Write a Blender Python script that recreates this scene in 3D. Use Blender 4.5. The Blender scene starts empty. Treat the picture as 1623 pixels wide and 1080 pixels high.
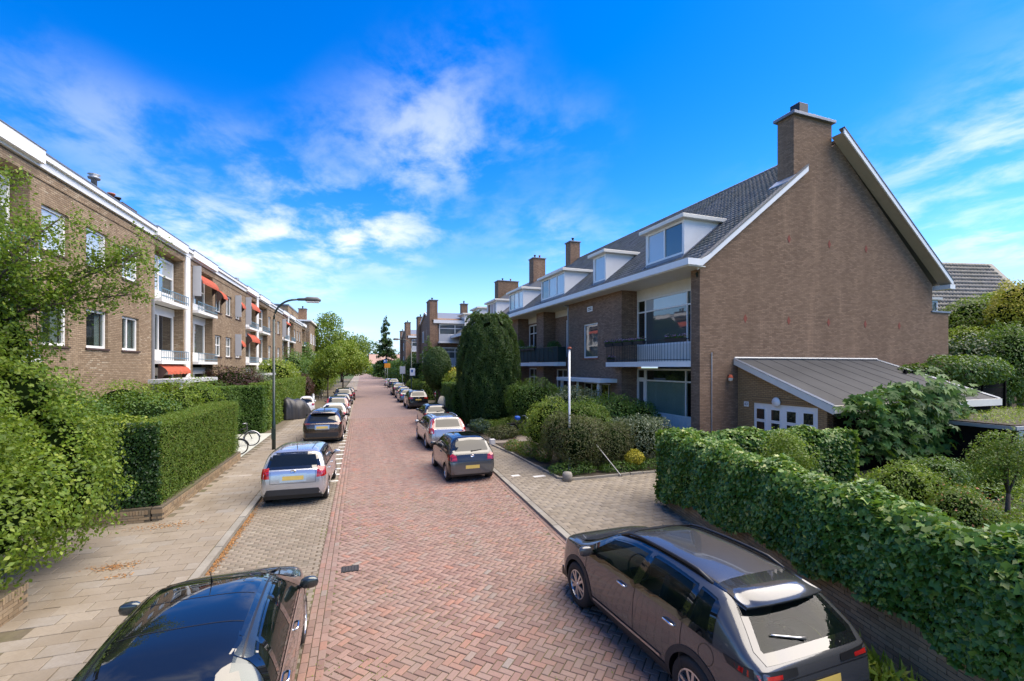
import bpy, bmesh, math, random
import numpy as np
from mathutils import Vector, Matrix
from mathutils.bvhtree import BVHTree
random.seed(7); RNG = np.random.default_rng(7)
R = math.radians
SC = bpy.context.scene
COL = SC.collection
# ------------------------------------------------------------------ camera
F_PX, CXP, HYP, CAM_H, VPX = 721.0, 811.5, 581.0, 3.9, 572.0
YAW = math.atan((CXP - VPX) / F_PX)
cam_d = bpy.data.cameras.new('camera'); cam = bpy.data.objects.new('camera', cam_d); COL.objects.link(cam)
cam.location = (0, 0, CAM_H); cam.rotation_euler = (R(90), 0, -YAW)
cam_d.sensor_width = 36; cam_d.lens = F_PX / 1623 * 36; cam_d.shift_y = (HYP - 540) / 1623
cam_d.clip_start = 0.05; cam_d.clip_end = 3000
SC.camera = cam
# ------------------------------------------------------------------ sky, sun, exposure
SUN_EL, SUN_AZ = R(60), R(101)          # azimuth measured from +Y towards +X
world = bpy.data.worlds.new('World'); SC.world = world; world.use_nodes = True
wn, wl = world.node_tree.nodes, world.node_tree.links
wn.clear()
def wnode(t, **k):
    n = wn.new(t)
    for a, b in k.items(): setattr(n, a, b)
    return n
w_out = wnode('ShaderNodeOutputWorld'); w_bg = wnode('ShaderNodeBackground'); w_bg.inputs[1].default_value = 0.132
sky = wnode('ShaderNodeTexSky', sky_type='NISHITA', sun_disc=False)
sky.sun_elevation = SUN_EL; sky.sun_rotation = SUN_AZ; sky.air_density = 1.0; sky.dust_density = 0.25; sky.ozone_density = 3.0; sky.altitude = 400
hsv = wnode('ShaderNodeHueSaturation'); hsv.inputs['Hue'].default_value = 0.509; hsv.inputs['Saturation'].default_value = 1.30; hsv.inputs['Value'].default_value = 0.74
tc = wnode('ShaderNodeTexCoord'); sep = wnode('ShaderNodeSeparateXYZ'); wl.new(tc.outputs['Generated'], sep.inputs[0])
def wmath(op, a, b=None, clamp=False):
    n = wnode('ShaderNodeMath', operation=op, use_clamp=clamp)
    for i, v in enumerate((a, b)):
        if v is None: continue
        if isinstance(v, (int, float)): n.inputs[i].default_value = v
        else: wl.new(v, n.inputs[i])
    return n.outputs[0]
zc = wmath('ADD', wmath('MAXIMUM', sep.outputs['Z'], 0.0), 0.16)
cu = wmath('DIVIDE', sep.outputs['X'], zc); cv = wmath('DIVIDE', sep.outputs['Y'], zc)
cmb = wnode('ShaderNodeCombineXYZ'); wl.new(cu, cmb.inputs[0]); wl.new(cv, cmb.inputs[1])
def wnoise(scale, loc, detail, rough, dist, rotz=0.0, stretch=(1, 1, 1)):
    m = wnode('ShaderNodeMapping'); m.inputs['Location'].default_value = loc; m.inputs['Rotation'].default_value = (0, 0, rotz); m.inputs['Scale'].default_value = stretch
    wl.new(cmb.outputs[0], m.inputs[0])
    n = wnode('ShaderNodeTexNoise'); n.inputs['Scale'].default_value = scale; n.inputs['Detail'].default_value = detail
    n.inputs['Roughness'].default_value = rough; n.inputs['Distortion'].default_value = dist
    wl.new(m.outputs[0], n.inputs['Vector']); return n.outputs[0]
def wramp(v, lo, hi):
    n = wnode('ShaderNodeMapRange', interpolation_type='SMOOTHSTEP'); n.inputs['From Min'].default_value = lo; n.inputs['From Max'].default_value = hi
    wl.new(v, n.inputs['Value']); return n.outputs[0]
CL_OFF = (1.9, 7.9, 0.0)
big = wramp(wnoise(0.55, CL_OFF, 2.0, 0.5, 0.2), 0.43, 0.68)
fine = wramp(wnoise(4.3, (1.3, 4.2, 2.0), 10.0, 0.58, 0.2, R(28), (1.0, 0.8, 1)), 0.38, 0.68)
cloud = wmath('MULTIPLY', wmath('MULTIPLY', big, fine), 0.78, True)
haze_f = wmath('SUBTRACT', 1.0, wramp(sep.outputs['Z'], -0.05, 0.30))
cmix = wnode('ShaderNodeMix', data_type='RGBA'); cmix.inputs['B'].default_value = (4.6, 4.65, 4.75, 1)
wl.new(cloud, cmix.inputs['Factor'])
gam = wnode('ShaderNodeGamma'); gam.inputs[1].default_value = 1.25; wl.new(sky.outputs[0], gam.inputs[0]); wl.new(gam.outputs[0], hsv.inputs['Color']); hmix = wnode('ShaderNodeMix', data_type='RGBA'); hmix.inputs['B'].default_value = (2.5, 3.5, 4.7, 1); wl.new(haze_f, hmix.inputs['Factor']); wl.new(hsv.outputs[0], hmix.inputs['A']); wl.new(hmix.outputs['Result'], cmix.inputs['A'])
wl.new(cmix.outputs['Result'], w_bg.inputs[0]); wl.new(w_bg.outputs[0], w_out.inputs[0])
sun_d = bpy.data.lights.new('sun', 'SUN'); sun = bpy.data.objects.new('sun', sun_d); COL.objects.link(sun)
sun_d.energy = 4.1; sun_d.angle = R(72); sun_d.color = (1.0, 0.88, 0.70)
sdir = Vector((math.sin(SUN_AZ) * math.cos(SUN_EL), math.cos(SUN_AZ) * math.cos(SUN_EL), math.sin(SUN_EL)))
sun.rotation_euler = sdir.to_track_quat('Z', 'Y').to_euler(); sun.location = sdir * 60
SC.view_settings.view_transform = 'Standard'; SC.view_settings.look = 'None'; SC.view_settings.gamma = 1
SC.view_settings.use_curve_mapping = False; SC.view_settings.exposure = 1.12
# ------------------------------------------------------------------ materials
MATS = {}
def nt(name):
    m = bpy.data.materials.new(name); m.use_nodes = True
    t = m.node_tree; b = t.nodes['Principled BSDF']; MATS[name] = m
    return m, t, b
def N(t, typ, **k):
    n = t.nodes.new(typ)
    for a, b in k.items():
        if a.startswith('i_'): n.inputs[a[2:].replace('_', ' ')].default_value = b
        else: setattr(n, a, b)
    return n
def mixcol(t, fac, a, b, blend='MIX'):
    n = t.nodes.new('ShaderNodeMix'); n.data_type = 'RGBA'; n.blend_type = blend
    for s, v in (('Factor', fac), ('A', a), ('B', b)):
        if isinstance(v, (int, float)): n.inputs[s].default_value = v
        elif isinstance(v, tuple): n.inputs[s].default_value = (*v[:3], 1)
        else: t.links.new(v, n.inputs[s])
    return n.outputs['Result']
def ramp(t, v, lo, hi, a=0.0, b=1.0):
    n = N(t, 'ShaderNodeMapRange'); n.inputs[1].default_value = lo; n.inputs[2].default_value = hi; n.inputs[3].default_value = a; n.inputs[4].default_value = b
    t.links.new(v, n.inputs[0]); return n.outputs[0]
def noise(t, scale, detail=4, rough=.55, coord='Object', dist=0.0):
    c = N(t, 'ShaderNodeTexCoord'); n = N(t, 'ShaderNodeTexNoise'); n.inputs['Scale'].default_value = scale; n.inputs['Detail'].default_value = detail
    n.inputs['Roughness'].default_value = rough; n.inputs['Distortion'].default_value = dist
    t.links.new(c.outputs[coord], n.inputs['Vector']); return n.outputs[0]
def rnd(t):
    """random number per loose piece, whether it is an object of its own or an island of a joined mesh"""
    g = N(t, 'ShaderNodeNewGeometry'); o = N(t, 'ShaderNodeObjectInfo')
    a = N(t, 'ShaderNodeMath', operation='ADD'); t.links.new(g.outputs['Random Per Island'], a.inputs[0]); t.links.new(o.outputs['Random'], a.inputs[1])
    f = N(t, 'ShaderNodeMath', operation='FRACT'); t.links.new(a.outputs[0], f.inputs[0]); return f.outputs[0]
def cramp(t, v, stops):
    n = N(t, 'ShaderNodeValToRGB'); e = n.color_ramp.elements
    while len(e) < len(stops): e.new(0.5)
    for k, (p, c) in enumerate(stops): e[k].position = p; e[k].color = (*c, 1)
    t.links.new(v, n.inputs[0]); return n.outputs[0]
def bump(t, b, h, strength=.3, dist=.01):
    n = N(t, 'ShaderNodeBump'); n.inputs['Strength'].default_value = strength; n.inputs['Distance'].default_value = dist
    t.links.new(h, n.inputs['Height']); t.links.new(n.outputs[0], b.inputs['Normal'])
def plain(name, col, rough=.6, metal=0.0, var=.12, scale=3.0, spec=None, coat=0.0, bmp=0.0):
    m, t, b = nt(name)
    n = noise(t, scale, 6)
    dark = tuple(c * (1 - var * 1.6) for c in col); lite = tuple(min(1, c * (1 + var)) for c in col)
    t.links.new(mixcol(t, n, dark, lite), b.inputs['Base Color'])
    b.inputs['Roughness'].default_value = rough; b.inputs['Metallic'].default_value = metal
    if spec is not None: b.inputs['Specular IOR Level'].default_value = spec
    b.inputs['Coat Weight'].default_value = coat; b.inputs['Coat Roughness'].default_value = .03
    if bmp: bump(t, b, noise(t, scale * 25, 4), bmp, .004)
    return m
def pieces(name, stops, rough=.85, grain=40., bmp=.35, stain=(.6, .5), stain_col=(.10, .085, .06), streak=0.0):
    """stone, brick, slab: one colour per piece, grain and large stains over it"""
    m, t, b = nt(name)
    c = cramp(t, rnd(t), stops)
    g = noise(t, grain, 6, .65, 'Object')
    c = mixcol(t, ramp(t, g, .3, .7, 0, .38), c, tuple(x * .45 for x in stops[len(stops) // 2][1]))
    pz = N(t, 'ShaderNodeNewGeometry'); nz = N(t, 'ShaderNodeTexNoise'); nz.inputs['Scale'].default_value = stain[0]; nz.inputs['Detail'].default_value = 7; nz.inputs['Roughness'].default_value = .65
    t.links.new(pz.outputs['Position'], nz.inputs['Vector'])
    c = mixcol(t, ramp(t, nz.outputs[0], .42, .72, 0, stain[1]), c, stain_col)
    if streak:
        mp = N(t, 'ShaderNodeMapping'); mp.inputs['Scale'].default_value = (1.5, .07, 1); t.links.new(pz.outputs['Position'], mp.inputs[0])
        n3 = N(t, 'ShaderNodeTexNoise'); n3.inputs['Scale'].default_value = 1.0; n3.inputs['Detail'].default_value = 5; t.links.new(mp.outputs[0], n3.inputs['Vector'])
        c = mixcol(t, ramp(t, n3.outputs[0], .45, .7, 0, streak), c, tuple(x * .55 for x in stops[len(stops) // 2][1]))
    t.links.new(c, b.inputs['Base Color']); b.inputs['Roughness'].default_value = rough
    bump(t, b, g, bmp, .004); return m
def wallbrick(name, c1, c2, mortar, patch=(.25, .2, .15), bw=.22, rh=.068, odd=None, squash=1.0):
    m, t, b = nt(name)
    tcn = N(t, 'ShaderNodeTexCoord'); sp = N(t, 'ShaderNodeSeparateXYZ'); t.links.new(tcn.outputs['Object'], sp.inputs[0])
    ad = N(t, 'ShaderNodeMath', operation='ADD'); t.links.new(sp.outputs[0], ad.inputs[0]); t.links.new(sp.outputs[1], ad.inputs[1])
    cb = N(t, 'ShaderNodeCombineXYZ'); t.links.new(ad.outputs[0], cb.inputs[0]); t.links.new(sp.outputs[2], cb.inputs[1])
    br = N(t, 'ShaderNodeTexBrick'); br.inputs['Scale'].default_value = 1; br.inputs['Brick Width'].default_value = bw; br.inputs['Row Height'].default_value = rh
    br.inputs['Mortar Size'].default_value = .009; br.inputs['Mortar Smooth'].default_value = .25; br.inputs['Bias'].default_value = 0.0
    br.inputs['Color1'].default_value = (*c1, 1); br.inputs['Color2'].default_value = (*c2, 1); br.inputs['Mortar'].default_value = (*mortar, 1)
    t.links.new(cb.outputs[0], br.inputs['Vector'])
    c = br.outputs[0]
    if odd:                                    # scattered pale bricks
        b2 = N(t, 'ShaderNodeTexBrick'); 
        for k in ('Scale', 'Brick Width', 'Row Height', 'Mortar Size', 'Mortar Smooth'): b2.inputs[k].default_value = br.inputs[k].default_value
        b2.inputs['Color1'].default_value = (0, 0, 0, 1); b2.inputs['Color2'].default_value = (1, 1, 1, 1); b2.inputs['Mortar'].default_value = (0, 0, 0, 1); b2.inputs['Bias'].default_value = -.2
        t.links.new(cb.outputs[0], b2.inputs['Vector'])
        big = noise(t, .55, 5, .6)
        msk = N(t, 'ShaderNodeMath', operation='MULTIPLY'); t.links.new(ramp(t, b2.outputs[0], .55, .75), msk.inputs[0]); t.links.new(ramp(t, big, .48, .62), msk.inputs[1])
        c = mixcol(t, msk.outputs[0], c, odd)
    n1 = noise(t, .35, 7, .62); c = mixcol(t, ramp(t, n1, .4, .75, 0, .55), c, patch)
    n2 = noise(t, 14, 5, .6); c = mixcol(t, ramp(t, n2, .35, .7, 0, .35), c, tuple(x * .5 for x in c1))
    mp = N(t, 'ShaderNodeMapping'); mp.inputs['Scale'].default_value = (1.1, 1.1, .10); t.links.new(tcn.outputs['Object'], mp.inputs[0])
    n3 = N(t, 'ShaderNodeTexNoise'); n3.inputs['Scale'].default_value = 1.0; n3.inputs['Detail'].default_value = 6; n3.inputs['Roughness'].default_value = .6; t.links.new(mp.outputs[0], n3.inputs['Vector'])
    c = mixcol(t, ramp(t, n3.outputs[0], .46, .72, 0, .32), c, tuple(x * .65 for x in c1)); c = mixcol(t, ramp(t, n3.outputs[0], .30, .42, .35, 0), c, tuple(min(1, x * 1.25) for x in c2))
    t.links.new(c, b.inputs['Base Color']); b.inputs['Roughness'].default_value = .9; b.inputs['Specular IOR Level'].default_value = .25
    inv = N(t, 'ShaderNodeMath', operation='SUBTRACT'); inv.inputs[0].default_value = 1; t.links.new(br.outputs['Fac'], inv.inputs[1])
    bump(t, b, inv.outputs[0], .9, .02); return m
def leafmat(name, stops, trans=.35, rough=.5, clump=.5, spec=.35):
    m, t, b = nt(name)
    c = cramp(t, rnd(t), stops)
    pz = N(t, 'ShaderNodeNewGeometry'); nz = N(t, 'ShaderNodeTexNoise'); nz.inputs['Scale'].default_value = 1.1; nz.inputs['Detail'].default_value = 3
    t.links.new(pz.outputs['Position'], nz.inputs['Vector'])
    mid = stops[len(stops) // 2][1]
    c = mixcol(t, ramp(t, nz.outputs[0], .35, .7, 0, clump), c, tuple(x * .55 for x in mid))
    t.links.new(c, b.inputs['Base Color']); b.inputs['Roughness'].default_value = rough; b.inputs['Specular IOR Level'].default_value = spec
    tr = N(t, 'ShaderNodeBsdfTranslucent'); t.links.new(mixcol(t, .5, c, (.20, .30, .02)), tr.inputs[0])
    mx = N(t, 'ShaderNodeMixShader'); mx.inputs[0].default_value = trans
    t.links.new(b.outputs[0], mx.inputs[1]); t.links.new(tr.outputs[0], mx.inputs[2])
    t.links.new(mx.outputs[0], t.nodes['Material Output'].inputs[0]); return m
def glassmat(name, tint=(.05, .06, .06), clear=.5, rough=.02, refl=1.0, coat=.5):
    m, t, b = nt(name)
    b.inputs['Base Color'].default_value = (*tint, 1); b.inputs['Roughness'].default_value = rough; b.inputs['IOR'].default_value = 1.5
    b.inputs['Specular IOR Level'].default_value = min(1, refl); b.inputs['Coat Weight'].default_value = coat; b.inputs['Coat Roughness'].default_value = .01
    n = noise(t, 1.3, 2); bump(t, b, n, .04, .05)
    if clear > 0:
        tr = N(t, 'ShaderNodeBsdfTransparent'); tr.inputs[0].default_value = (.78, .84, .82, 1)
        fr = N(t, 'ShaderNodeLayerWeight'); pw_ = N(t, 'ShaderNodeMath', operation='POWER'); pw_.inputs[1].default_value = 4.0; t.links.new(fr.outputs['Facing'], pw_.inputs[0])
        s = N(t, 'ShaderNodeMath', operation='MULTIPLY_ADD', use_clamp=True); s.inputs[1].default_value = .8; s.inputs[2].default_value = 1 - clear
        t.links.new(pw_.outputs[0], s.inputs[0])
        mx = N(t, 'ShaderNodeMixShader'); t.links.new(s.outputs[0], mx.inputs[0])
        t.links.new(tr.outputs[0], mx.inputs[1]); t.links.new(b.outputs[0], mx.inputs[2]); t.links.new(mx.outputs[0], t.nodes['Material Output'].inputs[0])
    return m
def carpaint(name, col, metal=.4, rough=.22):
    m, t, b = nt(name)
    n = noise(t, 2.2, 5); fl = noise(t, 900, 2)
    c = mixcol(t, ramp(t, n, .35, .75, 0, .25), col, tuple(x * .8 + .02 for x in col))
    c = mixcol(t, ramp(t, fl, .45, .7, 0, .25), c, tuple(min(1, x * 1.5 + .03) for x in col))
    t.links.new(c, b.inputs['Base Color']); b.inputs['Metallic'].default_value = metal; b.inputs['Roughness'].default_value = rough
    b.inputs['Coat Weight'].default_value = 1.0
    t.links.new(ramp(t, noise(t, 7, 6, .7), .4, .75, .01, .06), b.inputs['Coat Roughness']); return m
# ------------------------------------------------------------------ mesh helpers
class MB:
    def __init__(s): s.v = []; s.f = []
    def add(s, vs, fs):
        o = len(s.v); s.v += [tuple(p) for p in vs]; s.f += [tuple(i + o for i in q) for q in fs]; return s
    def box(s, x0, x1, y0, y1, z0, z1):
        return s.add([(x0, y0, z0), (x1, y0, z0), (x1, y1, z0), (x0, y1, z0), (x0, y0, z1), (x1, y0, z1), (x1, y1, z1), (x0, y1, z1)],
                     [(0, 3, 2, 1), (4, 5, 6, 7), (0, 1, 5, 4), (1, 2, 6, 5), (2, 3, 7, 6), (3, 0, 4, 7)])
    def prism(s, poly, h, axis='z', base=0.0):
        """extrude a 2-D polygon; axis z: poly (x,y); axis y: poly (x,z); axis x: poly (y,z)"""
        n = len(poly)
        def P(a, b, c): return (a, b, c) if axis == 'z' else ((a, c, b) if axis == 'y' else (c, a, b))
        vs = [P(a, b, base) for a, b in poly] + [P(a, b, base + h) for a, b in poly]
        fs = [tuple(range(n))[::-1], tuple(range(n, 2 * n))] + [(i, (i + 1) % n, n + (i + 1) % n, n + i) for i in range(n)]
        return s.add(vs, fs)
    def tube(s, path, r, n=8, cap=True):
        path = [Vector(p) for p in path]; rs = r if isinstance(r, (list, tuple)) else [r] * len(path)
        vs, fs = [], []
        up = Vector((0, 0, 1))
        for i, p in enumerate(path):
            d = (path[min(i + 1, len(path) - 1)] - path[max(i - 1, 0)]).normalized()
            a = d.cross(up if abs(d.z) < .95 else Vector((1, 0, 0))).normalized(); b = a.cross(d).normalized()
            for k in range(n):
                t = 2 * math.pi * k / n; vs.append(p + (a * math.cos(t) + b * math.sin(t)) * rs[i])
        for i in range(len(path) - 1):
            for k in range(n): fs.append((i * n + k, i * n + (k + 1) % n, (i + 1) * n + (k + 1) % n, (i + 1) * n + k))
        if cap: fs += [tuple(range(n))[::-1], tuple(range((len(path) - 1) * n, len(path) * n))]
        return s.add(vs, fs)
    def lathe(s, prof, n=16, c=(0, 0, 0), axis='z'):
        vs, fs = [], []
        for r, h in prof:
            for k in range(n):
                t = 2 * math.pi * k / n; a, b = r * math.cos(t), r * math.sin(t)
                p = (a, b, h) if axis == 'z' else ((a, h, b) if axis == 'y' else (h, a, b))
                vs.append((p[0] + c[0], p[1] + c[1], p[2] + c[2]))
        for i in range(len(prof) - 1):
            for k in range(n): fs.append((i * n + k, i * n + (k + 1) % n, (i + 1) * n + (k + 1) % n, (i + 1) * n + k))
        return s.add(vs, fs)
    def mesh(s, name, mat=None, smooth=False):
        me = bpy.data.meshes.new(name); me.from_pydata(s.v, [], s.f); 
        if mat: me.materials.append(MATS[mat])
        if smooth:
            for p in me.polygons: p.use_smooth = True
        me.update(); return me
    def build(s, name, mat, parent=None, smooth=False, bevel=0.0, loc=None, rotz=0):
        bm = None
        me = s.mesh(name, mat, smooth)
        if bevel or True:
            bm = bmesh.new(); bm.from_mesh(me)
            bmesh.ops.recalc_face_normals(bm, faces=bm.faces)
            if bevel: bmesh.ops.bevel(bm, geom=list(bm.edges), offset=bevel, segments=1, affect='EDGES', clamp_overlap=True)
            bm.to_mesh(me); bm.free()
        return link(name, me, parent, loc, rotz)
def link(name, me, parent=None, loc=None, rotz=0, auto=True):
    o = bpy.data.objects.new(name, me); COL.objects.link(o)
    if parent: o.parent = parent
    if loc is not None: o.location = loc
    if rotz: o.rotation_euler = (0, 0, rotz)
    return o
def empty(name, loc, rotz=0):
    o = bpy.data.objects.new(name, None); COL.objects.link(o); o.location = loc; o.rotation_euler = (0, 0, rotz); o.empty_display_size = .2
    return o
def tag(o, label=None, cat=None, group=None, kind=None):
    if label: o['label'] = label
    if cat: o['category'] = cat
    if group: o['group'] = group
    if kind: o['kind'] = kind
    return o
def thing(name, label, cat, loc=(0, 0, 0), rotz=0, group=None):
    return tag(empty(name, loc, rotz), label, cat, group)
def copy_tree(o, parent=None):
    c = o.copy(); COL.objects.link(c); c.parent = parent
    for ch in list(o.children): copy_tree(ch, c)
    return c
def npmesh(name, V, Fq, mat, smooth=False):
    """fast mesh from arrays; Fq is (n,3) or (n,4)"""
    V = np.asarray(V, np.float32); Fq = np.asarray(Fq, np.int32); k = Fq.shape[1]
    me = bpy.data.meshes.new(name); me.vertices.add(len(V)); me.vertices.foreach_set('co', V.ravel())
    me.loops.add(Fq.size); me.loops.foreach_set('vertex_index', Fq.ravel())
    me.polygons.add(len(Fq)); me.polygons.foreach_set('loop_start', np.arange(0, Fq.size, k, dtype=np.int32)); me.polygons.foreach_set('loop_total', np.full(len(Fq), k, np.int32))
    if smooth: me.polygons.foreach_set('use_smooth', np.ones(len(Fq), bool))
    me.materials.append(MATS[mat]); me.update(calc_edges=True); return me
# pixel of the photograph -> ground point; pixel -> point at a given Y
def ray(px, py):
    l = (px - CXP) / F_PX; u = (HYP - py) / F_PX
    return (l * math.cos(YAW) + math.sin(YAW), -l * math.sin(YAW) + math.cos(YAW), u)
def gpt(px, py, z=0.0):
    x, y, u = ray(px, py); t = (z - CAM_H) / u; return (x * t, y * t)
def ypt(px, py, Y):
    x, y, u = ray(px, py); t = Y / y; return (x * t, Y, CAM_H + u * t)
def proj(X, Y, Z):
    d = X * math.sin(YAW) + Y * math.cos(YAW); l = X * math.cos(YAW) - Y * math.sin(YAW)
    d = max(d, 1e-3)
    return (CXP + F_PX * l / d, HYP - F_PX * (Z - CAM_H) / d, d)
def inview(X, Y, Z, m=20):
    a, b, d = proj(X, Y, Z); return d > .3 and -m < a < 1623 + m and -m < b < 1080 + m
# ================================================================== GROUND
pieces('road_brick', [(0, (.185, .105, .083)), (.25, (.25, .148, .117)), (.5, (.30, .188, .15)), (.72, (.25, .172, .14)), (.92, (.325, .155, .105)), (1, (.255, .22, .19))], .8, 30, .5, (.45, .7), (.20, .15, .112), .35)
pieces('parking_brick', [(0, (.165, .14, .105)), (.3, (.21, .175, .13)), (.6, (.245, .205, .155)), (.85, (.20, .16, .12)), (1, (.28, .245, .19))], .88, 30, .4, (.6, .5), (.15, .115, .075))
pieces('slab_concrete', [(0, (.215, .18, .135)), (.35, (.245, .205, .155)), (.7, (.27, .23, .175)), (.97, (.245, .22, .185)), (1, (.36, .315, .26))], .9, 22, .45, (.9, .85), (.165, .13, .085))
pieces('paver_tan', [(0, (.185, .155, .115)), (.35, (.235, .20, .15)), (.7, (.27, .23, .175)), (1, (.225, .195, .155))], .9, 26, .35, (.5, .55), (.17, .135, .09))
pieces('kerb_concrete', [(0, (.24, .225, .19)), (.6, (.30, .28, .24)), (1, (.26, .235, .19))], .9, 18, .4, (1.2, .6), (.13, .11, .08))
pieces('white_brick', [(0, (.62, .60, .55)), (1, (.74, .72, .68))], .8, 30, .3, (2, .4), (.35, .32, .27))
def dirtmat(name, c1, c2, c3, s=9.):
    m, t, b = nt(name); n = noise(t, s, 8, .65); n2 = noise(t, .8, 5)
    c = mixcol(t, ramp(t, n, .35, .65), c1, c2); c = mixcol(t, ramp(t, n2, .48, .68, 0, .9), c, c3)
    t.links.new(c, b.inputs['Base Color']); b.inputs['Roughness'].default_value = .95; bump(t, b, n, .5, .01)
dirtmat('joint_dirt', (.06, .045, .03), (.12, .09, .055), (.095, .105, .025))
dirtmat('joint_slab', (.085, .068, .045), (.13, .105, .07), (.085, .085, .03))
dirtmat('soil', (.035, .026, .017), (.06, .045, .028), (.04, .05, .018), 6)
dirtmat('lawn', (.035, .06, .015), (.06, .10, .02), (.05, .06, .02), 5)
plain('drain_iron', (.02, .018, .016), .7, var=.4, scale=20); plain('drain_bar', (.06, .05, .042), .6, .3, .3)
def farroad(name, c1, c2, sc):
    m, t, b = nt(name); tcn = N(t, 'ShaderNodeTexCoord'); br = N(t, 'ShaderNodeTexBrick')
    mp = N(t, 'ShaderNodeMapping'); mp.inputs['Rotation'].default_value = (0, 0, R(45)); t.links.new(tcn.outputs['Object'], mp.inputs[0]); t.links.new(mp.outputs[0], br.inputs['Vector'])
    br.inputs['Scale'].default_value = 1; br.inputs['Brick Width'].default_value = sc; br.inputs['Row Height'].default_value = sc / 2; br.inputs['Mortar Size'].default_value = .008
    br.inputs['Color1'].default_value = (*c1, 1); br.inputs['Color2'].default_value = (*c2, 1); br.inputs['Mortar'].default_value = (.10, .07, .05, 1)
    n = noise(t, .5, 7); c = mixcol(t, ramp(t, n, .42, .7, 0, .5), br.outputs[0], tuple(x * .7 + .03 for x in c1))
    t.links.new(c, b.inputs['Base Color']); b.inputs['Roughness'].default_value = .85; bump(t, b, noise(t, 30), .3, .01)
farroad('road_far', (.215, .145, .12), (.275, .19, .16), .2)
farroad('pavement_far', (.24, .20, .155), (.30, .255, .20), .3)
XL_KERB, XL_ROAD = -2.78, -0.76
_kr = [(-6, 4.0), (0, 4.15), (9.5, 4.37), (16, 4.62), (24, 4.97), (36, 5.4), (48, 5.75), (62, 6.1), (95, 6.6), (400, 8)]
def XR(y): return float(np.interp(y, [a for a, _ in _kr], [b for _, b in _kr]))
def sheet(name, poly, z, mat):
    return MB().add([(x, y, z) for x, y in poly], [tuple(range(len(poly)))]).build(name, mat)
def struct(o, label=None): 
    o['kind'] = 'structure'
    if label: o['label'] = label
    return o
struct(sheet('ground', [(-900, -300), (900, -300), (900, 1500), (-900, 1500)], -0.16, 'lawn'), 'grassy ground under the whole street')
SPLIT = 36.0
def rightedge(y0, y1, off=0.0):
    ys = [y0] + [a for a, _ in _kr if y0 < a < y1] + [y1]
    return [(XR(y) + off, y) for y in ys]
road = struct(sheet('road', [(XL_ROAD, -6)] + rightedge(-6, SPLIT) + [(XL_ROAD, SPLIT)], -0.010, 'joint_dirt'), 'road bed of red brick laid in herringbone')
struct(sheet('road_far_end', [(XL_ROAD, SPLIT)] + rightedge(SPLIT, 330) + [(-0.3, 330)], -0.004, 'road_far'), 'distant stretch of the red brick road')
# one paver mesh per size
def paver_mesh(name, L, W, h, mat, ch=.006):
    a, b = L / 2, W / 2; c, d = a - ch, b - ch
    v = [(-a, -b, -h), (a, -b, -h), (a, b, -h), (-a, b, -h), (-a, -b, -ch), (a, -b, -ch), (a, b, -ch), (-a, b, -ch), (-c, -d, 0), (c, -d, 0), (c, d, 0), (-c, d, 0)]
    f = [(8, 9, 10, 11)] + [(i, (i + 1) % 4, 4 + (i + 1) % 4, 4 + i) for i in range(4)] + [(4 + i, 4 + (i + 1) % 4, 8 + (i + 1) % 4, 8 + i) for i in range(4)]
    m = MB(); m.add(v, f); return m, m.mesh(name, mat)
def lay(name, parent, spots, L, W, h, z, mat, nparts=290, tilt=.006, dz=.0025, stuffname=None):
    """spots: (x, y, angle). The nearest in view become objects, the rest one joined mesh"""
    m, me = paver_mesh(name, L, W, h, mat)
    S = []
    for x, y, a in spots:
        vis = inview(x, y, z, 10); d = math.hypot(x, y)
        S.append((0 if vis else 1, d, x, y, a))
    S.sort()
    rest = []
    for k, (o_, d, x, y, a) in enumerate(S):
        tx, ty, zz = random.gauss(0, tilt), random.gauss(0, tilt), z + random.uniform(-dz, dz)
        a += random.gauss(0, .012)
        if k < nparts and o_ == 0:
            o = link(name, me, parent); o.location = (x, y, zz); o.rotation_euler = (tx, ty, a)
        else: rest.append((x, y, zz, tx, ty, a))
    if rest:
        Vb = np.array(m.v); Fb = np.array(m.f)
        A = np.array(rest); c, s = np.cos(A[:, 5]), np.sin(A[:, 5])
        X = Vb[None, :, 0] * c[:, None] - Vb[None, :, 1] * s[:, None] + A[:, 0, None]
        Y = Vb[None, :, 0] * s[:, None] + Vb[None, :, 1] * c[:, None] + A[:, 1, None]
        Z = Vb[None, :, 2] + A[:, 2, None] + Vb[None, :, 1] * A[:, 3, None] - Vb[None, :, 0] * A[:, 4, None]
        V = np.stack([X, Y, Z], -1).reshape(-1, 3)
        Fq = (Fb[None] + (np.arange(len(rest)) * len(Vb))[:, None, None]).reshape(-1, 4)
        o = link(stuffname or name, npmesh(name, V, Fq, mat), parent); o['kind'] = 'stuff'
# herringbone at 45 degrees
bl, bw = .208, .104
sp = []
c45 = math.cos(R(45))
NN = 260
for i in range(-NN, NN):
    for j in range(-NN, NN):
        # classic herringbone lattice with unit w: horizontal brick at (i + j... )
        u0, v0 = (i * 1 + j * 2) * bw, (i * 1 - j * 2) * bw
        for (du, dv, ang) in ((bw, bw / 2, 0.0), (bw / 2 + 0 * bw, bw * 2, R(90))):
            u, v = u0 + du, v0 + dv
            x = (u + v) * c45 + 1.8; y = (v - u) * c45 + 15
            if y < 2.2 or y > SPLIT: continue
            if x < XL_ROAD + .30 or x > XR(y) - .20: continue
            sp.append((x, y, ang - R(45)))
lay('brick', road, sp, bl - .012, bw - .012, .04, 0.0, 'road_brick', 290, .010, .003)
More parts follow.
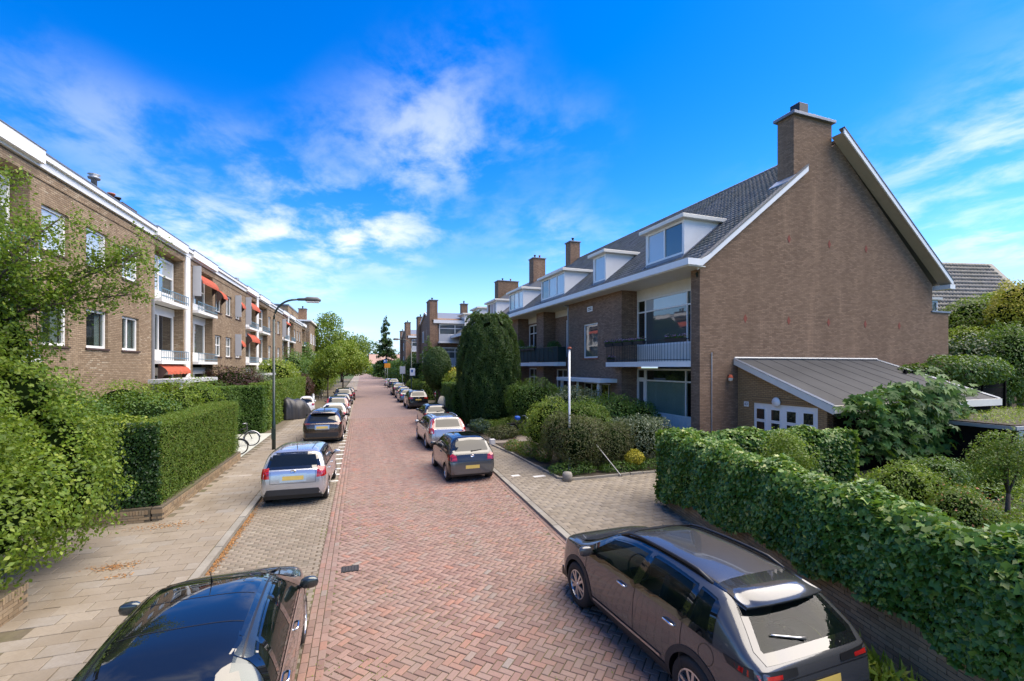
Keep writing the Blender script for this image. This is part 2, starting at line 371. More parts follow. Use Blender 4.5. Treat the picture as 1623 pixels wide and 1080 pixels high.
# edge courses of the road, laid lengthwise
sp = []
for r in range(3):
    y = 2.2 + (r % 2) * .1
    while y < SPLIT: sp.append((XL_ROAD + .05 + r * .105, y, R(90))); y += .212
for r in range(2):
    y = 2.2 + (r % 2) * .1
    while y < SPLIT: sp.append((XR(y) - .05 - r * .105, y, R(90) - .035)); y += .212
lay('edge_brick', road, sp, .2, .095, .04, 0.001, 'road_brick', 120)
# parking strip
park = struct(sheet('parking_strip', [(XL_KERB, -6), (XL_ROAD, -6), (XL_ROAD, SPLIT), (XL_KERB, SPLIT)], -0.010, 'joint_dirt'), 'parking strip of tan brick beside the road')
struct(sheet('parking_strip_far_end', [(XL_KERB, SPLIT), (XL_ROAD, SPLIT), (-0.3, 330), (-2.3, 330)], -0.004, 'pavement_far'), 'distant end of the tan parking strip')
sp = []; row = 0; y = 2.2
while y < SPLIT:
    x = XL_KERB + .02 + .1 + (row % 2) * .104 - .0
    while x < XL_ROAD - .10: sp.append((x, y, 0)); x += .208
    y += .105; row += 1
lay('paver', park, sp, .198, .096, .04, 0.0, 'parking_brick', 290)
hp = [(XL_KERB + .062, 2.2 + .105 * (2 * k + 1), 0) for k in range(160)] + [(XL_ROAD - .055, 2.2 + .105 * 2 * k, 0) for k in range(160)]
lay('half_paver', park, hp, .094, .096, .04, 0.0, 'parking_brick', 60)
wm = paver_mesh('white_paver', .30, .16, .03, 'white_brick')[1]
for k in range(14):
    o = link('white_paver', wm, park); o.location = (XL_ROAD - .12, 16.6 + k * .98, .007); o.rotation_euler = (0, 0, random.gauss(0, .03))
# left kerb, pavement and side entrance
kz = .085
kb = struct(sheet('kerb', [(XL_KERB - .16, -6), (XL_KERB, -6), (XL_KERB, 160), (XL_KERB - .16, 160)], kz - .03, 'joint_slab'), 'low concrete kerb between pavement and parking strip')
kme = MB().box(-.075, .075, -.49, .49, -.2, 0).mesh('kerb_stone', 'kerb_concrete')
for k in range(48):
    o = link('kerb_stone', kme, kb); o.location = (XL_KERB - .078, 2.6 + k * 1.0, kz + random.uniform(-.004, .004)); o.rotation_euler = (random.gauss(0, .003), 0, random.gauss(0, .003))
pv = struct(sheet('pavement', [(-9.2, -6), (XL_KERB - .155, -6), (XL_KERB - .155, 150), (-9.2, 150)], kz - .012, 'joint_slab'), 'pavement of weathered concrete slabs')
sp = []; row = 0; y = 2.6
while y < 40:
    x = XL_KERB - .17 - .225 - (row % 2) * .225
    while x > (-4.75 if not 8.4 < y < 13.3 else -8.6): sp.append((x, y, 0)); x -= .45
    y += .303; row += 1
lay('slab', pv, sp, .438, .292, .05, kz, 'slab_concrete', 295, .008, .004)
lay('half_slab', pv, [(XL_KERB - .17 - .112, 2.6 + .303 * (2 * k + 1), 0) for k in range(60)], .212, .292, .05, kz, 'slab_concrete', 40, .008, .004)
# right kerb, pavement, drive
kz2 = .07
kb2 = struct(sheet('kerb_opposite', [(x, y) for x, y in rightedge(-6, 150)] + [(x, y) for x, y in rightedge(-6, 150, .13)][::-1], kz2 - .03, 'joint_slab'), 'low dark kerb between road and garden pavement')
for k in range(44):
    y = 2.6 + k * 1.0; a = math.atan2(XR(y + .5) - XR(y - .5), 1)
    o = link('kerb_stone', kme, kb2); o.location = (XR(y) + .07, y, kz2 + random.uniform(-.004, .004)); o.rotation_euler = (0, 0, -a)
pv2 = struct(sheet('pavement_opposite', [(x, y) for x, y in rightedge(-6, 150, .125)] + [(30, 150), (30, -6)], kz2 - .012, 'joint_slab'), 'tan paved footway and drive beside the ivy wall')
sp = []; row = 0; y = 2.4
while y < 34:
    x = XR(y) + .16 + .15 + (row % 2) * .15
    xm = 6.4 if y > 14.0 else (16.0 if y > 10.6 else 7.9)
    while x < xm: sp.append((x, y, 0)); x += .302
    y += .202; row += 1
lay('paver', pv2, sp, .292, .193, .05, kz2, 'paver_tan', 295, .008, .003)
lay('half_paver', pv2, [(XR(2.4 + .202 * (2 * k + 1)) + .235, 2.4 + .202 * (2 * k + 1), 0) for k in range(75)], .14, .193, .05, kz2, 'paver_tan', 40, .008, .003)
for (x, y, w) in ((5.15, 15.1, .3), (5.9, 14.75, .45)):
    o = link('white_paver', wm, pv2); o.location = (x, y, kz2 + .006); o.scale = (w / .3, 1.2, 1); o.rotation_euler = (0, 0, .1)

dcx, dcy = gpt(555, 902); dc = MB()
dco = MB().box(dcx - .16, dcx + .16, dcy - .13, dcy + .13, -.02, .009).build('drain_cover', 'drain_iron', road)
for k in range(5): MB().box(dcx - .13 + k * .055, dcx - .10 + k * .055, dcy - .10, dcy + .10, .0095, .013).build('drain_bar', 'drain_bar', dco)
# ================================================================== BUILDING KIT
wallbrick('brick_brown', (.20, .122, .074), (.35, .225, .142), (.14, .105, .074), (.28, .18, .112))
wallbrick('brick_red_brown', (.26, .155, .098), (.44, .28, .18), (.12, .092, .07), (.20, .14, .09))
wallbrick('brick_yellow', (.36, .215, .095), (.46, .29, .135), (.12, .085, .055), (.36, .25, .13), bw=.22, rh=.075)
wallbrick('brick_tan', (.24, .165, .10), (.43, .32, .205), (.17, .13, .09), (.26, .19, .125), odd=(.50, .42, .30))
wallbrick('brick_tan_plain', (.245, .170, .105), (.33, .24, .15), (.17, .13, .09), (.26, .19, .125))
plain('white_paint', (.78, .77, .73), .45, var=.06); plain('cream_paint', (.70, .67, .58), .5, var=.08)
plain('grey_zinc', (.36, .38, .40), .45, .5, .15); plain('black_paint', (.012, .012, .013), .5, var=.3)
plain('soffit_tan', (.44, .37, .27), .7, var=.1); plain('roof_felt', (.05, .05, .05), .85, var=.4, scale=.7, bmp=.4)
plain('black_board', (.010, .009, .008), .95, var=.3, spec=.1); plain('red_brick', (.24, .06, .035), .85, var=.25, scale=12)
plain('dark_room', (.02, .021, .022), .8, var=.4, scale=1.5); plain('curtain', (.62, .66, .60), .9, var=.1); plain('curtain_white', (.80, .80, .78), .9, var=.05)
plain('rail_iron', (.018, .016, .015), .5, var=.2); plain('blue_rail', (.10, .20, .27), .5, var=.15); plain('canvas_green', (.012, .03, .026), .8, var=.3, scale=8)
plain('awning_orange', (.40, .075, .03), .85, var=.25, scale=4); plain('awning_brown', (.07, .04, .032), .9, var=.3, scale=6); plain('shutter_grey', (.46, .47, .48), .5, var=.06)
plain('terracotta', (.35, .12, .06), .8, var=.2); plain('lead_grey', (.20, .22, .25), .5, .4, .2)
pieces('roof_tile', [(0, (.085, .083, .08)), (.4, (.145, .14, .135)), (.75, (.21, .20, .185)), (1, (.14, .12, .10))], .6, 25, .3, (.35, .7), (.12, .115, .06))
glassmat('glass_dark', (.012, .015, .016), 0, .02); glassmat('glass_clear', (.02, .025, .025), .88, .02); glassmat('glass_pale', (.42, .46, .48), 0, .03)  # pale pane colour: painted sky reflection upstairs left, white curtains in dormers
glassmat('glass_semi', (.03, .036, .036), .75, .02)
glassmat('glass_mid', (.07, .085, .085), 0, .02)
def hexa(mb, P, a0, a1, z0, z1, n0, n1):
    v = [P(a0, z0, n0), P(a1, z0, n0), P(a1, z0, n1), P(a0, z0, n1), P(a0, z1, n0), P(a1, z1, n0), P(a1, z1, n1), P(a0, z1, n1)]
    mb.add(v, [(0, 3, 2, 1), (4, 5, 6, 7), (0, 1, 5, 4), (1, 2, 6, 5), (2, 3, 7, 6), (3, 0, 4, 7)]); return mb
def frame_of(O, ad, nd):
    O, ad, nd = Vector(O), Vector(ad), Vector(nd)
    return lambda a, z, n: tuple(O + ad * a + nd * n + Vector((0, 0, z)))
def wall(name, parent, P, a0, a1, z0, z1, holes, mat, thick=.3, edges=True):
    A = sorted({a0, a1, *[h[0] for h in holes], *[h[1] for h in holes]}); Z = sorted({z0, z1, *[h[2] for h in holes], *[h[3] for h in holes]})
    mb = MB()
    for i in range(len(A) - 1):
        for j in range(len(Z) - 1):
            ca, cz = (A[i] + A[i + 1]) / 2, (Z[j] + Z[j + 1]) / 2
            if any(h[0] < ca < h[1] and h[2] < cz < h[3] for h in holes): continue
            mb.add([P(A[i], Z[j], 0), P(A[i + 1], Z[j], 0), P(A[i + 1], Z[j + 1], 0), P(A[i], Z[j + 1], 0)], [(0, 1, 2, 3)])
    def ring(b0, b1, c0, c1):
        q = [(b0, c0), (b1, c0), (b1, c1), (b0, c1)]
        for k in range(4):
            (x, y), (u, v) = q[k], q[(k + 1) % 4]
            mb.add([P(x, y, 0), P(u, v, 0), P(u, v, -thick), P(x, y, -thick)], [(0, 1, 2, 3)])
    for h in holes: ring(*h)
    if edges: ring(a0, a1, z0, z1)
    return mb.build(name, mat, parent)
def window(parent, P, a0, a1, z0, z1, cols=(), rows=(), fw=.07, glass='glass_dark', n=-.10, name='window', mat='white_paint', sill=None, cells=None, skip=(), proud=.05):
    """frame (proud of the pane) with one pane per light; cols, rows: positions of mullions and transoms"""
    mb = MB(); d = .06
    for (x0, x1, y0, y1) in ((a0, a1, z0, z0 + fw), (a0, a1, z1 - fw, z1), (a0, a0 + fw, z0 + fw, z1 - fw), (a1 - fw, a1, z0 + fw, z1 - fw)): hexa(mb, P, x0, x1, y0, y1, n - d, n + proud)
    m = fw * .8
    for c in cols: hexa(mb, P, c - m / 2, c + m / 2, z0 + fw, z1 - fw, n - d, n + proud - .004)
    for r in rows: hexa(mb, P, a0 + fw, a1 - fw, r - m / 2, r + m / 2, n - d, n + proud - .008)
    w = mb.build(name, mat, parent)
    A = [a0 + fw * .5, *cols, a1 - fw * .5]; Z = [z0 + fw * .5, *rows, z1 - fw * .5]
    for i in range(len(A) - 1):
        for j in range(len(Z) - 1):
            g = glass
            if cells and (i, j) in cells: g = cells[(i, j)]
            p = MB(); hexa(p, P, A[i], A[i + 1], Z[j], Z[j + 1], n - .012, n); p.build('pane', g, w)
    if sill: 
        s = MB(); hexa(s, P, a0 - .06, a1 + .06, z0 - .07, z0 - .003, n - d, .05); s.build('sill', sill, w)
    return w
def curtain_mesh(P, a0, a1, z0, z1, n, mat, parent, wave=.18, amp=.03):
    k = max(8, int((a1 - a0) / (wave / 6))); vs, fs = [], []
    for i in range(k + 1):
        a = a0 + (a1 - a0) * i / k; o = amp * math.sin(2 * math.pi * a / wave) + amp * .4 * math.sin(a * 17.3)
        vs += [P(a, z0, n + o), P(a, z1, n + o)]
    for i in range(k): fs.append((2 * i, 2 * i + 2, 2 * i + 3, 2 * i + 1))
    return MB().add(vs, fs).build('curtain', mat, parent, smooth=True)
def tile_mb():
    pr = [(0, .004), (.05, .030), (.105, .038), (.16, .018), (.205, .003), (.252, .008)]
    L, th = .40, .022; vs = []
    for (u, h) in pr: vs += [(u, 0, h * 1.25 + .030), (u, L, h * 1.25 - .010), (u, 0, h * 1.25 - .004)]
    fs = []
    for i in range(len(pr) - 1):
        a, b = 3 * i, 3 * i + 3; fs += [(a, b, b + 1, a + 1), (a, a + 2, b + 2, b)]
    return MB().add(vs, fs)
def tiles(parent, O, sdir, edir, ndir, ns, nr, skip=None, mat='roof_tile', nparts=295, cam_world=None, pw=.25, pl=.335, name='roof_tile'):
    """pantiles: O eave corner, sdir along the eave, edir up the slope, ndir out of the roof"""
    m = tile_mb(); me = m.mesh(name, mat, True)
    sd, ed, nd = Vector(sdir), Vector(edir), Vector(ndir); O = Vector(O)
    L = []
    for r in range(nr):
        for c in range(ns):
            if skip and skip(c * pw, r * pl): continue
            p = O + sd * (c * pw + random.gauss(0, .002)) + ed * (r * pl + random.gauss(0, .004)) + nd * random.uniform(0, .004)
            L.append((p, random.gauss(0, .01)))
    if cam_world is not None: L.sort(key=lambda q: ((cam_world @ q[0]) - cam.location).length)
    Mr = Matrix((sd, ed, nd)).transposed()
    rest = L
    if nparts:
        for p, j in L[:nparts]:
            o = link(name, me, parent); o.matrix_local = Matrix.Translation(p) @ (Mr @ Matrix.Rotation(j, 3, 'Y')).to_4x4()
        rest = L[nparts:]
    if rest:
        Vb = np.array(m.v); Fb = np.array(m.f); Mn = np.array(Mr)
        base = Vb @ Mn.T; Pn = np.array([tuple(p) for p, _ in rest]); jit = np.array([j for _, j in rest])
        V = base[None] + Pn[:, None, :] + (Vb[None, :, 0, None] - .12) * jit[:, None, None] * np.array(tuple(nd))[None, None, :]
        Fq = (Fb[None] + (np.arange(len(rest)) * len(Vb))[:, None, None]).reshape(-1, 4)
        o = link(name, npmesh(name, V.reshape(-1, 3), Fq, mat, True), parent); o['kind'] = 'stuff'
def chimney(parent, x0, x1, y0, y1, z0, z1, mat, cap='lead_grey', pots=((.5, .5),), name='chimney'):
    c = MB().box(x0, x1, y0, y1, z0, z1).build(name, mat, parent)
    MB().box(x0 - .1, x1 + .1, y0 - .1, y1 + .1, z1 + .001, z1 + .11).build('chimney_cap', cap, c, bevel=.01)
    for k, (u, v) in enumerate(pots):
        x, y = x0 + (x1 - x0) * u, y0 + (y1 - y0) * v
        MB().lathe([(0, z1 + .11), (.11, z1 + .11), (.10, z1 + .5), (.15, z1 + .5), (.15, z1 + .56), (0, z1 + .58)], 10, (x, y, 0)).build('chimney_pot', 'black_paint' if k % 2 == 0 else 'terracotta', c, True)
    return c
# ================================================================== CORNER HOUSE (x into the house, y along the street)
RA = R(1.70); RC = (13.77, 15.95)
SL = .786; ANG = math.atan(SL); EAVE = 8.42; RID_T, RID_Z = 8.4, EAVE + SL * 8.4
ROW_END = 27.6
def rz0(t): return EAVE + SL * t + .075
ha = thing('corner_house', 'brown brick corner house with big windowless gable and tall chimney', 'house', (RC[0], RC[1], 0), RA)
hb = thing('terraced_house', 'brown brick house behind the clipped yew with dark green balcony screen', 'house', (RC[0], RC[1], 0), RA)
HW = Matrix.Translation((RC[0], RC[1], 0)) @ Matrix.Rotation(RA, 4, 'Z')
# gable
g = [(0, 0), (17.45, 0), (17.45, 6.87), (16.0, 6.87), (16.0, 8.35), (8.4, 14.86), (0, 8.28)]
MB().prism(g, .53, 'y', 0).build('gable_wall', 'brick_brown', ha)
MB().box(15.9, 17.56, -.06, .56, 6.872, 6.96).build('ledge', 'lead_grey', ha)
for (t, z) in [(2.55 + 2.66 * k, 6.04) for k in range(5)] + [(5.23, 9.86), (7.92, 9.86), (10.59, 9.86)]:
    MB().prism([(t - .11, z), (t, z - .2), (t + .11, z), (t, z + .2)], .02, 'y', -.012).build('diamond_brick', 'red_brick', ha)
MB().box(0.6, .63, -.05, -.02, .3, 4.5).build('drain_pipe', 'grey_zinc', ha)
wl_ = MB().lathe([(0, .12), (.05, .12), (.11, .0), (.12, -.02)], 12, (1.57, -.13, 3.42)).build('wall_lamp', 'awning_orange', ha, True)
MB().lathe([(.10, -.02), (.09, -.14), (0, -.17)], 12, (1.57, -.13, 3.42)).build('lamp_glass', 'cream_paint', wl_, True)
MB().box(1.54, 1.60, -.09, .0, 3.46, 3.52).build('lamp_bracket', 'rail_iron', wl_)
# chimney on the gable
MB().box(5.54, 8.09, -.003, .86, 12.6, 15.75).build('chimney', 'brick_brown', ha)
ch = MB().box(5.40, 8.23, -.14, 1.0, 15.751, 15.90).build('chimney_cap', 'lead_grey', ha, bevel=.015)
MB().box(6.1, 6.7, .15, .65, 16.06, 16.55).build('cowl', 'black_paint', ch, bevel=.02); MB().box(6.3, 6.5, .3, .5, 15.9, 16.06).build('flue', 'grey_zinc', ch)
MB().lathe([(0, 15.9), (.1, 15.9), (.1, 16.1), (.2, 16.12), (.2, 16.18), (0, 16.2)], 12, (7.2, .4, 0)).build('flue_cap', 'black_paint', ch, True)
MB().prism([(5.05, rz0(5.05)), (5.53, rz0(5.53)), (5.53, rz0(5.53) + .05), (5.05, rz0(5.05) + .05)], 1.05, 'y', -.12).build('chimney_flashing', 'grey_zinc', ch)
# roof slopes
nf = Vector((-math.sin(ANG), 0, math.cos(ANG))); ef = Vector((math.cos(ANG), 0, math.sin(ANG)))
def rz(t): return EAVE + SL * t
def slope_poly(mb, t0, t1, s0, s1, th=.16, side=1):
    if side > 0: q = [(t0, rz(t0)), (t1, rz(t1)), (t1, rz(t1) - th), (t0, rz(t0) - th)]
    else: q = [(t, 2 * RID_Z - rz(t) - d) for t, d in ((t0, 0), (t1, 0), (t1, th), (t0, th))]
    return mb.prism(q, s1 - s0, 'y', s0)
def roof(parent, s0, s1, name='roof'):
    m = MB(); slope_poly(m, -.25, 5.53, s0 + (-.10 if s0 == 0 else 0), s1, .12); slope_poly(m, 5.531, RID_T, s0 + (.87 if s0 == 0 else 0), s1, .12)
    return m.build(name, 'roof_tile', parent)
ra = roof(ha, 0, 12.4); rb = roof(hb, 12.401, ROW_END)
m = MB(); slope_poly(m, RID_T - .02, 16.65, -.54, 12.4, .14, -1); m.build('rear_roof', 'roof_tile', ha)
m = MB(); slope_poly(m, RID_T - .02, 16.9, 12.401, ROW_END, .14, -1); m.build('rear_roof', 'roof_tile', hb)
# rear verge: white board and tan soffit
def vergeR(n0, n1, s0, s1): return [(t, 2 * RID_Z - rz(t) - d) for t, d in ((8.1, n0), (16.7, n0), (16.7, n1), (8.1, n1))], s0, s1
for nm, n0, n1, s0, s1, mt in (('barge_board', -.02, .24, -.60, -.541, 'white_paint'), ('verge_soffit', .145, .19, -.54, .0, 'soffit_tan'), ('verge_tiles', -.09, -.025, -.62, -.35, 'roof_tile')):
    q, a, b = vergeR(n0, n1, s0, s1); MB().prism(q, b - a, 'y', a).build(nm, mt, ha)
MB().box(16.4, 16.85, -.60, .2, 8.1, 8.33).build('gutter_end', 'white_paint', ha)
# front verge
def vergeF(n0, n1): return [(t, rz(t) - d) for t, d in ((-.25, n0), (6.3, n0), (6.3, n1), (-.25, n1))]
MB().prism(vergeF(.0, .24), .06, 'y', -.165).build('barge_board', 'white_paint', ha)
MB().prism(vergeF(-.10, -.02), .25, 'y', -.19).build('verge_tiles', 'roof_tile', ha)
# eaves: fascia, soffit, gutter
for par, s0, s1 in ((ha, -.35, 12.4), (hb, 12.402, ROW_END + .2)):
    MB().box(-.98, -.90, s0, s1, 8.12, 8.40).build('fascia', 'white_paint', par)
    MB().box(-.9, -.22, s0 + .003, s1, 8.355, 8.385).build('gutter_bed', 'lead_grey', par)
    MB().box(-.897, 1.15, s0 + .003 if s0 > 0 else .535, s1, 8.08, 8.118).build('soffit', 'cream_paint', par)
    if s0 < 0: MB().box(-.897, -.01, -.345, .534, 8.08, 8.118).build('soffit_end', 'cream_paint', par)
MB().prism([(-.97, 8.125), (-.2, 8.125), (.25, 8.6), (.2, 8.64), (-.25, 8.40), (-.97, 8.395)], .05, 'y', -.401).build('eave_end_board', 'white_paint', ha)
# dormers
DORM = [(2.11, 5.08, 2, ha), (9.12, 10.65, 1, ha), (14.8, 19.1, 3, hb), (23.2, 26.9, 3, hb)]
def dormer(par, s0, s1, n):
    tf, zb, zt = 1.0, rz(1.0) + .06, 10.98; tb = (zt + .02 - EAVE) / SL
    d = MB().prism([(tf, zb - .25), (tf, zt), (tb, zt)], .06, 'y', s0).build('dormer', 'white_paint', par)
    MB().prism([(tf, zb - .25), (tf, zt), (tb, zt)], .06, 'y', s1 - .06).build('dormer_cheek', 'white_paint', d)
    MB().box(tf - .28, tb + .1, s0 - .25, s1 + .25, zt + .001, zt + .19).build('dormer_roof', 'cream_paint', d, bevel=.015)
    MB().box(tf - .20, tb + .2, s0 - .18, s1 + .18, zt + .192, zt + .215).build('dormer_felt', 'lead_grey', d)
    P = frame_of((tf, 0, 0), (0, 1, 0), (-1, 0, 0))
    hexa(MB(), P, s0 + .061, s1 - .061, zb - .25, zb + .06, -.3, .02).build('dormer_apron', 'lead_grey', d)
    w = (s1 - s0 - .14)
    gl = ['glass_pale', 'glass_pale', 'glass_mid', 'glass_pale']
    window(d, P, s0 + .062, s1 - .062, zb + .062, zt - .002, [s0 + .07 + w * k / n for k in range(1, n)], fw=.11, n=-.07, name='dormer_window', cells={(k, 0): gl[(k + n) % 3] for k in range(n)})
    # lead soaker beside the cheek
    for s in (s0 - .09, s1 + .005):
        MB().prism([(tf - .2, rz(tf - .2) + .03), (tb, rz(tb) + .03), (tb, rz(tb) + .085), (tf - .2, rz(tf - .2) + .085)], .085, 'y', s).build('soaker', 'lead_grey', d)
for s0, s1, n, par in DORM: dormer(par, s0, s1, n)
def skip_tile(base):
    def f(c, r):
        s = base + c + .12; t = -.3 + (r + .2) * math.cos(ANG)
        if t > 5.3 and s < .95: return True
        for a, b, n, p in DORM:
            if a - .12 < s < b + .12 and .75 < t < 3.35: return True
        return False
    return f
O1 = Vector((-.30, -.12, rz(-.30) + .012)); tiles(ha, O1, (0, 1, 0), ef, nf, 50, 33, skip_tile(-.12), cam_world=HW)
O2 = Vector((-.30, 12.40, rz(-.30) + .012)); tiles(hb, O2, (0, 1, 0), ef, nf, 61, 33, skip_tile(12.4), cam_world=HW, nparts=150)
rm = MB().lathe([(.13, 0), (.14, .38)], 10, axis='y').mesh('ridge_tile', 'roof_tile', True)
for k in range(71):
    s = 1.0 + k * .375; o = link('ridge_tile', rm, ha if s < 12.3 else hb); o.location = (RID_T, s, RID_Z - .02)
# front: recess with glazing, brick bay, balcony
PF = frame_of((0, 0, 0), (0, 1, 0), (-1, 0, 0)); PRc = frame_of((1.0, 0, 0), (0, 1, 0), (-1, 0, 0))
MB().box(1.0, 1.28, .531, 5.88, 7.56, 8.08).build('lintel_beam', 'cream_paint', ha)
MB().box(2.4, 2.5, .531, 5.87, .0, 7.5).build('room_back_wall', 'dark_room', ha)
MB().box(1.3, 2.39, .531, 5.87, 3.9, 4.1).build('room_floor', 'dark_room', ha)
# upper glazing
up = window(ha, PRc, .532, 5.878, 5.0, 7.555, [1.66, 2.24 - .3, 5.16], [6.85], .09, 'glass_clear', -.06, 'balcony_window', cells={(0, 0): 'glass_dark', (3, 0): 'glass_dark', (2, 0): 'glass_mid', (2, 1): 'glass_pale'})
MB().box(1.02, 1.10, .532, 5.878, 4.12, 4.998).build('window_panel', 'cream_paint', ha)
lo = window(ha, PRc, .532, 5.16, 1.42, 3.78, [1.6, 2.24 - .2], [3.15], .09, 'glass_clear', -.06, 'garden_window', cells={(0, 0): 'glass_dark', (0, 1): 'glass_dark', (2, 1): 'glass_dark'})
curtain_mesh(PRc, 2.05, 5.1, 1.45, 3.12, -.17, 'curtain', lo)
MB().box(1.02, 1.10, .532, 5.155, .0, 1.418).build('window_panel', 'cream_paint', ha)
for k in range(26): MB().box(1.005, 1.0195, .56 + k * .178, .725 + k * .178, .3, 1.40).build('panel_board', 'white_paint', ha)
dr = window(ha, PRc, 5.165, 5.878, .95, 3.20, [], [], .13, 'glass_mid', -.05, 'garden_door'); 
hexa(MB(), PRc, 5.165, 5.878, .3, .948, -.11, -.0).build('door_panel', 'white_paint', dr)
hexa(MB(), PRc, 5.22, 5.26, 1.85, 2.05, .0, .05).build('handle', 'rail_iron', dr)
window(ha, PRc, 5.165, 5.878, 3.202, 3.78, [], [], .09, 'glass_dark', -.06, 'fanlight')
# brick bay
wall('bay_wall', ha, PF, 5.88, 12.4, 0, 8.08, [(8.41, 10.17, 4.42, 6.56), (7.0, 10.9, .3, 2.9)], 'brick_red_brown', 1.05)
window(ha, PF, 8.412, 10.168, 4.422, 6.558, fw=.09, glass='glass_mid', n=-.12, sill='terracotta')
vn = MB(); hexa(vn, PF, 9.0, 9.62, 7.30, 7.60, -.02, .03); v_ = vn.build('vent', 'white_paint', ha)
for k in range(2): hexa(MB(), PF, 9.1, 9.5, 7.38 + k * .1, 7.43 + k * .1, .031, .036).build('vent_slot', 'black_paint', v_)
MB().box(-1.15, .0, 6.3, 11.7, 2.98, 3.20).build('canopy', 'white_paint', ha, bevel=.01)
for s in (6.8, 9.2, 11.4): MB().box(-.95, -.85, s, s + .1, 0, 2.979).build('canopy_post', 'white_paint', ha)
for k, s in enumerate((7.0, 9.0)):
    window(ha, PF, s + .01, s + 1.88, 1.3, 2.89, [s + .94], [], .1, 'glass_dark', -.5, 'front_door'); hexa(MB(), PF, s + .01, s + 1.88, .3, 1.298, -.56, -.46).build('door_panel', 'dark_room', ha)
MB().box(-.05, -.0, 12.2, 12.27, 0, 8.1).build('rain_pipe', 'grey_zinc', ha); MB().box(-.35, -.02, 12.1, 12.3, 7.95, 8.07).build('pipe_bend', 'grey_zinc', ha)
MB().tube([(.05, .12, 8.08), (-.05, .14, 7.9), (.04, .16, 7.75)], .05, 8).build('pipe_bend', 'canvas_green', ha, True)
# near balcony
bal = [(1.0, .535), (-.02, .535), (-.62, 1.9), (-.62, 6.5), (-.003, 6.5), (-.003, 5.877), (1.0, 5.877)]
slab = MB().prism(bal, .25, 'z', 3.88).build('balcony_slab', 'white_paint', ha)
def rail_path(path, z0, z1, step, mat, par, r=.009, knob=False):
    top = MB(); 
    for (a, b) in zip(path[:-1], path[1:]):
        a, b = Vector((*a, 0)), Vector((*b, 0)); L = (b - a).length
        for z in (z0 + .08, z1): top.tube([a + Vector((0, 0, z)), b + Vector((0, 0, z))], .018, 6)
        for k in range(int(L / step) + 1):
            p = a + (b - a) * min(1, k * step / L)
            mb = MB().tube([p + Vector((0, 0, z0)), p + Vector((0, 0, z1 - .015))], r, 5)
            mb.build('baluster', mat, par)
    top.build('rail', mat, par)
rail_path([(-.03, .56), (-.58, 1.9), (-.58, 6.46), (-.05, 6.46)], 4.13, 5.12, .15, 'rail_iron', slab)
# house behind the yew
PRb = PRc
holes = [(12.9, 14.6, 4.6, 7.3), (17.9, 21.85, 4.2, 7.5), (23.7, 26.8, 4.6, 7.3), (14.2, 16.2, .6, 3.7), (17.7, 21.8, .6, 3.75), (23.7, 26.8, .6, 3.7)]
wall('front_wall', hb, PRb, 12.402, ROW_END, 0, 7.62, holes, 'brick_red_brown', .35)
MB().box(1.0, 1.3, 12.402, ROW_END, 7.622, 8.08).build('lintel_beam', 'cream_paint', hb)
for h in holes:
    n = max(1, round((h[1] - h[0]) / 1.1)); w = (h[1] - h[0]) / n
    window(hb, PRb, h[0] + .002, h[1] - .002, h[2] + .002, h[3] - .002, [h[0] + w * k for k in range(1, n)], [h[3] - .75], .1, 'glass_dark', -.10, cells={(k, 1): 'glass_mid' for k in range(0, n, 2)} | {(1, 0): 'glass_mid'})
for s0, s1 in ((16.4, 17.75), (21.9, 23.4)): MB().box(.0, .999, s0, s1, 0, 8.08).build('brick_pier', 'brick_red_brown', hb)
MB().box(15.9, 16.2, ROW_END - .3, ROW_END, 0, 8.3).build('rear_corner', 'brick_brown', hb)
MB().prism([(0, 0), (16.8, 0), (16.8, 8.2), (8.4, 14.8), (0, 8.2)], .3, 'y', ROW_END - .31).build('party_wall', 'brick_brown', hb)
chimney(hb, 7.5, 8.6, 26.4, 27.5, 13.8, 16.75, 'brick_red_brown', pots=((.5, .5),))
sb = MB().box(-.62, .0, 12.6, 21.5, 3.93, 4.2).build('balcony_slab', 'white_paint', hb)
MB().box(-.60, -.57, 12.62, 21.48, 4.24, 5.24).build('balcony_screen', 'canvas_green', sb)
MB().box(-.56, -.02, 12.62, 12.65, 4.24, 5.24).build('balcony_screen', 'canvas_green', sb)
for k in range(12): MB().box(-.625, -.602, 12.62 + k * .8, 12.66 + k * .8, 4.22, 5.26).build('screen_post', 'rail_iron', sb)
MB().box(-.63, -.56, 12.6, 21.5, 5.241, 5.28).build('rail', 'rail_iron', sb)
# ================================================================== ANNEXE with sloping felt roof
an = thing('annexe', 'yellow brick lean-to garage with sloping grey felt roof against gable', 'garage', (RC[0], RC[1], 0), RA)
T0, T1, SB = 2.1, 11.9, -4.2
PA = frame_of((T0, 0, 0), (0, 1, 0), (-1, 0, 0))
def az(s): return 4.22 + (s) * (4.22 - 2.50) / 4.35
m = MB()
# side wall with door opening (s -3.66..-.83, z to 2.36)
A = [SB, -3.66, -.83, -.02]
m.prism([(SB, 0), (-3.66, 0), (-3.66, az(-3.66) - .02), (SB, az(SB) - .02)], .22, 'x', T0).prism([(-3.659, 2.36), (-.831, 2.36), (-.831, az(-.83) - .02), (-3.659, az(-3.66) - .02)], .22, 'x', T0).prism([(-.83, 0), (-.02, 0), (-.02, az(0) - .03), (-.83, az(-.83) - .02)], .22, 'x', T0)
m.build('side_wall', 'brick_yellow', an)
sm = MB().box(-.004, .006, -.032, .032, 0, .24).mesh('soldier_brick', 'brick_yellow')
for k in range(38): o = link('soldier_brick', sm, an); o.location = (T0 - .008, -3.62 + k * .076, 2.37)
gd = thing_d = MB(); 
gdo = MB().box(T0 + .05, T0 + .13, -3.655, -.835, .15, 2.355).build('garage_door', 'white_paint', an)
PD = frame_of((T0 + .05, 0, 0), (0, 1, 0), (-1, 0, 0))
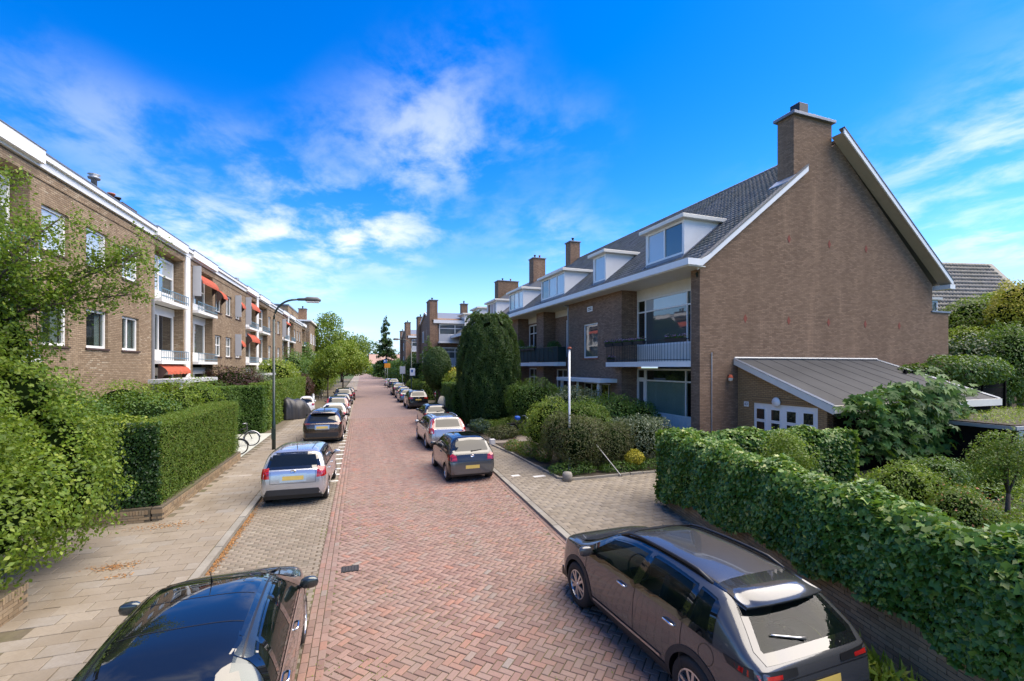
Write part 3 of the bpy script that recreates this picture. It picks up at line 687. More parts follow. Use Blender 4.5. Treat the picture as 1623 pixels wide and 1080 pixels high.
for k in range(4):
    s0 = -3.60 + k * .70
    for z0, z1 in ((1.70, 2.12), (1.16, 1.58)):
        fr = MB(); hexa(fr, PD, s0 + .08, s0 + .56, z0 - .05, z1 + .05, 0.001, .03); f_ = fr.build('light_frame', 'white_paint', gdo)
        hexa(MB(), PD, s0 + .13, s0 + .51, z0, z1, .0305, .034).build('pane', 'glass_dark', f_)
    hexa(MB(), PD, s0 + .04, s0 + .60, .3, 1.02, .001, .02).build('door_board', 'white_paint', gdo)
MB().lathe([(0, -.06), (.16, -.05), (.2, 0), (.16, .05), (0, .06)], 12, (T0 - .09, -2.0, 2.46), 'x').build('bulkhead_light', 'white_paint', an, True)
np_ = MB(); hexa(np_, PA, -.60, -.36, 2.16, 2.38, 0.001, .012); npl = np_.build('number_plate', 'white_paint', an)
def text_mesh(s, size, mat, name, parent, M, extrude=.002):
    c = bpy.data.curves.new(name, 'FONT'); c.body = s; c.size = size; c.extrude = extrude; c.align_x = 'CENTER'; c.align_y = 'CENTER'
    o = bpy.data.objects.new(name + '_tmp', c); COL.objects.link(o)
    me = bpy.data.meshes.new_from_object(o.evaluated_get(bpy.context.evaluated_depsgraph_get())); bpy.data.objects.remove(o)
    me.materials.clear(); me.materials.append(MATS[mat]); q = link(name, me, parent); q.matrix_local = M; return q
text_mesh('63', .17, 'black_paint', 'number', npl, Matrix.Translation((T0 - .016, -.48, 2.27)) @ Matrix(((0, 0, -1), (-1, 0, 0), (0, 1, 0))).to_4x4())
# roof, trims, rear and front walls
rf = MB().add([(T0 - .18, -4.35, az(-4.35)), (T1 + .25, -4.35, az(-4.35)), (T1 - .55, -.003, az(0)), (T0 - .18, -.003, az(0)), (T0 - .18, -4.35, az(-4.35) - .1), (T1 + .25, -4.35, az(-4.35) - .1), (T1 - .55, -.003, az(0) - .1), (T0 - .18, -.003, az(0) - .1)],
              [(0, 1, 2, 3), (7, 6, 5, 4), (0, 4, 5, 1), (1, 5, 6, 2), (3, 2, 6, 7), (0, 3, 7, 4)]).build('felt_roof', 'roof_felt', an)
for k in range(1, 9):
    a = T0 - .18 + (T1 + .25 - T0) * k / 9; q_ = T0 - .18 + (T1 - .55 - T0) * k / 9
    MB().tube([(a, -4.34, az(-4.35) + .004), (q_, -.01, az(0) + .004)], .011, 4).build('felt_seam', 'roof_felt', rf)
def bar(p, q, w, h): 
    p, q = Vector(p), Vector(q); return MB().tube([p, q], w, 4)
bar((T0 - .20, -4.38, az(-4.35) + .02), (T0 - .20, -.01, az(0) + .02), .05, 0).build('roof_trim', 'grey_zinc', an)
bar((T1 + .25, -4.38, az(-4.35) + .02), (T1 - .55, -.01, az(0) + .02), .05, 0).build('roof_trim', 'grey_zinc', an)
bar((T0 - .20, -.03, az(0) + .05), (T1 - .5, -.03, az(0) + .05), .05, 0).build('roof_flashing', 'grey_zinc', an)
MB().prism([(-4.38, az(-4.35) - .30), (-4.38, az(-4.35) - .01), (-.01, az(0) - .01), (-.01, az(0) - .24)], .05, 'x', T0 - .23).build('fascia', 'cream_paint', an)
MB().box(T0 - .23, T1 + .28, -4.44, -4.36, az(-4.35) - .26, az(-4.35) + .02).build('fascia', 'cream_paint', an)
PB = frame_of((0, SB, 0), (1, 0, 0), (0, -1, 0))
bw_ = wall('rear_wall', an, PB, T0, T1, 0, 2.28, [(2.35, 3.25, .1, 2.1)], 'black_board', .2)
for k in range(28):
    a = 3.28 + k * .305; hexa(MB(), PB, a, a + .29, .05, 2.25, .002, .02).build('board', 'black_board', bw_)
dd = MB(); hexa(dd, PB, 2.36, 3.24, .11, 2.09, -.10, -.05); ddo = dd.build('side_door', 'black_board', an)
hexa(MB(), PB, 3.05, 3.13, 1.05, 1.25, -.049, -.02).build('handle', 'grey_zinc', ddo); hexa(MB(), PB, 2.2, 3.4, 2.11, 2.17, .003, .06).build('door_head', 'lead_grey', ddo)
MB().box(T1 - .2, T1, SB, -.05, 0, 2.3).build('end_wall', 'brick_yellow', an)
# ================================================================== APARTMENT ROW ON THE LEFT
LA = math.atan2(0.01506, 0.99989); LO = Vector((-9.1, 26.0, 0)); LDv = Vector((0.01506, 0.99989, 0))
BL = 16.45
BAYS = [(.90, 4.35), (12.55, 15.95)]; WINS = [(4.85, 6.15), (7.15, 8.55), (9.6, 11.0)]
def block(k, label, spec):
    base = LO + LDv * (3.25 + BL * k)
    b = thing('apartment_block', label, 'apartment block', tuple(base), -LA, 'brick apartment blocks in a row')
    P = frame_of((0, 0, 0), (0, 1, 0), (1, 0, 0)); PR = frame_of((-.42, 0, 0), (0, 1, 0), (1, 0, 0))
    holes = []; a0, a1 = .05, BL - .05
    for s0, s1 in BAYS: holes.append((s0, s1, .2, 9.55))
    for s0, s1 in WINS:
        for z0, z1 in ((1.3, 2.7), (4.56, 5.96), (7.48, 8.88)): holes.append((s0, s1, z0, z1))
    wall('front_wall', b, P, a0, a1, 0, 9.88, holes, 'brick_tan', .6)
    for i, (s0, s1) in enumerate(WINS):
        for j, (z0, z1) in enumerate(((1.3, 2.7), (4.56, 5.96), (7.48, 8.88))):
            cols = [(s0 + s1) / 2] if (i + k) % 3 == 1 or k >= 0 else []
            if k < 0 and i == 2: cols = [s0 + (s1 - s0) * .42]
            g = spec['glass'][j]
            if k <= 1 and g == 'glass_mid':
                g = 'glass_semi'
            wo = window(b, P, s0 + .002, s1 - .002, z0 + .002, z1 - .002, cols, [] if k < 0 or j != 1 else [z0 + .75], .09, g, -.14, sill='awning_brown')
            if g == 'glass_semi':
                rr_ = random.Random(i * 7 + j * 3 + k * 13); wd = rr_.uniform(.25, .5) * (s1 - s0)
                curtain_mesh(P, s0 + .06, s0 + .06 + wd, z0 + .05, z1 - .05, -.26, 'curtain_white', wo, .14, .02)
                if rr_.random() < .6: curtain_mesh(P, s1 - .06 - wd * .7, s1 - .06, z0 + .05, z1 - .05, -.26, 'curtain_white', wo, .14, .02)
    hexa(MB(), P, a0, a1, 9.56, 9.80, .001, .03).build('soldier_course', 'brick_tan', b)
    hexa(MB(), P, -.02, BL - .02, 9.90, 10.14, -.3, .10).build('cornice', 'white_paint', b)
    hexa(MB(), P, -.02, BL - .02, 10.141, 10.30, -.3, .20).build('cornice_edge', 'white_paint', b)
    hexa(MB(), P, -.02, BL - .02, 10.301, 10.35, -.3, .22).build('cornice_cap', 'lead_grey', b)
    for q0, q1 in ((.42, 4.62), (12.3, BL - .42)): hexa(MB(), P, q0, q1, 9.98, 10.38, -.35, .23).build('bay_cornice', 'white_paint', b); hexa(MB(), P, q0 - .02, q1 + .02, 10.381, 10.41, -.37, .25).build('bay_cornice_cap', 'lead_grey', b)
    hexa(MB(), P, 0, BL - .02, 9.9, 10.0, -10, -.31).build('flat_roof', 'roof_felt', b)
    hexa(MB(), P, -.30, .30, 0, 9.895, -.3, .08).build('white_column', 'white_paint', b)
    if spec.get('pipe'): hexa(MB(), P, 12.2, 12.29, .2, 7.0, .01, .09).build('drain_pipe', 'grey_zinc', b)
    for bi, (s0, s1) in enumerate(BAYS):
        w = s1 - s0; pr = s0 + .002; q = s1 - .002
        hexa(MB(), PR, pr, q, 9.35, 9.548, -.2, .0).build('bay_lintel', 'brick_tan', b)
        for lv, (zf, zt) in enumerate(((.2, 3.55), (4.2, 6.55), (7.13, 9.34))):
            # glazing: left light with transom, right light
            n = 2
            W_ = w * .66
            off = pr if bi == 1 else pr
            window(b, PR, pr, q - w * .02, zf + .42, zt, [pr + w * .45], [zf + 1.35] if lv == 2 else [], .10, spec['bay'][lv], -.05, 'bay_window', cells={(1, 0): 'glass_mid'} if lv == 2 else {(0, 0): 'glass_mid'})
            hexa(MB(), PR, pr, q, zf, zf + .418, -.11, -.0).build('panel', 'white_paint', b)
            if lv < 2: hexa(MB(), PR, pr, q, zt + .002, zf + (3.63 if lv == 0 else 2.70), -.15, .02).build('panel_over_window', 'white_paint', b)
        for lv, z in enumerate((4.02, 6.95)):
            sl = MB(); hexa(sl, P, pr, q, z, z + .16, -.41, .28); so = sl.build('balcony_slab', 'white_paint', b)
            rl = MB(); 
            for zz in (.28, .62): hexa(rl, P, pr + .02, q - .02, z + zz, z + zz + .035, .24, .275)
            rl_o = None
            for zz in (.28, .62):
                r_ = MB(); hexa(r_, P, pr + .02, q - .02, z + zz, z + zz + .035, .24, .275); r_.build('rail', 'blue_rail', so)
            nb = 15
            bm_ = MB(); hexa(bm_, P, 0, .022, z + .161, z + .62, .245, .267); me = bm_.mesh('baluster', 'blue_rail')
            for t in range(nb): o = link('baluster', me, so); o.location = (0, pr + .05 + (w - .12) * t / (nb - 1), 0)
    # awnings and shutters
    def awning(s0, s1, z, drop, mat='awning_orange', side=True, out=.42):
        pts = [(0.03, z), (out * .45, z - drop * .30), (out * .8, z - drop * .62), (out, z - drop)]
        m = MB(); nn = 14
        for i in range(nn + 1):
            s = s0 + (s1 - s0) * i / nn; sag = .03 * math.sin(i * 1.9) 
            for (x, zz) in pts: m.v.append((x, s, zz + sag * (x / out)))
            m.v.append((out + .02, s, z - drop - .16 + .04 * (i % 2)))
        for i in range(nn):
            for j in range(4): m.f.append((i * 5 + j, i * 5 + j + 1, (i + 1) * 5 + j + 1, (i + 1) * 5 + j))
        a = m.build('awning', mat, b)
        if side:
            for s in (s0, s1):
                MB().prism([(x, zz) for x, zz in pts] + [(.03, z - drop - .5)], .012, 'y', s).build('awning_side', 'awning_brown', a)
        return a
    for (s0, s1, z, d) in spec.get('awn', []): awning(s0 + .1, s1 - .1, z, d * .62)
    for (s0, z0, z1) in spec.get('shut', []): hexa(MB(), P, s0, s0 + .55, z0, z1, .02, .55).build('shutter_box', 'shutter_grey', b) if False else hexa(MB(), P, s0 - .03, s0 + .02, z0, z1, .02, .42).build('shutter', 'shutter_grey', b)
    for (a, n, h, kind) in spec.get('stack', []):
        if kind == 'pipe':
            MB().lathe([(0, 10.0), (.10, 10.0), (.10, 10.0 + h), (.20, 10.0 + h), (.22, 10.06 + h), (.12, 10.12 + h), (.22, 10.18 + h), (0, 10.22 + h)], 10, (-n, a, 0)).build('flue_pipe', 'grey_zinc', b, True)
        else: chimney(b, -n - .5, -n + .5, a, a + 1.1, 9.95, 10.0 + h, 'brick_tan', 'awning_brown', ((.5, .75), (.5, .3)))
    # canopy over the entrance
    hexa(MB(), P, 11.2, 16.0, 3.15, 3.32, .25, 1.6).build('entrance_canopy', 'shutter_grey', b)
    hexa(MB(), P, 11.3, 11.4, 0, 3.149, 1.4, 1.5).build('canopy_post', 'white_paint', b)
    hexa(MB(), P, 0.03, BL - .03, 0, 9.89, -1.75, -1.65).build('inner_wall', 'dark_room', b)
    return b
block(-1, 'tan brick apartment block behind the privet tree, pale sky reflection painted in its upper windows', dict(glass=('glass_dark', 'glass_mid', 'glass_pale'), bay=('glass_dark', 'glass_dark', 'glass_pale'), pipe=True, awn=[(12.7, 15.8, 4.0, .55)], stack=[(10.2, 1.2, 1.55, 'pipe'), (11.4, 1.3, .95, 'chimney')]))
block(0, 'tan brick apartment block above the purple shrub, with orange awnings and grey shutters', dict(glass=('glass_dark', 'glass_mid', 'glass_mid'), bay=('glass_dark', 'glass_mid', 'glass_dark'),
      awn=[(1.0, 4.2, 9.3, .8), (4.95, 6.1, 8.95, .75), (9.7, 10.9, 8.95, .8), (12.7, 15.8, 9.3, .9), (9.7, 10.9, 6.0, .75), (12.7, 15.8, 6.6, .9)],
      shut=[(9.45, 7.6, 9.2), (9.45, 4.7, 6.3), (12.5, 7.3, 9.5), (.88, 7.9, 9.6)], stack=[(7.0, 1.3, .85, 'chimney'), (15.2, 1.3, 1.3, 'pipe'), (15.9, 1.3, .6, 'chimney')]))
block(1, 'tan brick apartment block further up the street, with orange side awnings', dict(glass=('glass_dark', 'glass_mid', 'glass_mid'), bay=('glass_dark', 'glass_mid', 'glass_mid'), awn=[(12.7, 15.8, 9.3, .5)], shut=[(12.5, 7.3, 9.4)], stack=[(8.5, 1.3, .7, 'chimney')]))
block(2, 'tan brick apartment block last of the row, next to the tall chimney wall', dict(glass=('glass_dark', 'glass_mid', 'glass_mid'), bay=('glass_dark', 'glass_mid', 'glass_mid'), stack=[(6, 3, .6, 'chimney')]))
# brick end house closing the row
e = thing('end_house', 'brick house with broad chimney wall standing beyond the apartment row', 'house', (-13, 80, 0))
MB().box(-4, 2.0, 0, 14, 0, 13.6).build('wall', 'brick_tan', e); MB().box(2.001, 5.1, 0.3, 14, 0, 11.2).build('front_wall', 'brick_tan', e)
MB().box(1.95, 5.4, .1, 14.2, 11.2, 11.45).build('cornice', 'white_paint', e); MB().box(-4.1, 2.1, -.1, 14.1, 13.6, 13.8).build('coping', 'lead_grey', e)
chimney(e, 3.0, 4.2, 4, 5.5, 11.4, 13.6, 'brick_red_brown')
Pe = frame_of((5.1, 80 - 80, 0), (0, 1, 0), (1, 0, 0))
for k in range(3):
    for z in (1.5, 4.6, 7.6): window(e, Pe, 1.5 + k * 4, 3.2 + k * 4, z, z + 1.7, [2.3 + k * 4], [], .1, 'glass_mid', .03)
# ================================================================== HOUSES FURTHER ALONG THE RIGHT
hc = thing('far_terraced_house', 'brown brick terraced house with white dormer rising behind the yew crown', 'house', (RC[0], RC[1], 0), RA)
s0, s1 = 28.4, 50.5
MB().prism([(.3, 0), (16.6, 0), (16.6, 8), (8.4, 14.2), (.3, 8.0)], s1 - s0, 'y', s0).build('wall', 'brick_red_brown', hc)
MB().prism([(-.6, 8.0), (8.4, 14.95), (8.4, 14.7), (-.6, 7.75)], s1 - s0 + .4, 'y', s0 - .2).build('roof', 'roof_tile', hc)
MB().prism([(8.401, 14.95), (17, 8.2), (17, 7.95), (8.401, 14.7)], s1 - s0 + .4, 'y', s0 - .2).build('rear_roof', 'roof_tile', hc)
MB().box(-.95, -.55, s0 - .2, s1 + .2, 7.7, 8.05).build('fascia', 'white_paint', hc)
Pc = frame_of((.3, 0, 0), (0, 1, 0), (-1, 0, 0))
for k in range(6):
    for z in (1.0, 4.6): window(hc, Pc, s0 + 1.2 + k * 3.6, s0 + 3.6 + k * 3.6, z, z + 2.2, [s0 + 2.4 + k * 3.6], [z + 1.6], .12, 'glass_mid', .03)
for a, b_ in ((31.0, 34.5), (38, 41.0), (45, 48)): dormer(hc, a, b_, 3)
chimney(hc, 7.4, 9.0, 36, 37.4, 13.5, 17.2, 'brick_red_brown', pots=((.3, .5), (.7, .5))); chimney(hc, 7.0, 10.2, 48.5, 50.2, 13.5, 16.6, 'brick_brown', pots=((.3, .5), (.7, .5)))
def cross_house(name, label, x, y, wx, wy, ze, za, zch, bal=True):
    h = thing(name, label, 'house', (x, y, 0))
    MB().prism([(0, 0), (wy, 0), (wy, ze), (wy / 2, za), (0, ze)], wx, 'x', 0).build('wall', 'brick_red_brown', h)
    for a in (0, 1):
        q = [(-.4, ze - .15), (wy / 2, za + .2), (wy / 2, za), (-.4, ze - .4)] if a == 0 else [(wy / 2 + .001, za + .2), (wy + .4, ze - .15), (wy + .4, ze - .4), (wy / 2 + .001, za)]
        MB().prism(q, wx + .5, 'x', -.1).build('roof' if a == 0 else 'rear_roof', 'lead_grey', h)
        MB().prism([(p[0], p[1] + .02) for p in q], .12, 'x', -.23).build('barge_board', 'white_paint', h)
    MB().box(0, wx, -.55, -.4, ze - .55, ze - .1).build('fascia', 'white_paint', h)
    for (c0, c1) in ((-.4, 2.6), (wy - 2.2, wy + .2)): chimney(h, -.5, .55, c0, c1, 0, zch if c0 < 0 else zch - .9, 'brick_red_brown')
    chimney(h, wx * .45, wx * .45 + 1, wy / 2 - .5, wy / 2 + .5, za - .3, za + 1.6, 'brick_red_brown')
    P = frame_of((0, 0, 0), (1, 0, 0), (0, -1, 0)); G_ = frame_of((0, 0, 0), (0, 1, 0), (-1, 0, 0))
    for z in (1.2, 4.2, 7.4):
        window(h, P, .8, wx * .62, z, z + 2.3, [wx * .25, wx * .43], [z + 1.7], .12, 'glass_mid', .03); window(h, P, wx * .7, wx * .9, z + .8, z + 2.2, [], [], .12, 'glass_dark', .03)
        if z > 4:
            sl = MB().box(.6, wx * .66, -1.2, -.035, z - .35, z - .15).build('balcony_slab', 'white_paint', h); MB().box(.6, wx * .66, -1.2, -1.14, z - .149, z + .85).build('balcony_front', 'shutter_grey', sl)
    MB().box(wx * .66, wx * .69, -1.2, -1.1, 0, ze - .5).build('balcony_post', 'white_paint', h)
    for k in (.3, .62):
        for z in (4.5, 7.6): window(h, G_, wy * k, wy * k + 1.3, z, z + 1.7, [], [], .1, 'glass_mid', .03)
    return h
cross_house('cross_house', 'brick house with two tall chimneys and balconies behind the egg topiary', 9.3, 62, 12, 15, 10.3, 11.9, 12.8)
cross_house('cross_house', 'small distant brick house with tall chimneys beside the tall spruce', 9.6, 100, 12, 15, 10.6, 12.2, 13.3)
plain('roof_pink', (.42, .27, .21), .8, var=.15)
# low houses closing the street
for k, (x, y, w, lab) in enumerate(((-6, 262, 16, 'pale house with pink roof closing the far end of the street, left of the road'), (14, 275, 18, 'pale distant house with pink roof at the end of the street, right of the road'))):
    h = thing('distant_house', lab, 'house', (x, y, 0))
    MB().box(-w / 2, w / 2, 0, 10, 0, 5.5).build('wall', 'cream_paint', h)
    MB().prism([(-.6, 5.5), (5, 11.0), (10.6, 5.5)], w + 1, 'x', -w / 2 - .5).build('roof', 'roof_pink', h)
    Ph = frame_of((0, 0, 0), (1, 0, 0), (0, -1, 0))
    for j in range(4):
        for z in (.8, 3.3): window(h, Ph, -w / 2 + 1 + j * w / 4.3, -w / 2 + 2.6 + j * w / 4.3, z, z + 1.6, [], [], .15, 'glass_mid', .04)
# house behind the back gardens on the far right
def tri_tag(): pass
hr = thing('garden_house', 'house with dark pantile roof and white dormers behind the back garden trees', 'house', (39, 27.5, 0), R(-12))
MB().box(-9, 20, 0, 9, 0, 8.0).build('wall', 'brick_tan_plain', hr)
MB().prism([(-.5, 7.2), (5.0, 14.2), (5.0, 13.9), (-.5, 6.9)], 30, 'x', -9.5).build('roof', 'roof_tile', hr); MB().prism([(5.001, 14.2), (10, 7.2), (10, 6.9), (5.001, 13.9)], 30, 'x', -9.5).build('rear_roof', 'roof_tile', hr)
aa = math.atan2(7.0, 5.5)
tiles(hr, Vector((19.9, -.52, 7.22)), (-1, 0, 0), (0, math.cos(aa), math.sin(aa)), (0, -math.sin(aa), math.cos(aa)), 82, 17, nparts=0, pw=.36, pl=.52)
Pr = frame_of((0, .4, 0), (1, 0, 0), (0, -1, 0))
for (a, b_) in ((-7.2, -4.6), (-1.2, 2.0), (6, 9)):
    d = hexa(MB(), Pr, a, b_, 7.6, 9.7, -2.6, .0).build('dormer', 'white_paint', hr); hexa(MB(), Pr, a - .2, b_ + .2, 9.701, 9.9, -2.6, .25).build('dormer_roof', 'cream_paint', d)
    window(d, Pr, a + .1, b_ - .1, 8.2, 9.6, [(a + b_) / 2], [], .12, 'glass_mid', .03, 'dormer_window')
for (a, z) in ((-3.6, 11.8), (3.5, 11.9)):
    yy = -.5 + (z - 7.2) / 7 * 5.5
    v = [(a, yy, z + .12), (a + 1.2, yy, z + .12), (a + 1.2, yy + 1.0, z + 1.39), (a, yy + 1.0, z + 1.39)]
    s_ = MB().add(v + [(p[0], p[1] + .05, p[2] - .3) for p in v], [(0, 1, 2, 3), (4, 7, 6, 5), (0, 4, 5, 1), (1, 5, 6, 2), (2, 6, 7, 3), (3, 7, 4, 0)]).build('skylight', 'lead_grey', hr)
    c = Vector(v[0]) * .25 + Vector(v[1]) * .25 + Vector(v[2]) * .25 + Vector(v[3]) * .25
    MB().add([tuple(c + (Vector(p) - c) * .82 + Vector((0, -.012, .01))) for p in v], [(0, 1, 2, 3)]).build('skylight_pane', 'glass_pale', s_)
MB().lathe([(0, 13.9), (.12, 13.9), (.12, 14.9), (.22, 14.92), (.2, 15.2), (0, 15.25)], 10, (2.5, 5, 0)).build('flue_pipe', 'grey_zinc', hr, True)
# ================================================================== CARS
plain('tyre', (.012, .012, .012), .75, var=.25, scale=15); plain('car_black', (.010, .010, .011), .4, var=.2, scale=20); plain('car_cladding', (.022, .022, .023), .6, var=.2, scale=20)
plain('rim_silver', (.55, .55, .56), .3, .9, .08); plain('rim_dark', (.03, .03, .032), .3, .6, .1); plain('chrome', (.75, .76, .78), .18, 1.0, .04)
plain('plate_yellow', (.60, .43, .10), .5, var=.15, scale=9, coat=.3); plain('light_white', (.75, .75, .75), .15, var=.05, coat=.8); plain('cabin', (.022, .021, .02), .8, var=.3, scale=9); plain('seat_fabric', (.05, .048, .046), .9, var=.2, scale=14)
def redlamp(name, c):
    m, t, b = nt(name); b.inputs['Base Color'].default_value = (*c, 1); b.inputs['Roughness'].default_value = .12; b.inputs['Coat Weight'].default_value = 1
    w = N(t, 'ShaderNodeTexWave'); w.inputs['Scale'].default_value = 9; tcn = N(t, 'ShaderNodeTexCoord'); t.links.new(tcn.outputs['Object'], w.inputs['Vector'])
    t.links.new(mixcol(t, w.outputs[0], c, tuple(x * .45 for x in c)), b.inputs['Base Color'])
redlamp('lamp_red', (.42, .012, .012)); redlamp('lamp_dark_red', (.12, .006, .007)); redlamp('lamp_orange', (.6, .18, .03))
glassmat('car_glass', (.008, .010, .010), 0, .02, .5, 0.0); glassmat('car_glass_clear', (.006, .012, .010), .62, .02, .6, 0.0); glassmat('car_glass_roof', (.006, .007, .008), 0, .015)
for nm, c, mt in (('paint_graphite', (.05, .052, .056), .25), ('paint_greenblack', (.04, .052, .054), .6), ('paint_silver', (.50, .51, .53), .7), ('paint_black', (.010, .010, .011), .25), ('paint_estate', (.38, .385, .39), .7), ('paint_navy', (.016, .022, .035), .5),
                  ('paint_bronze', (.085, .066, .055), .7), ('paint_white', (.72, .72, .71), .0), ('paint_blue', (.10, .16, .24), .6), ('paint_maroon', (.07, .016, .018), .5), ('paint_grey', (.11, .115, .12), .6), ('paint_darkbrown', (.035, .028, .026), .6), ('paint_pale', (.55, .54, .52), .4)): carpaint(nm, c, mt)
def pchip(xs, ys):
    xs, ys = np.array(xs, float), np.array(ys, float); h = np.diff(xs); d = np.diff(ys) / h; m = np.zeros(len(xs))
    for i in range(1, len(xs) - 1):
        if d[i - 1] * d[i] > 0:
            w1, w2 = 2 * h[i] + h[i - 1], h[i] + 2 * h[i - 1]; m[i] = (w1 + w2) / (w1 / d[i - 1] + w2 / d[i])
    m[0], m[-1] = d[0], d[-1]
    def f(x):
        i = int(min(max(np.searchsorted(xs, x) - 1, 0), len(xs) - 2)); t = min(max((x - xs[i]) / h[i], 0), 1)
        return float((1 + 2 * t) * (1 - t) ** 2 * ys[i] + t * (1 - t) ** 2 * h[i] * m[i] + t * t * (3 - 2 * t) * ys[i + 1] + t * t * (t - 1) * h[i] * m[i + 1])
    return f
def inpoly(x, y, P):
    r = False; j = len(P) - 1
    for i in range(len(P)):
        if (P[i][1] > y) != (P[j][1] > y) and x < (P[j][0] - P[i][0]) * (y - P[i][1]) / (P[j][1] - P[i][1] + 1e-12) + P[i][0]: r = not r
        j = i
    return r
def offset_poly(P, d):
    n = len(P); A = sum(P[i][0] * P[(i + 1) % n][1] - P[(i + 1) % n][0] * P[i][1] for i in range(n)); sg = 1 if A > 0 else -1; out = []
    for i in range(n):
        a, b, c = Vector(P[i - 1]), Vector(P[i]), Vector(P[(i + 1) % n])
        e1 = (b - a); e2 = (c - b)
        if e1.length < 1e-6: e1 = e2
        if e2.length < 1e-6: e2 = e1
        n1 = Vector((e1.y, -e1.x)).normalized() * sg; n2 = Vector((e2.y, -e2.x)).normalized() * sg
        q = (n1 + n2); l = q.length
        q = q / l if l > 1e-4 else n1
        out.append(tuple(b + q * d / max(.5, q.dot(n1))))
    return out
class Shell:
    def __init__(s, sp, ns=110):
        s.sp = sp; L, W = sp['L'], sp['W']; s.L = L
        s.top = pchip(*zip(*sp['top'])); s.belt = pchip(*zip(*sp['belt'])); s.plan = pchip(*zip(*sp['plan']))
        s.bot = pchip([0, .25, L - .3, L], [sp.get('rb', .30), .24, .22, .27])
        lowp = pchip([0, .12, .38, .75, 1], [.90, .965, 1.0, .985, .945])
        u = np.linspace(0, 1, ns); xs = .5 - .5 * np.cos(u * math.pi); xs = (.55 * u + .45 * xs) * L
        xs = np.unique(np.concatenate([xs, [a for a, _ in sp['top']]]))
        s.xs = xs; K1, K2, n = 15, 15, sp.get('n', 4.6)
        V = []; 
        for x in xs:
            zt, zb = s.top(x), s.bot(x); zl = min(s.belt(x), zt - .035); hw = s.plan(x); row = []
            for k in range(K1):
                v = k / (K1 - 1); row.append((hw * lowp(v), zb + (zl - zb) * v))
            yb = hw * .945; h = zt - zl; tum = sp.get('tum', .30)
            for k in range(1, K2 + 1):
                th = math.pi / 2 * k / K2; c = max(0, math.cos(th)) ** (2 / n); q = math.sin(th) ** (2 / n)
                row.append((c * (yb - tum * h * q), zl + h * q))
            full = row + [(-y, z) for y, z in row[:-1]][::-1]
            V += [(x - L / 2, y, z) for y, z in full]
        s.nr = nr = 2 * (K1 + K2) - 1; F = []
        for i in range(len(xs) - 1):
            for j in range(nr - 1): F.append((i * nr + j, (i + 1) * nr + j, (i + 1) * nr + j + 1, i * nr + j + 1))
        for i in (0, len(xs) - 1):
            for j in range(nr // 2): 
                q = (i * nr + j, i * nr + j + 1, i * nr + nr - 2 - j, i * nr + nr - 1 - j); q = q if len(set(q)) == 4 else tuple(dict.fromkeys(q))
                F.append(q if i == 0 else q[::-1])
        s.V, s.F = V, F; s.bvh = BVHTree.FromPolygons([Vector(v) for v in V], F); s.K1 = K1
    def cast(s, axis, a, b, sgn=1):
        if axis == 'side': o, d = Vector((a, sgn * 3, b)), Vector((0, -sgn, 0))
        elif axis == 'rear': o, d = Vector((-6, a, b)), Vector((1, 0, 0))
        elif axis == 'front': o, d = Vector((6, a, b)), Vector((-1, 0, 0))
        else: o, d = Vector((a, b, 4)), Vector((0, 0, -1))
        h = s.bvh.ray_cast(o, d)
        if h[0] is None:
            h = s.bvh.find_nearest(o + d * (2.2 if axis == 'side' else (3 if axis == 'top' else 4)))
        nrm = h[1] if h[1].dot(d) < 0 else -h[1]
        return h[0], nrm
    def patch(s, poly, axis, off=.004, sgn=1, step=.09):
        bm = bmesh.new(); vs = [bm.verts.new((a, b, 0)) for a, b in poly]; bm.faces.new(vs)
        for ax in (0, 1):
            lo, hi = min(p[ax] for p in poly), max(p[ax] for p in poly); k = int((hi - lo) / step)
            for i in range(1, k + 1):
                co = [0, 0, 0]; co[ax] = lo + (hi - lo) * i / (k + 1); no = [0, 0, 0]; no[ax] = 1
                bmesh.ops.bisect_plane(bm, geom=bm.verts[:] + bm.edges[:] + bm.faces[:], plane_co=co, plane_no=no)
        bmesh.ops.triangulate(bm, faces=[f for f in bm.faces if len(f.verts) > 4])
        bm.verts.index_update(); m = MB()
        for v in bm.verts:
            p, n = s.cast(axis, v.co.x, v.co.y, sgn); m.v.append(tuple(p + n * off))
        m.f = [tuple(v.index for v in f.verts) for f in bm.faces]; bm.free(); return m
    def ring(s, poly, axis, din, dout, off=.006, sgn=1, step=.06):
        P = []
        for i in range(len(poly)):
            a, b = Vector(poly[i]), Vector(poly[(i + 1) % len(poly)]); k = max(1, int((b - a).length / step))
            P += [tuple(a + (b - a) * t / k) for t in range(k)]
        A, B = offset_poly(P, -din), offset_poly(P, dout); m = MB(); n = len(P)
        for Q in (A, B):
            for q in Q:
                p, nn = s.cast(axis, *q, sgn); m.v.append(tuple(p + nn * off))
        m.f = [(i, (i + 1) % n, n + (i + 1) % n, n + i) for i in range(n)]; return m
    def strip(s, path, w, axis, off=.004, sgn=1):
        P = []
        for a, b in zip(path[:-1], path[1:]):
            a, b = Vector(a), Vector(b); k = max(1, int((b - a).length / .05)); P += [a + (b - a) * t / k for t in range(k)]
        P.append(Vector(path[-1])); m = MB()
        for i, p in enumerate(P):
            d = (P[min(i + 1, len(P) - 1)] - P[max(i - 1, 0)]).normalized(); nn = Vector((-d.y, d.x)) * w / 2
            for q in (p - nn, p + nn):
                h, no = s.cast(axis, q.x, q.y, sgn); m.v.append(tuple(h + no * off))
        m.f = [(2 * i, 2 * i + 2, 2 * i + 3, 2 * i + 1) for i in range(len(P) - 1)]; return m
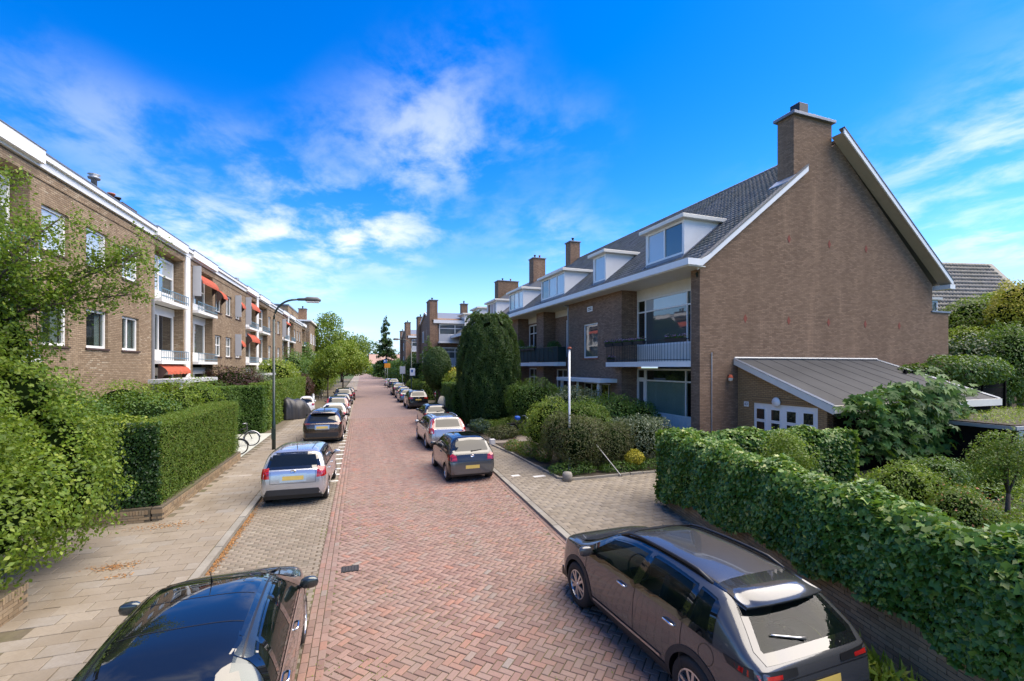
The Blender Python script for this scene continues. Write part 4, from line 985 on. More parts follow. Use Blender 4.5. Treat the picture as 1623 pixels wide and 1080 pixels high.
def wheel_meshes(r, w, style):
    t = MB(); pr = [(r * .66, -w / 2 + .01), (r * .8, -w / 2), (r * .95, -w / 2 + .012), (r, -w / 2 + .04), (r, w / 2 - .04), (r * .95, w / 2 - .012), (r * .8, w / 2), (r * .66, w / 2 - .01), (r * .62, w / 2 - .05), (r * .62, -w / 2 + .05), (r * .66, -w / 2 + .01)]
    t.lathe(pr, 32, axis='y'); tm = t.mesh('tyre_mesh', 'tyre', True)
    q = MB(); rr = r * .655
    q.lathe([(rr, w / 2 - .008), (rr * .93, w / 2 - .004), (rr * .90, w / 2 - .03), (rr * .9, w / 2 - .06)], 28, axis='y')
    n = {'five': 5, 'ten': 10, 'cover': 8}[style]
    for k in range(n):
        a = 2 * math.pi * k / n
        for da in ((-.12, .12) if style == 'five' else (0,)):
            c, s_ = math.cos(a + da), math.sin(a + da); c2, s2 = math.cos(a + da * 1.9), math.sin(a + da * 1.9); wd = rr * (.085 if n < 10 else .07) * (1.6 if style == 'cover' else 1)
            p0 = Vector((c * rr * .14, 0, s_ * rr * .14)); p1 = Vector((c2 * rr * .93, 0, s2 * rr * .93)); d = (p1 - p0).normalized(); nn = Vector((-d.z, 0, d.x)) * wd
            vs = []
            for p, yy in ((p0, w / 2 - .004), (p1, w / 2 - .012)):
                for sg in (-1, 1): vs += [(p.x + sg * nn.x, yy, p.z + sg * nn.z), (p.x + sg * nn.x, yy - .03, p.z + sg * nn.z)]
            q.add(vs, [(0, 2, 6, 4), (1, 5, 7, 3), (0, 4, 5, 1), (2, 3, 7, 6), (0, 1, 3, 2), (4, 6, 7, 5)])
    q.lathe([(0, w / 2 + .002), (rr * .16, w / 2), (rr * .2, w / 2 - .03)], 14, axis='y')
    rm_ = q.mesh('rim_mesh', 'rim_silver'); d = MB().lathe([(0, w / 2 - .05), (rr * .92, w / 2 - .045)], 20, axis='y').mesh('rim_back_mesh', 'rim_dark')
    return tm, rm_, d
CAR_CACHE = {}
def make_car(name, label, sp, paint, loc, rot, near=False, group='cars parked along the street'):
    key = (id(sp), paint, near)
    if key in CAR_CACHE:
        c = copy_tree(CAR_CACHE[key]); c.location = loc; c.rotation_euler = (0, 0, rot); tag(c, label, 'car', group); return c
    root = thing(name, label, 'car', loc, rot, group); CAR_CACHE[key] = root
    L, W, r = sp['L'], sp['W'], sp['r']; S = Shell(sp, 130 if near else 84); X = lambda x: x - L / 2
    axles = [X(sp['ro']), X(sp['ro'] + sp['wb'])]; Ra = r + .065
    # ---- windows as outlines in side view
    def U(x, f=.80):
        zt = S.top(x); zl = min(S.belt(x), zt - .035); return zl + (zt - zl) * f
    def lower(x): return S.belt(x) + .025
    def side_win(b0, b1, t0, t1, f=.80):
        """bottom from b0 to b1 (rear to front), top from t0 to t1, x measured from the rear"""
        n = 7; P = [(X(b0 + (b1 - b0) * k / n), lower(b0 + (b1 - b0) * k / n)) for k in range(n + 1)]
        P += [(X(t1 + (t0 - t1) * k / n), max(U(t1 + (t0 - t1) * k / n, f), lower(t1) + .02)) for k in range(n + 1)]; return P
    holes = []
    wins = [side_win(*w) for w in sp['side']]
    cut_side = wins if near else []
    ws = [(-y, z) for y, z in sp['ws']] [::-1] + [(y, z) for y, z in sp['ws']]
    rw = [(-y, z) for y, z in sp['rw']] [::-1] + [(y, z) for y, z in sp['rw']]
    # ---- body with wheel openings (and window openings on the two nearest cars)
    Vn = [Vector(v) for v in S.V]; keep = []
    for f in S.F:
        c = sum((Vn[i] for i in f), Vector()) / len(f); bad = False
        if abs(c.y) > .5 * W * .55:
            for ax in axles:
                if math.hypot(c.x - ax, c.z - r) < Ra: bad = True
        if near and not bad:
            if abs(c.y) > W * .24 and c.z > .8 and any(inpoly(c.x, c.z, P) for P in wins): bad = True
            elif c.x > X(sp['wsx'][0]) and c.x < X(sp['wsx'][1]) and c.z > .9 and inpoly(c.y, c.z, ws): bad = True
            elif c.x < X(sp['rwx']) and inpoly(c.y, c.z, rw) and not sp.get('no_rear_cut'): bad = True
        if not bad: keep.append(f)
    used = sorted({i for f in keep for i in f}); mp = {o: k for k, o in enumerate(used)}
    b = MB(); b.v = [tuple(Vn[i]) for i in used]; b.f = [tuple(mp[i] for i in f) for f in keep]
    body = link('body', b.mesh('body', paint, True), root)
    for f in body.data.polygons: f.use_smooth = True
    def part(nm, mb, mat, parent=None, smooth=True): 
        me = mb.mesh(nm, mat, smooth); return link(nm, me, parent or root)
    gl = 'car_glass_clear' if near else 'car_glass'
    for sgn in (1, -1):
        for k, P in enumerate(wins):
            w = part('side_window', S.patch(P, 'side', .004, sgn), gl if k != len(wins) - 1 or not sp.get('dark_quarter') else 'car_glass')
            part('window_trim', S.ring(P, 'side', .020 if near else .012, .058 if near else .03, .007, sgn), 'car_glass_roof' if near else 'car_black', w)
        if sp.get('belt_chrome'):
            a, c = sp['belt_chrome']; part('chrome_line', S.strip([(X(a + (c - a) * k / 10), lower(a + (c - a) * k / 10) - .035) for k in range(11)], .022, 'side', .011, sgn), 'chrome')
        # wheel arch lips, wells
        for ax in axles:
            arc = [(ax + math.cos(t) * (Ra + .012), r + math.sin(t) * (Ra + .012)) for t in np.linspace(-.25, math.pi + .25, 24)]
            part('wheel_arch', S.strip(arc, .075 if sp.get('clad') else .045, 'side', .008, sgn), 'car_cladding' if sp.get('clad') else paint, body)
            m = MB(); yo, yi = sgn * (W / 2 - .055), sgn * (W / 2 - .34)
            ts = np.linspace(-.3, math.pi + .3, 20)
            for t in ts: m.v += [(ax + math.cos(t) * (Ra + .01), yo, r + math.sin(t) * (Ra + .01)), (ax + math.cos(t) * (Ra + .01), yi, r + math.sin(t) * (Ra + .01))]
            m.f = [(2 * i, 2 * i + 2, 2 * i + 3, 2 * i + 1) for i in range(len(ts) - 1)]; part('wheel_well', m, 'car_black', body)
        # seams, sill, handles
        for sx in sp['seams']:
            pts = [(X(sx[0]), S.belt(sx[0]) - .0), (X(sx[0]), .62), (X(sx[0] + sx[1]), .30)]; part('door_seam', S.strip(pts, .008, 'side', .003, sgn), 'car_black', body)
        a, c = sp['ro'] + Ra + .03, sp['ro'] + sp['wb'] - Ra - .03
        part('sill', S.patch([(X(a), .21), (X(c), .21), (X(c), .38 if sp.get('clad') else .30), (X(a), .38 if sp.get('clad') else .30)], 'side', .010, sgn), 'car_cladding', body)
        if sp.get('clad_strip'): part('chrome_strip', S.strip([(X(a + .1), .43), (X(c - .05), .36)], .035, 'side', .014, sgn), 'chrome')
        if sp.get('fuel') and sgn == 1:
            fx, fz = sp['fuel']; part('fuel_flap', S.ring([(X(fx) + .1 * math.cos(t), fz + .1 * math.sin(t)) for t in np.linspace(0, 2 * math.pi, 16)[:-1]], 'side', .0, .006, .003, sgn), 'car_black', body)
        for hx in sp['handles']:
            p, n = S.cast('side', X(hx), sp.get('hz', .86), sgn); q = p + n * .03
            part('door_handle', MB().tube([p + Vector((-.10, 0, .0)), q + Vector((-.07, 0, .004)), q + Vector((.07, 0, .004)), p + Vector((.10, 0, 0))], [.012, .014, .014, .012], 8), sp.get('handle', paint))
        # mirror
        mx = sp['mirror']; p, n = S.cast('side', X(mx), S.belt(mx) + .02, sgn)
        m = MB(); c0 = p + Vector((0, sgn * .13, .07))
        for i in range(7):
            t = math.pi * i / 6
            for k in range(10):
                u = 2 * math.pi * k / 10; m.v.append((c0.x - .05 + .10 * math.sin(t) * (1 if math.cos(u) > 0 else .35) * abs(math.cos(u)) ** .6 * (1 if math.cos(u) > 0 else -1), c0.y + sgn * (-.115 * math.cos(t)), c0.z + .075 * math.sin(t) ** .6 * math.sin(u)))
        for i in range(6):
            for k in range(10): m.f.append((i * 10 + k, i * 10 + (k + 1) % 10, (i + 1) * 10 + (k + 1) % 10, (i + 1) * 10 + k))
        mo = part('mirror', m, sp.get('mirror_mat', paint)); part('mirror_arm', MB().tube([p - Vector((0, sgn * .02, 0)), c0 - Vector((.0, sgn * .07, .04))], .028, 6), 'car_black', mo)
        # lights
        for (P, mat) in sp['tail']: part('tail_light', S.patch([(sgn * y, z) for y, z in P], 'rear', .010), mat)
        for (P, mat) in sp.get('tail_side', []): part('tail_light', S.patch([(X(x), z) for x, z in P], 'side', .010, sgn), mat)
        for P in sp['head']: part('headlight', S.patch([(sgn * y, z) for y, z in P], 'front', .008), 'light_white')
        for P in sp.get('head_side', []): part('headlight', S.patch([(X(x), z) for x, z in P], 'side', .008, sgn), 'light_white')
        if sp.get('rails'):
            a, c, yy = sp['rails']; pts = []
            for k in range(9):
                x = a + (c - a) * k / 8; p, n = S.cast('top', X(x), sgn * yy); pts.append(p + Vector((0, 0, .045 if 0 < k < 8 else .0)))
            part('roof_rail', MB().tube(pts, .019, 8), sp.get('rail_mat', 'chrome'))
        for yy in sp.get('roof_lines', []): part('roof_seam', S.strip([(X(sp['rl'][0]), sgn * yy), (X(sp['rl'][1]), sgn * yy)], .02, 'top', .003), 'car_black', body)
    w = part('windscreen', S.patch(ws, 'front', .004), gl); part('screen_trim', S.ring(ws, 'front', .02, .04, .006), 'car_black', w)
    w = part('rear_window', S.patch(rw, 'rear', .004), gl if near and not sp.get('no_rear_cut') else 'car_glass'); part('screen_trim', S.ring(rw, 'rear', .02, .05, .006), 'car_glass_roof', w)
    if sp.get('glass_roof'):
        a, c, y0, y1 = sp['glass_roof']; P = [(X(a), -y0), (X(c), -y1), (X(c), y1), (X(a), y0)]; g = part('glass_roof', S.patch(P, 'top', .004), 'car_glass_roof')
        for k in sp.get('roof_cross', []): part('roof_seam', S.strip([(X(k), -y0), (X(k), y0)], .012, 'top', .006), 'car_black', g)
    if sp.get('hood_seam'):
        a = sp['hood_seam']; 
        for sgn in (1, -1): part('bonnet_seam', S.strip([(X(a), sgn * W * .40), (X(L - .35), sgn * W * .37), (X(L - .14), sgn * W * .28)], .008, 'top', .003), 'car_black', body)
        part('cowl', S.patch([(X(a) - .02, -W * .36), (X(a) + .09, -W * .36), (X(a) + .09, W * .36), (X(a) - .02, W * .36)], 'top', .006), 'car_black', body)
    # bumper, plate, badge, grille
    if sp.get('bumper'): part('bumper', S.patch(sp['bumper'], 'rear', .012), sp.get('bumper_mat', 'car_cladding'), body)
    y0, z0 = sp.get('plate', (.26, .62)); h = .056
    if sp.get('plate_frame'): part('plate_recess', S.patch([(-y0 - .07, z0 - h - .05), (y0 + .07, z0 - h - .05), (y0 + .07, z0 + h + .06), (-y0 - .07, z0 + h + .06)], 'rear', .006), sp['plate_frame'], body)
    part('number_plate', S.patch([(-y0, z0 - h), (y0, z0 - h), (y0, z0 + h), (-y0, z0 + h)], 'rear', .016), 'plate_yellow')
    if sp.get('badge'):
        z = sp['badge']; p, n = S.cast('rear', 0, z); bd = part('badge', MB().lathe([(.0, 0), (.055, .0), (.055, -.008), (.045, -.012), (.04, -.006), (0, -.006)], 18, axis='x'), 'chrome'); bd.location = p + n * .012; bd.scale = (1, 1.25, .8)
    if sp.get('seam_rear'): part('tailgate_seam', S.strip(sp['seam_rear'], .009, 'rear', .003), 'car_black', body)
    part('grille', S.patch([(-.45, .42), (.45, .42), (.5, .62), (-.5, .62)], 'front', .008), 'car_black', body)
    if sp.get('wiper'):
        a = sp['wiper']; pts = []
        for k in range(6):
            p, n = S.cast('rear', a[0] + (a[2] - a[0]) * k / 5, a[1] + (a[3] - a[1]) * k / 5); pts.append(p + n * .025)
        part('wiper', MB().tube(pts, [.02, .012, .012, .012, .01, .008], 6), sp.get('wiper_mat', 'car_black'))
    if sp.get('spoiler'):
        x0, z, hw, th, x1, z1 = sp['spoiler']
        # rounded tail of the roof: follows the roof edge and sticks out over the rear window
        m = MB(); n = 12
        for i in range(n + 1):
            y = -hw + 2 * hw * i / n; q = (abs(y) / hw) ** 3.0
            zl_ = S.cast('top', X(x1), y * .985)[0].z + .006; zt_ = zl_ - (z1 - z)
            m.v += [(X(x1), y * .985, zl_), (X(x0) + .09 * q, y, zt_), (X(x0) + .09 * q + .012, y, zt_ - th), (X(x1), y * .985, zl_ - th * 1.6)]
        for i in range(n):
            for k in range(4): m.f.append((i * 4 + k, i * 4 + (k + 1) % 4, (i + 1) * 4 + (k + 1) % 4, (i + 1) * 4 + k))
        m.f += [(0, 1, 2, 3), tuple(n * 4 + k for k in (3, 2, 1, 0))]; part('spoiler', m, sp.get('spoiler_mat', paint))
    if sp.get('aerial'):
        p, n = S.cast('top', X(sp['aerial']), 0)
        if sp.get('fin'): part('aerial', MB().prism([(p.x - .09, p.z - .005), (p.x + .09, p.z - .005), (p.x - .06, p.z + .07)], .03, 'y', -.015), 'car_black', smooth=False)
        else: part('aerial', MB().tube([p, p + Vector((-.06, 0, .16)) * sp.get('alen', 1), p + Vector((-.18, 0, .34)) * sp.get('alen', 1)], [.012, .005, .003], 6), 'car_black')
    # under side and wheels
    part('underbody', MB().box(X(.15), X(L - .15), -W / 2 + .12, W / 2 - .12, .20, .34), 'car_black', smooth=False)
    tm, rm_, dm = wheel_meshes(r, sp.get('tw', .205), sp.get('wheel', 'five'))
    for ax in axles:
        for sgn in (1, -1):
            wv = link('wheel', tm, root, (ax, sgn * (W / 2 - .115), r)); wv.rotation_euler = (0, random.uniform(0, 6), 0 if sgn > 0 else math.pi)
            link('rim', rm_, wv); link('rim_back', dm, wv)
    if near:
        ca = part('cabin', MB().box(X(.5), X(L - 1.05), -W / 2 + .16, W / 2 - .16, .345, .62), 'cabin', smooth=False)
        fx = sp['ro'] + sp['wb'] - .95
        def seat(x, y, w, back=.62):
            s_ = MB(); s_.box(x, x + .5, y - w / 2, y + w / 2, .62, .74); s_.prism([(x - .05, .70), (x + .1, .70), (x - .08, .70 + back), (x - .2, .70 + back)], w, 'y', y - w / 2)
            return s_
        for sgn in (1, -1):
            q = X(fx) - .75; so = MB().box(q, q + .5, sgn * .38 - .25, sgn * .38 + .25, .621, .74).build('seat', 'seat_fabric', root, bevel=.04)
            MB().prism([(q - .05, .72), (q + .09, .72), (q - .1, 1.24), (q - .2, 1.24)], .46, 'y', sgn * .38 - .23).build('seat_back', 'seat_fabric', so, bevel=.03)
            MB().box(q - .2, q - .1, sgn * .38 - .13, sgn * .38 + .13, 1.26, 1.42).build('headrest', 'seat_fabric', so, bevel=.03)
        q = X(sp['ro']) + .35; so = MB().box(q, q + .5, -.62, .62, .621, .74).build('rear_seat', 'seat_fabric', root, bevel=.04); MB().prism([(q - .05, .72), (q + .09, .72), (q - .12, 1.22), (q - .22, 1.22)], 1.24, 'y', -.62).build('seat_back', 'seat_fabric', so, bevel=.03)
        dx = X(L - 1.45) ; MB().prism([(dx - .35, .7), (dx + .3, .62), (dx + .3, .93), (dx - .1, .98), (dx - .35, .9)], W - .42, 'y', -W / 2 + .21).build('dashboard', 'cabin', root, bevel=.02)
        st = MB(); n1, n2 = 20, 6
        for i in range(n1):
            for k in range(n2):
                a, c = 2 * math.pi * i / n1, 2 * math.pi * k / n2; rr = .18 + .016 * math.cos(c); st.v.append((.016 * math.sin(c), rr * math.cos(a), rr * math.sin(a)))
        for i in range(n1):
            for k in range(n2): st.f.append((i * n2 + k, ((i + 1) % n1) * n2 + k, ((i + 1) % n1) * n2 + (k + 1) % n2, i * n2 + (k + 1) % n2))
        st.box(-.01, .01, -.16, .16, -.03, .02)
        sw = part('steering_wheel', st, 'car_black'); sw.location = (dx - .42, .38 if not sp.get('rhd') else -.38, .95); sw.rotation_euler = (0, R(22), 0)
    return root
def keys(L, hood, cowl, roof, rear):
    return rear + roof + cowl + hood
# -- nearest right: small SUV
SUV = dict(L=4.30, W=1.78, r=.345, ro=.80, wb=2.605, tw=.215, n=4.4, tum=.34, rb=.32, clad=True, clad_strip=True, wheel='five',
    top=[(0, .74), (.03, .96), (.09, 1.03), (.17, 1.10), (.42, 1.33), (.60, 1.455), (.85, 1.50), (1.5, 1.535), (2.1, 1.52), (2.5, 1.455), (2.75, 1.375), (3.05, 1.22), (3.33, 1.075), (3.42, 1.045), (3.8, .99), (4.1, .90), (4.22, .82), (4.28, .70), (4.30, .60)],
    belt=[(0, .90), (.3, 1.03), (1.0, 1.035), (2.2, .99), (3.3, .955), (3.9, .86), (4.3, .55)], plan=[(0, .72), (.06, .78), (.25, .845), (.8, .885), (1.6, .875), (2.6, .875), (3.4, .89), (3.85, .86), (4.1, .76), (4.22, .66), (4.28, .56), (4.30, .48)],
    side=[(1.95, 3.12, 1.83, 2.62), (1.02, 1.85, .95, 1.73), (.62, .97, .66, .90)], ws=[(.66, 1.06), (.64, 1.12), (.50, 1.40), (0.001, 1.425)], wsx=(2.5, 3.5),
    rw=[(.60, 1.06), (.62, 1.10), (.50, 1.38), (0.001, 1.40)], rwx=.75, seams=[(1.90, .0), (1.0, -.1), (3.13, .02)], handles=[2.18, 1.2], hz=.90, handle='chrome', mirror=3.02, mirror_mat='paint_graphite',
    tail=[([(.30, .90), (.76, .90), (.80, .985), (.30, .965)], 'car_black'), ([(.50, .905), (.74, .91), (.75, .955), (.50, .945)], 'lamp_red')], tail_side=[([(.10, .90), (.36, .93), (.42, .99), (.12, .985)], 'car_black'), ([(.14, .91), (.26, .93), (.29, .97), (.15, .97)], 'lamp_red')],
    head=[[(.50, .72), (.72, .78), (.70, .84), (.48, .80)]], head_side=[[(3.88, .83), (4.12, .74), (4.12, .80), (3.92, .885)]], rails=(.85, 2.62, .545), rail_mat='car_black', hood_seam=3.42, bumper=[(-.72, .30), (.72, .30), (.74, .62), (-.74, .62)], plate=(.26, .75), seam_rear=[(-.70, .87), (.70, .87)],
    wiper=(.02, 1.10, .40, 1.17), wiper_mat='rim_silver', spoiler=(.30, 1.43, .54, .035, .80, 1.485), spoiler_mat='paint_graphite', fuel=(.62, .86), roof_lines=[.50], rl=(.8, 2.6))
suv = make_car('parked_suv', 'dark grey five-door SUV with roof rails parked beside the ivy wall', SUV, 'paint_graphite', (4.24, 5.44, .02), R(91.8), True)
# -- nearest left: saloon with glass roof
SAL = dict(L=4.72, W=1.81, r=.325, ro=.98, wb=2.70, n=4.2, tum=.36, wheel='ten',
    top=[(0, .80), (.04, .98), (.12, 1.04), (.55, 1.07), (.72, 1.10), (1.15, 1.34), (1.45, 1.43), (2.1, 1.475), (2.5, 1.465), (2.85, 1.40), (3.2, 1.22), (3.52, 1.03), (3.62, .985), (4.1, .92), (4.45, .82), (4.62, .72), (4.70, .58), (4.72, .5)],
    belt=[(0, .85), (.5, .98), (1.2, .99), (2.4, .965), (3.5, .925), (4.1, .82), (4.72, .45)], plan=[(0, .66), (.08, .78), (.3, .86), (1.0, .90), (2.4, .90), (3.7, .895), (4.2, .84), (4.5, .73), (4.66, .6), (4.72, .48)],
    side=[(2.32, 3.33, 2.26, 2.78), (1.38, 2.24, 1.48, 2.17), (1.00, 1.33, 1.26, 1.42)], ws=[(.70, 1.0), (.68, 1.08), (.52, 1.385), (0.001, 1.41)], wsx=(2.7, 3.75), rw=[(.60, 1.10), (.60, 1.14), (.54, 1.23), (0.001, 1.25)], rwx=1.2, no_rear_cut=True,
    seams=[(2.28, .0), (1.30, -.1), (3.42, .02)], handles=[2.5, 1.55], hz=.85, handle='chrome', mirror=3.25, mirror_mat='paint_greenblack', tail=[([(.40, .78), (.78, .78), (.76, .96), (.45, .94)], 'lamp_red')], head=[[(.45, .60), (.74, .66), (.70, .76), (.42, .70)]],
    glass_roof=(.98, 2.80, .50, .52), roof_cross=[1.65, 2.2], hood_seam=3.62, belt_chrome=(1.0, 3.45), plate=(.26, .68), roof_lines=[.575], rl=(1.2, 2.8), aerial=2.62, alen=.45)
make_car('parked_saloon', 'dark green-black saloon with full glass roof beside the slab pavement', SAL, 'paint_greenblack', (-1.60, 5.72, 0), R(91.5), True)
# -- silver crossover
URB = dict(L=3.93, W=1.725, r=.31, ro=.72, wb=2.46, n=5.2, tum=.24, wheel='cover', rb=.34,
    top=[(0, .66), (.03, .90), (.06, 1.00), (.14, 1.06), (.26, 1.28), (.40, 1.46), (.55, 1.50), (1.2, 1.525), (2.0, 1.50), (2.25, 1.45), (2.6, 1.25), (2.95, 1.03), (3.05, .99), (3.5, .93), (3.78, .82), (3.90, .66), (3.93, .55)],
    belt=[(0, .80), (.2, 1.02), (1.5, .99), (3.0, .93), (3.5, .84), (3.93, .5)], plan=[(0, .72), (.05, .80), (.2, .85), (.8, .86), (2.9, .86), (3.5, .80), (3.8, .68), (3.93, .5)],
    side=[(1.62, 2.62, 1.58, 2.18), (.80, 1.56, .84, 1.50), (.42, .74, .52, .76)], ws=[(.66, 1.03), (.54, 1.42), (0.001, 1.45)], wsx=(2.0, 3.1), rw=[(.64, 1.08), (.56, 1.40), (0.001, 1.41)], rwx=.5, seams=[(1.6, 0), (.8, -.1), (2.7, 0)], handles=[1.8, .98], mirror=2.58,
    tail=[([(.60, .80), (.80, .80), (.79, 1.06), (.62, 1.08)], 'lamp_red'), ([(.66, .86), (.74, .86), (.74, .93), (.66, .93)], 'light_white')], tail_side=[([(.06, .80), (.22, .84), (.24, 1.03), (.12, 1.04)], 'lamp_red')], head=[[(.45, .68), (.70, .72), (.66, .82), (.42, .78)]],
    bumper=[(-.74, .34), (.74, .34), (.66, .50), (-.66, .50)], plate=(.27, .80), plate_frame='paint_silver', badge=.98, seam_rear=[(-.58, 1.02), (-.58, .66), (.58, .66), (.58, 1.02)], hood_seam=3.0, roof_lines=[.42], rl=(.6, 2.1), aerial=.75)
make_car('parked_crossover', 'small silver five-door crossover with red tail lights beside the lamp post', URB, 'paint_silver', (-1.72, 15.85, 0), R(88), group='cars parked along the street')
# -- small black hatchback
YAR = dict(L=3.64, W=1.66, r=.29, ro=.58, wb=2.37, n=4.2, tum=.30, wheel='cover', rb=.30,
    top=[(0, .66), (.05, .82), (.09, .93), (.16, 1.02), (.30, 1.26), (.48, 1.44), (.65, 1.48), (1.3, 1.505), (1.9, 1.46), (2.2, 1.38), (2.6, 1.15), (2.95, .97), (3.05, .93), (3.35, .84), (3.55, .70), (3.62, .58), (3.64, .5)],
    belt=[(0, .72), (.2, .93), (1.3, .93), (2.8, .88), (3.3, .75), (3.64, .45)], plan=[(0, .68), (.06, .76), (.22, .815), (.8, .83), (2.8, .83), (3.3, .75), (3.55, .6), (3.64, .46)],
    side=[(1.25, 2.45, 1.22, 2.05), (.55, 1.18, .66, 1.14)], ws=[(.62, .98), (.50, 1.38), (0.001, 1.41)], wsx=(1.9, 3.1), rw=[(.58, 1.01), (.60, 1.06), (.52, 1.36), (0.001, 1.39)], rwx=.55, seams=[(1.2, -.05), (2.6, 0)], handles=[1.42], mirror=2.42,
    tail=[([(.52, .74), (.74, .74), (.74, .92), (.66, .97), (.54, .90)], 'lamp_red')], tail_side=[([(.10, .74), (.30, .80), (.34, .93), (.16, .95)], 'lamp_red')], head=[[(.40, .62), (.66, .68), (.60, .80), (.38, .74)]],
    bumper=[(-.72, .30), (.72, .30), (.74, .70), (-.74, .70)], bumper_mat='paint_grey', plate=(.24, .53), badge=.88, seam_rear=[(-.52, .95), (-.50, .72), (.50, .72), (.52, .95)], wiper=(.02, 1.02, -.36, 1.06), hood_seam=3.0, glass_roof=(.75, 1.85, .40, .40))
make_car('parked_hatchback', 'small black three-door hatchback with grey bumper beside the drive', YAR, 'paint_black', (3.52, 16.75, 0), R(91.5))
# -- silver estate with tall red lamps
EST = dict(L=4.82, W=1.86, r=.325, ro=1.02, wb=2.815, n=4.6, tum=.26, wheel='ten', rb=.30,
    top=[(0, .62), (.04, .80), (.10, 1.0), (.18, 1.06), (.42, 1.36), (.55, 1.48), (.8, 1.52), (1.8, 1.545), (2.5, 1.50), (2.8, 1.44), (3.2, 1.22), (3.5, 1.04), (3.62, 1.0), (4.2, .94), (4.6, .82), (4.78, .64), (4.82, .52)],
    belt=[(0, .75), (.3, .99), (1.5, .98), (3.5, .94), (4.2, .83), (4.82, .48)], plan=[(0, .74), (.08, .84), (.3, .90), (1, .93), (3.6, .92), (4.3, .85), (4.65, .7), (4.82, .5)],
    side=[(2.35, 3.3, 2.32, 2.82), (1.5, 2.28, 1.5, 2.24), (.62, 1.42, .72, 1.42)], ws=[(.70, 1.04), (.56, 1.42), (0.001, 1.45)], wsx=(2.5, 3.7), rw=[(.60, 1.05), (.54, 1.40), (0.001, 1.42)], rwx=.6, seams=[(2.32, 0), (1.46, -.1), (3.4, 0)], handles=[2.5, 1.66], mirror=3.25,
    tail=[([(.66, .80), (.86, .80), (.86, 1.0), (.72, 1.06), (.66, 1.06)], 'lamp_red'), ([(.63, 1.06), (.74, 1.06), (.66, 1.42), (.57, 1.42)], 'lamp_red'), ([(.70, .82), (.82, .82), (.82, .90), (.70, .90)], 'light_white')], tail_side=[([(.10, .80), (.34, .86), (.34, 1.02), (.20, 1.06)], 'lamp_red'), ([(.20, 1.06), (.32, 1.06), (.58, 1.42), (.48, 1.40)], 'lamp_red')],
    head=[[(.45, .66), (.76, .70), (.70, .82), (.42, .78)]], plate=(.26, .72), rails=(.8, 2.7, .58), rail_mat='rim_silver', seam_rear=[(-.62, .98), (-.60, .62), (.60, .62), (.62, .98)], hood_seam=3.6)
make_car('parked_estate', 'silver estate car with tall red tail lights and roof rails, behind the black hatchback', EST, 'paint_estate', (3.80, 23.35, 0), R(91.5))
# -- generic hatchback and SUV for the rest
HAT = dict(YAR); HAT.update(L=3.97, W=1.69, ro=.72, wb=2.46, bumper=None, top=[(a * 3.97 / 3.64, z * .975) for a, z in YAR['top']], belt=[(a * 3.97 / 3.64, z) for a, z in YAR['belt']], plan=[(a * 3.97 / 3.64, z * 1.02) for a, z in YAR['plan']], glass_roof=None, ws=[(.62, .98), (.50, 1.33), (0.001, 1.36)], rw=[(.58, 1.0), (.60, 1.05), (.50, 1.31), (0.001, 1.33)], side=[(1.36, 2.65, 1.33, 2.2), (.62, 1.28, .74, 1.25)])
BIG = dict(EST); BIG.update(L=4.66, W=1.89, r=.36, clad=True, top=[(a * 4.66 / 4.82, .10 + z * 1.02) for a, z in EST['top']], belt=[(a * 4.66 / 4.82, z * 1.02 + .09) for a, z in EST['belt']], plan=[(a * 4.66 / 4.82, z * 1.01) for a, z in EST['plan']], ro=.95, wb=2.81, tail=[([(.50, .95), (.86, .93), (.86, 1.08), (.52, 1.05)], 'lamp_red')], tail_side=[([(.10, .93), (.38, .97), (.36, 1.08), (.14, 1.08)], 'lamp_red')],
    ws=[(.70, 1.16), (.56, 1.55), (0.001, 1.58)], rw=[(.62, 1.17), (.54, 1.53), (0.001, 1.55)], plate=(.26, .86), badge=1.02, rails=(.8, 2.6, .60), bumper=[(-.76, .36), (.76, .36), (.76, .58), (-.76, .58)], hz=.98, seam_rear=[(-.64, 1.08), (-.62, .66), (.62, .66), (.64, 1.08)])
VEL = dict(BIG); VEL.update(L=4.80, W=1.93, n=4.0, tum=.34, top=[(0, .80), (.04, .98), (.12, 1.06), (.22, 1.12), (.62, 1.42), (.9, 1.56), (1.3, 1.63), (2.0, 1.665), (2.6, 1.62), (2.95, 1.52), (3.3, 1.30), (3.6, 1.12), (3.72, 1.08), (4.3, 1.02), (4.62, .88), (4.76, .7), (4.80, .58)], belt=[(0, .88), (.3, 1.08), (1.5, 1.10), (3.6, 1.04), (4.2, .9), (4.8, .5)],
    plan=[(0, .76), (.08, .86), (.3, .93), (1, .965), (3.6, .955), (4.3, .88), (4.65, .72), (4.8, .52)], ro=.95, wb=2.87, side=[(2.35, 3.4, 2.3, 2.95), (1.4, 2.28, 1.36, 2.22), (.75, 1.32, .98, 1.28)], ws=[(.70, 1.12), (.54, 1.54), (0.001, 1.57)], rw=[(.66, 1.10), (.56, 1.46), (0.001, 1.49)], rwx=1.0, rails=None, plate=(.27, .84), plate_frame='rim_silver', badge=None,
    tail=[([(.58, .98), (.88, .98), (.88, 1.06), (.58, 1.05)], 'lamp_dark_red')], tail_side=[([(.10, .96), (.45, 1.0), (.42, 1.07), (.14, 1.05)], 'lamp_dark_red')], spoiler=(.50, 1.53, .60, .04, 1.0, 1.60), spoiler_mat='paint_bronze', aerial=1.35, fin=True, handles=[2.5, 1.6], seams=[(2.3, 0), (1.3, -.1), (3.5, 0)], mirror=3.3, mirror_mat='car_black')
make_car('parked_suv', 'bronze-brown luxury SUV with pale roof reflections, behind the silver crossover', VEL, 'paint_bronze', (-1.80, 27.0, 0), R(89))
make_car('parked_car', 'dark navy hatchback in front of the silver estate, near the egg topiary', HAT, 'paint_navy', (4.55, 30.7, 0), R(91))
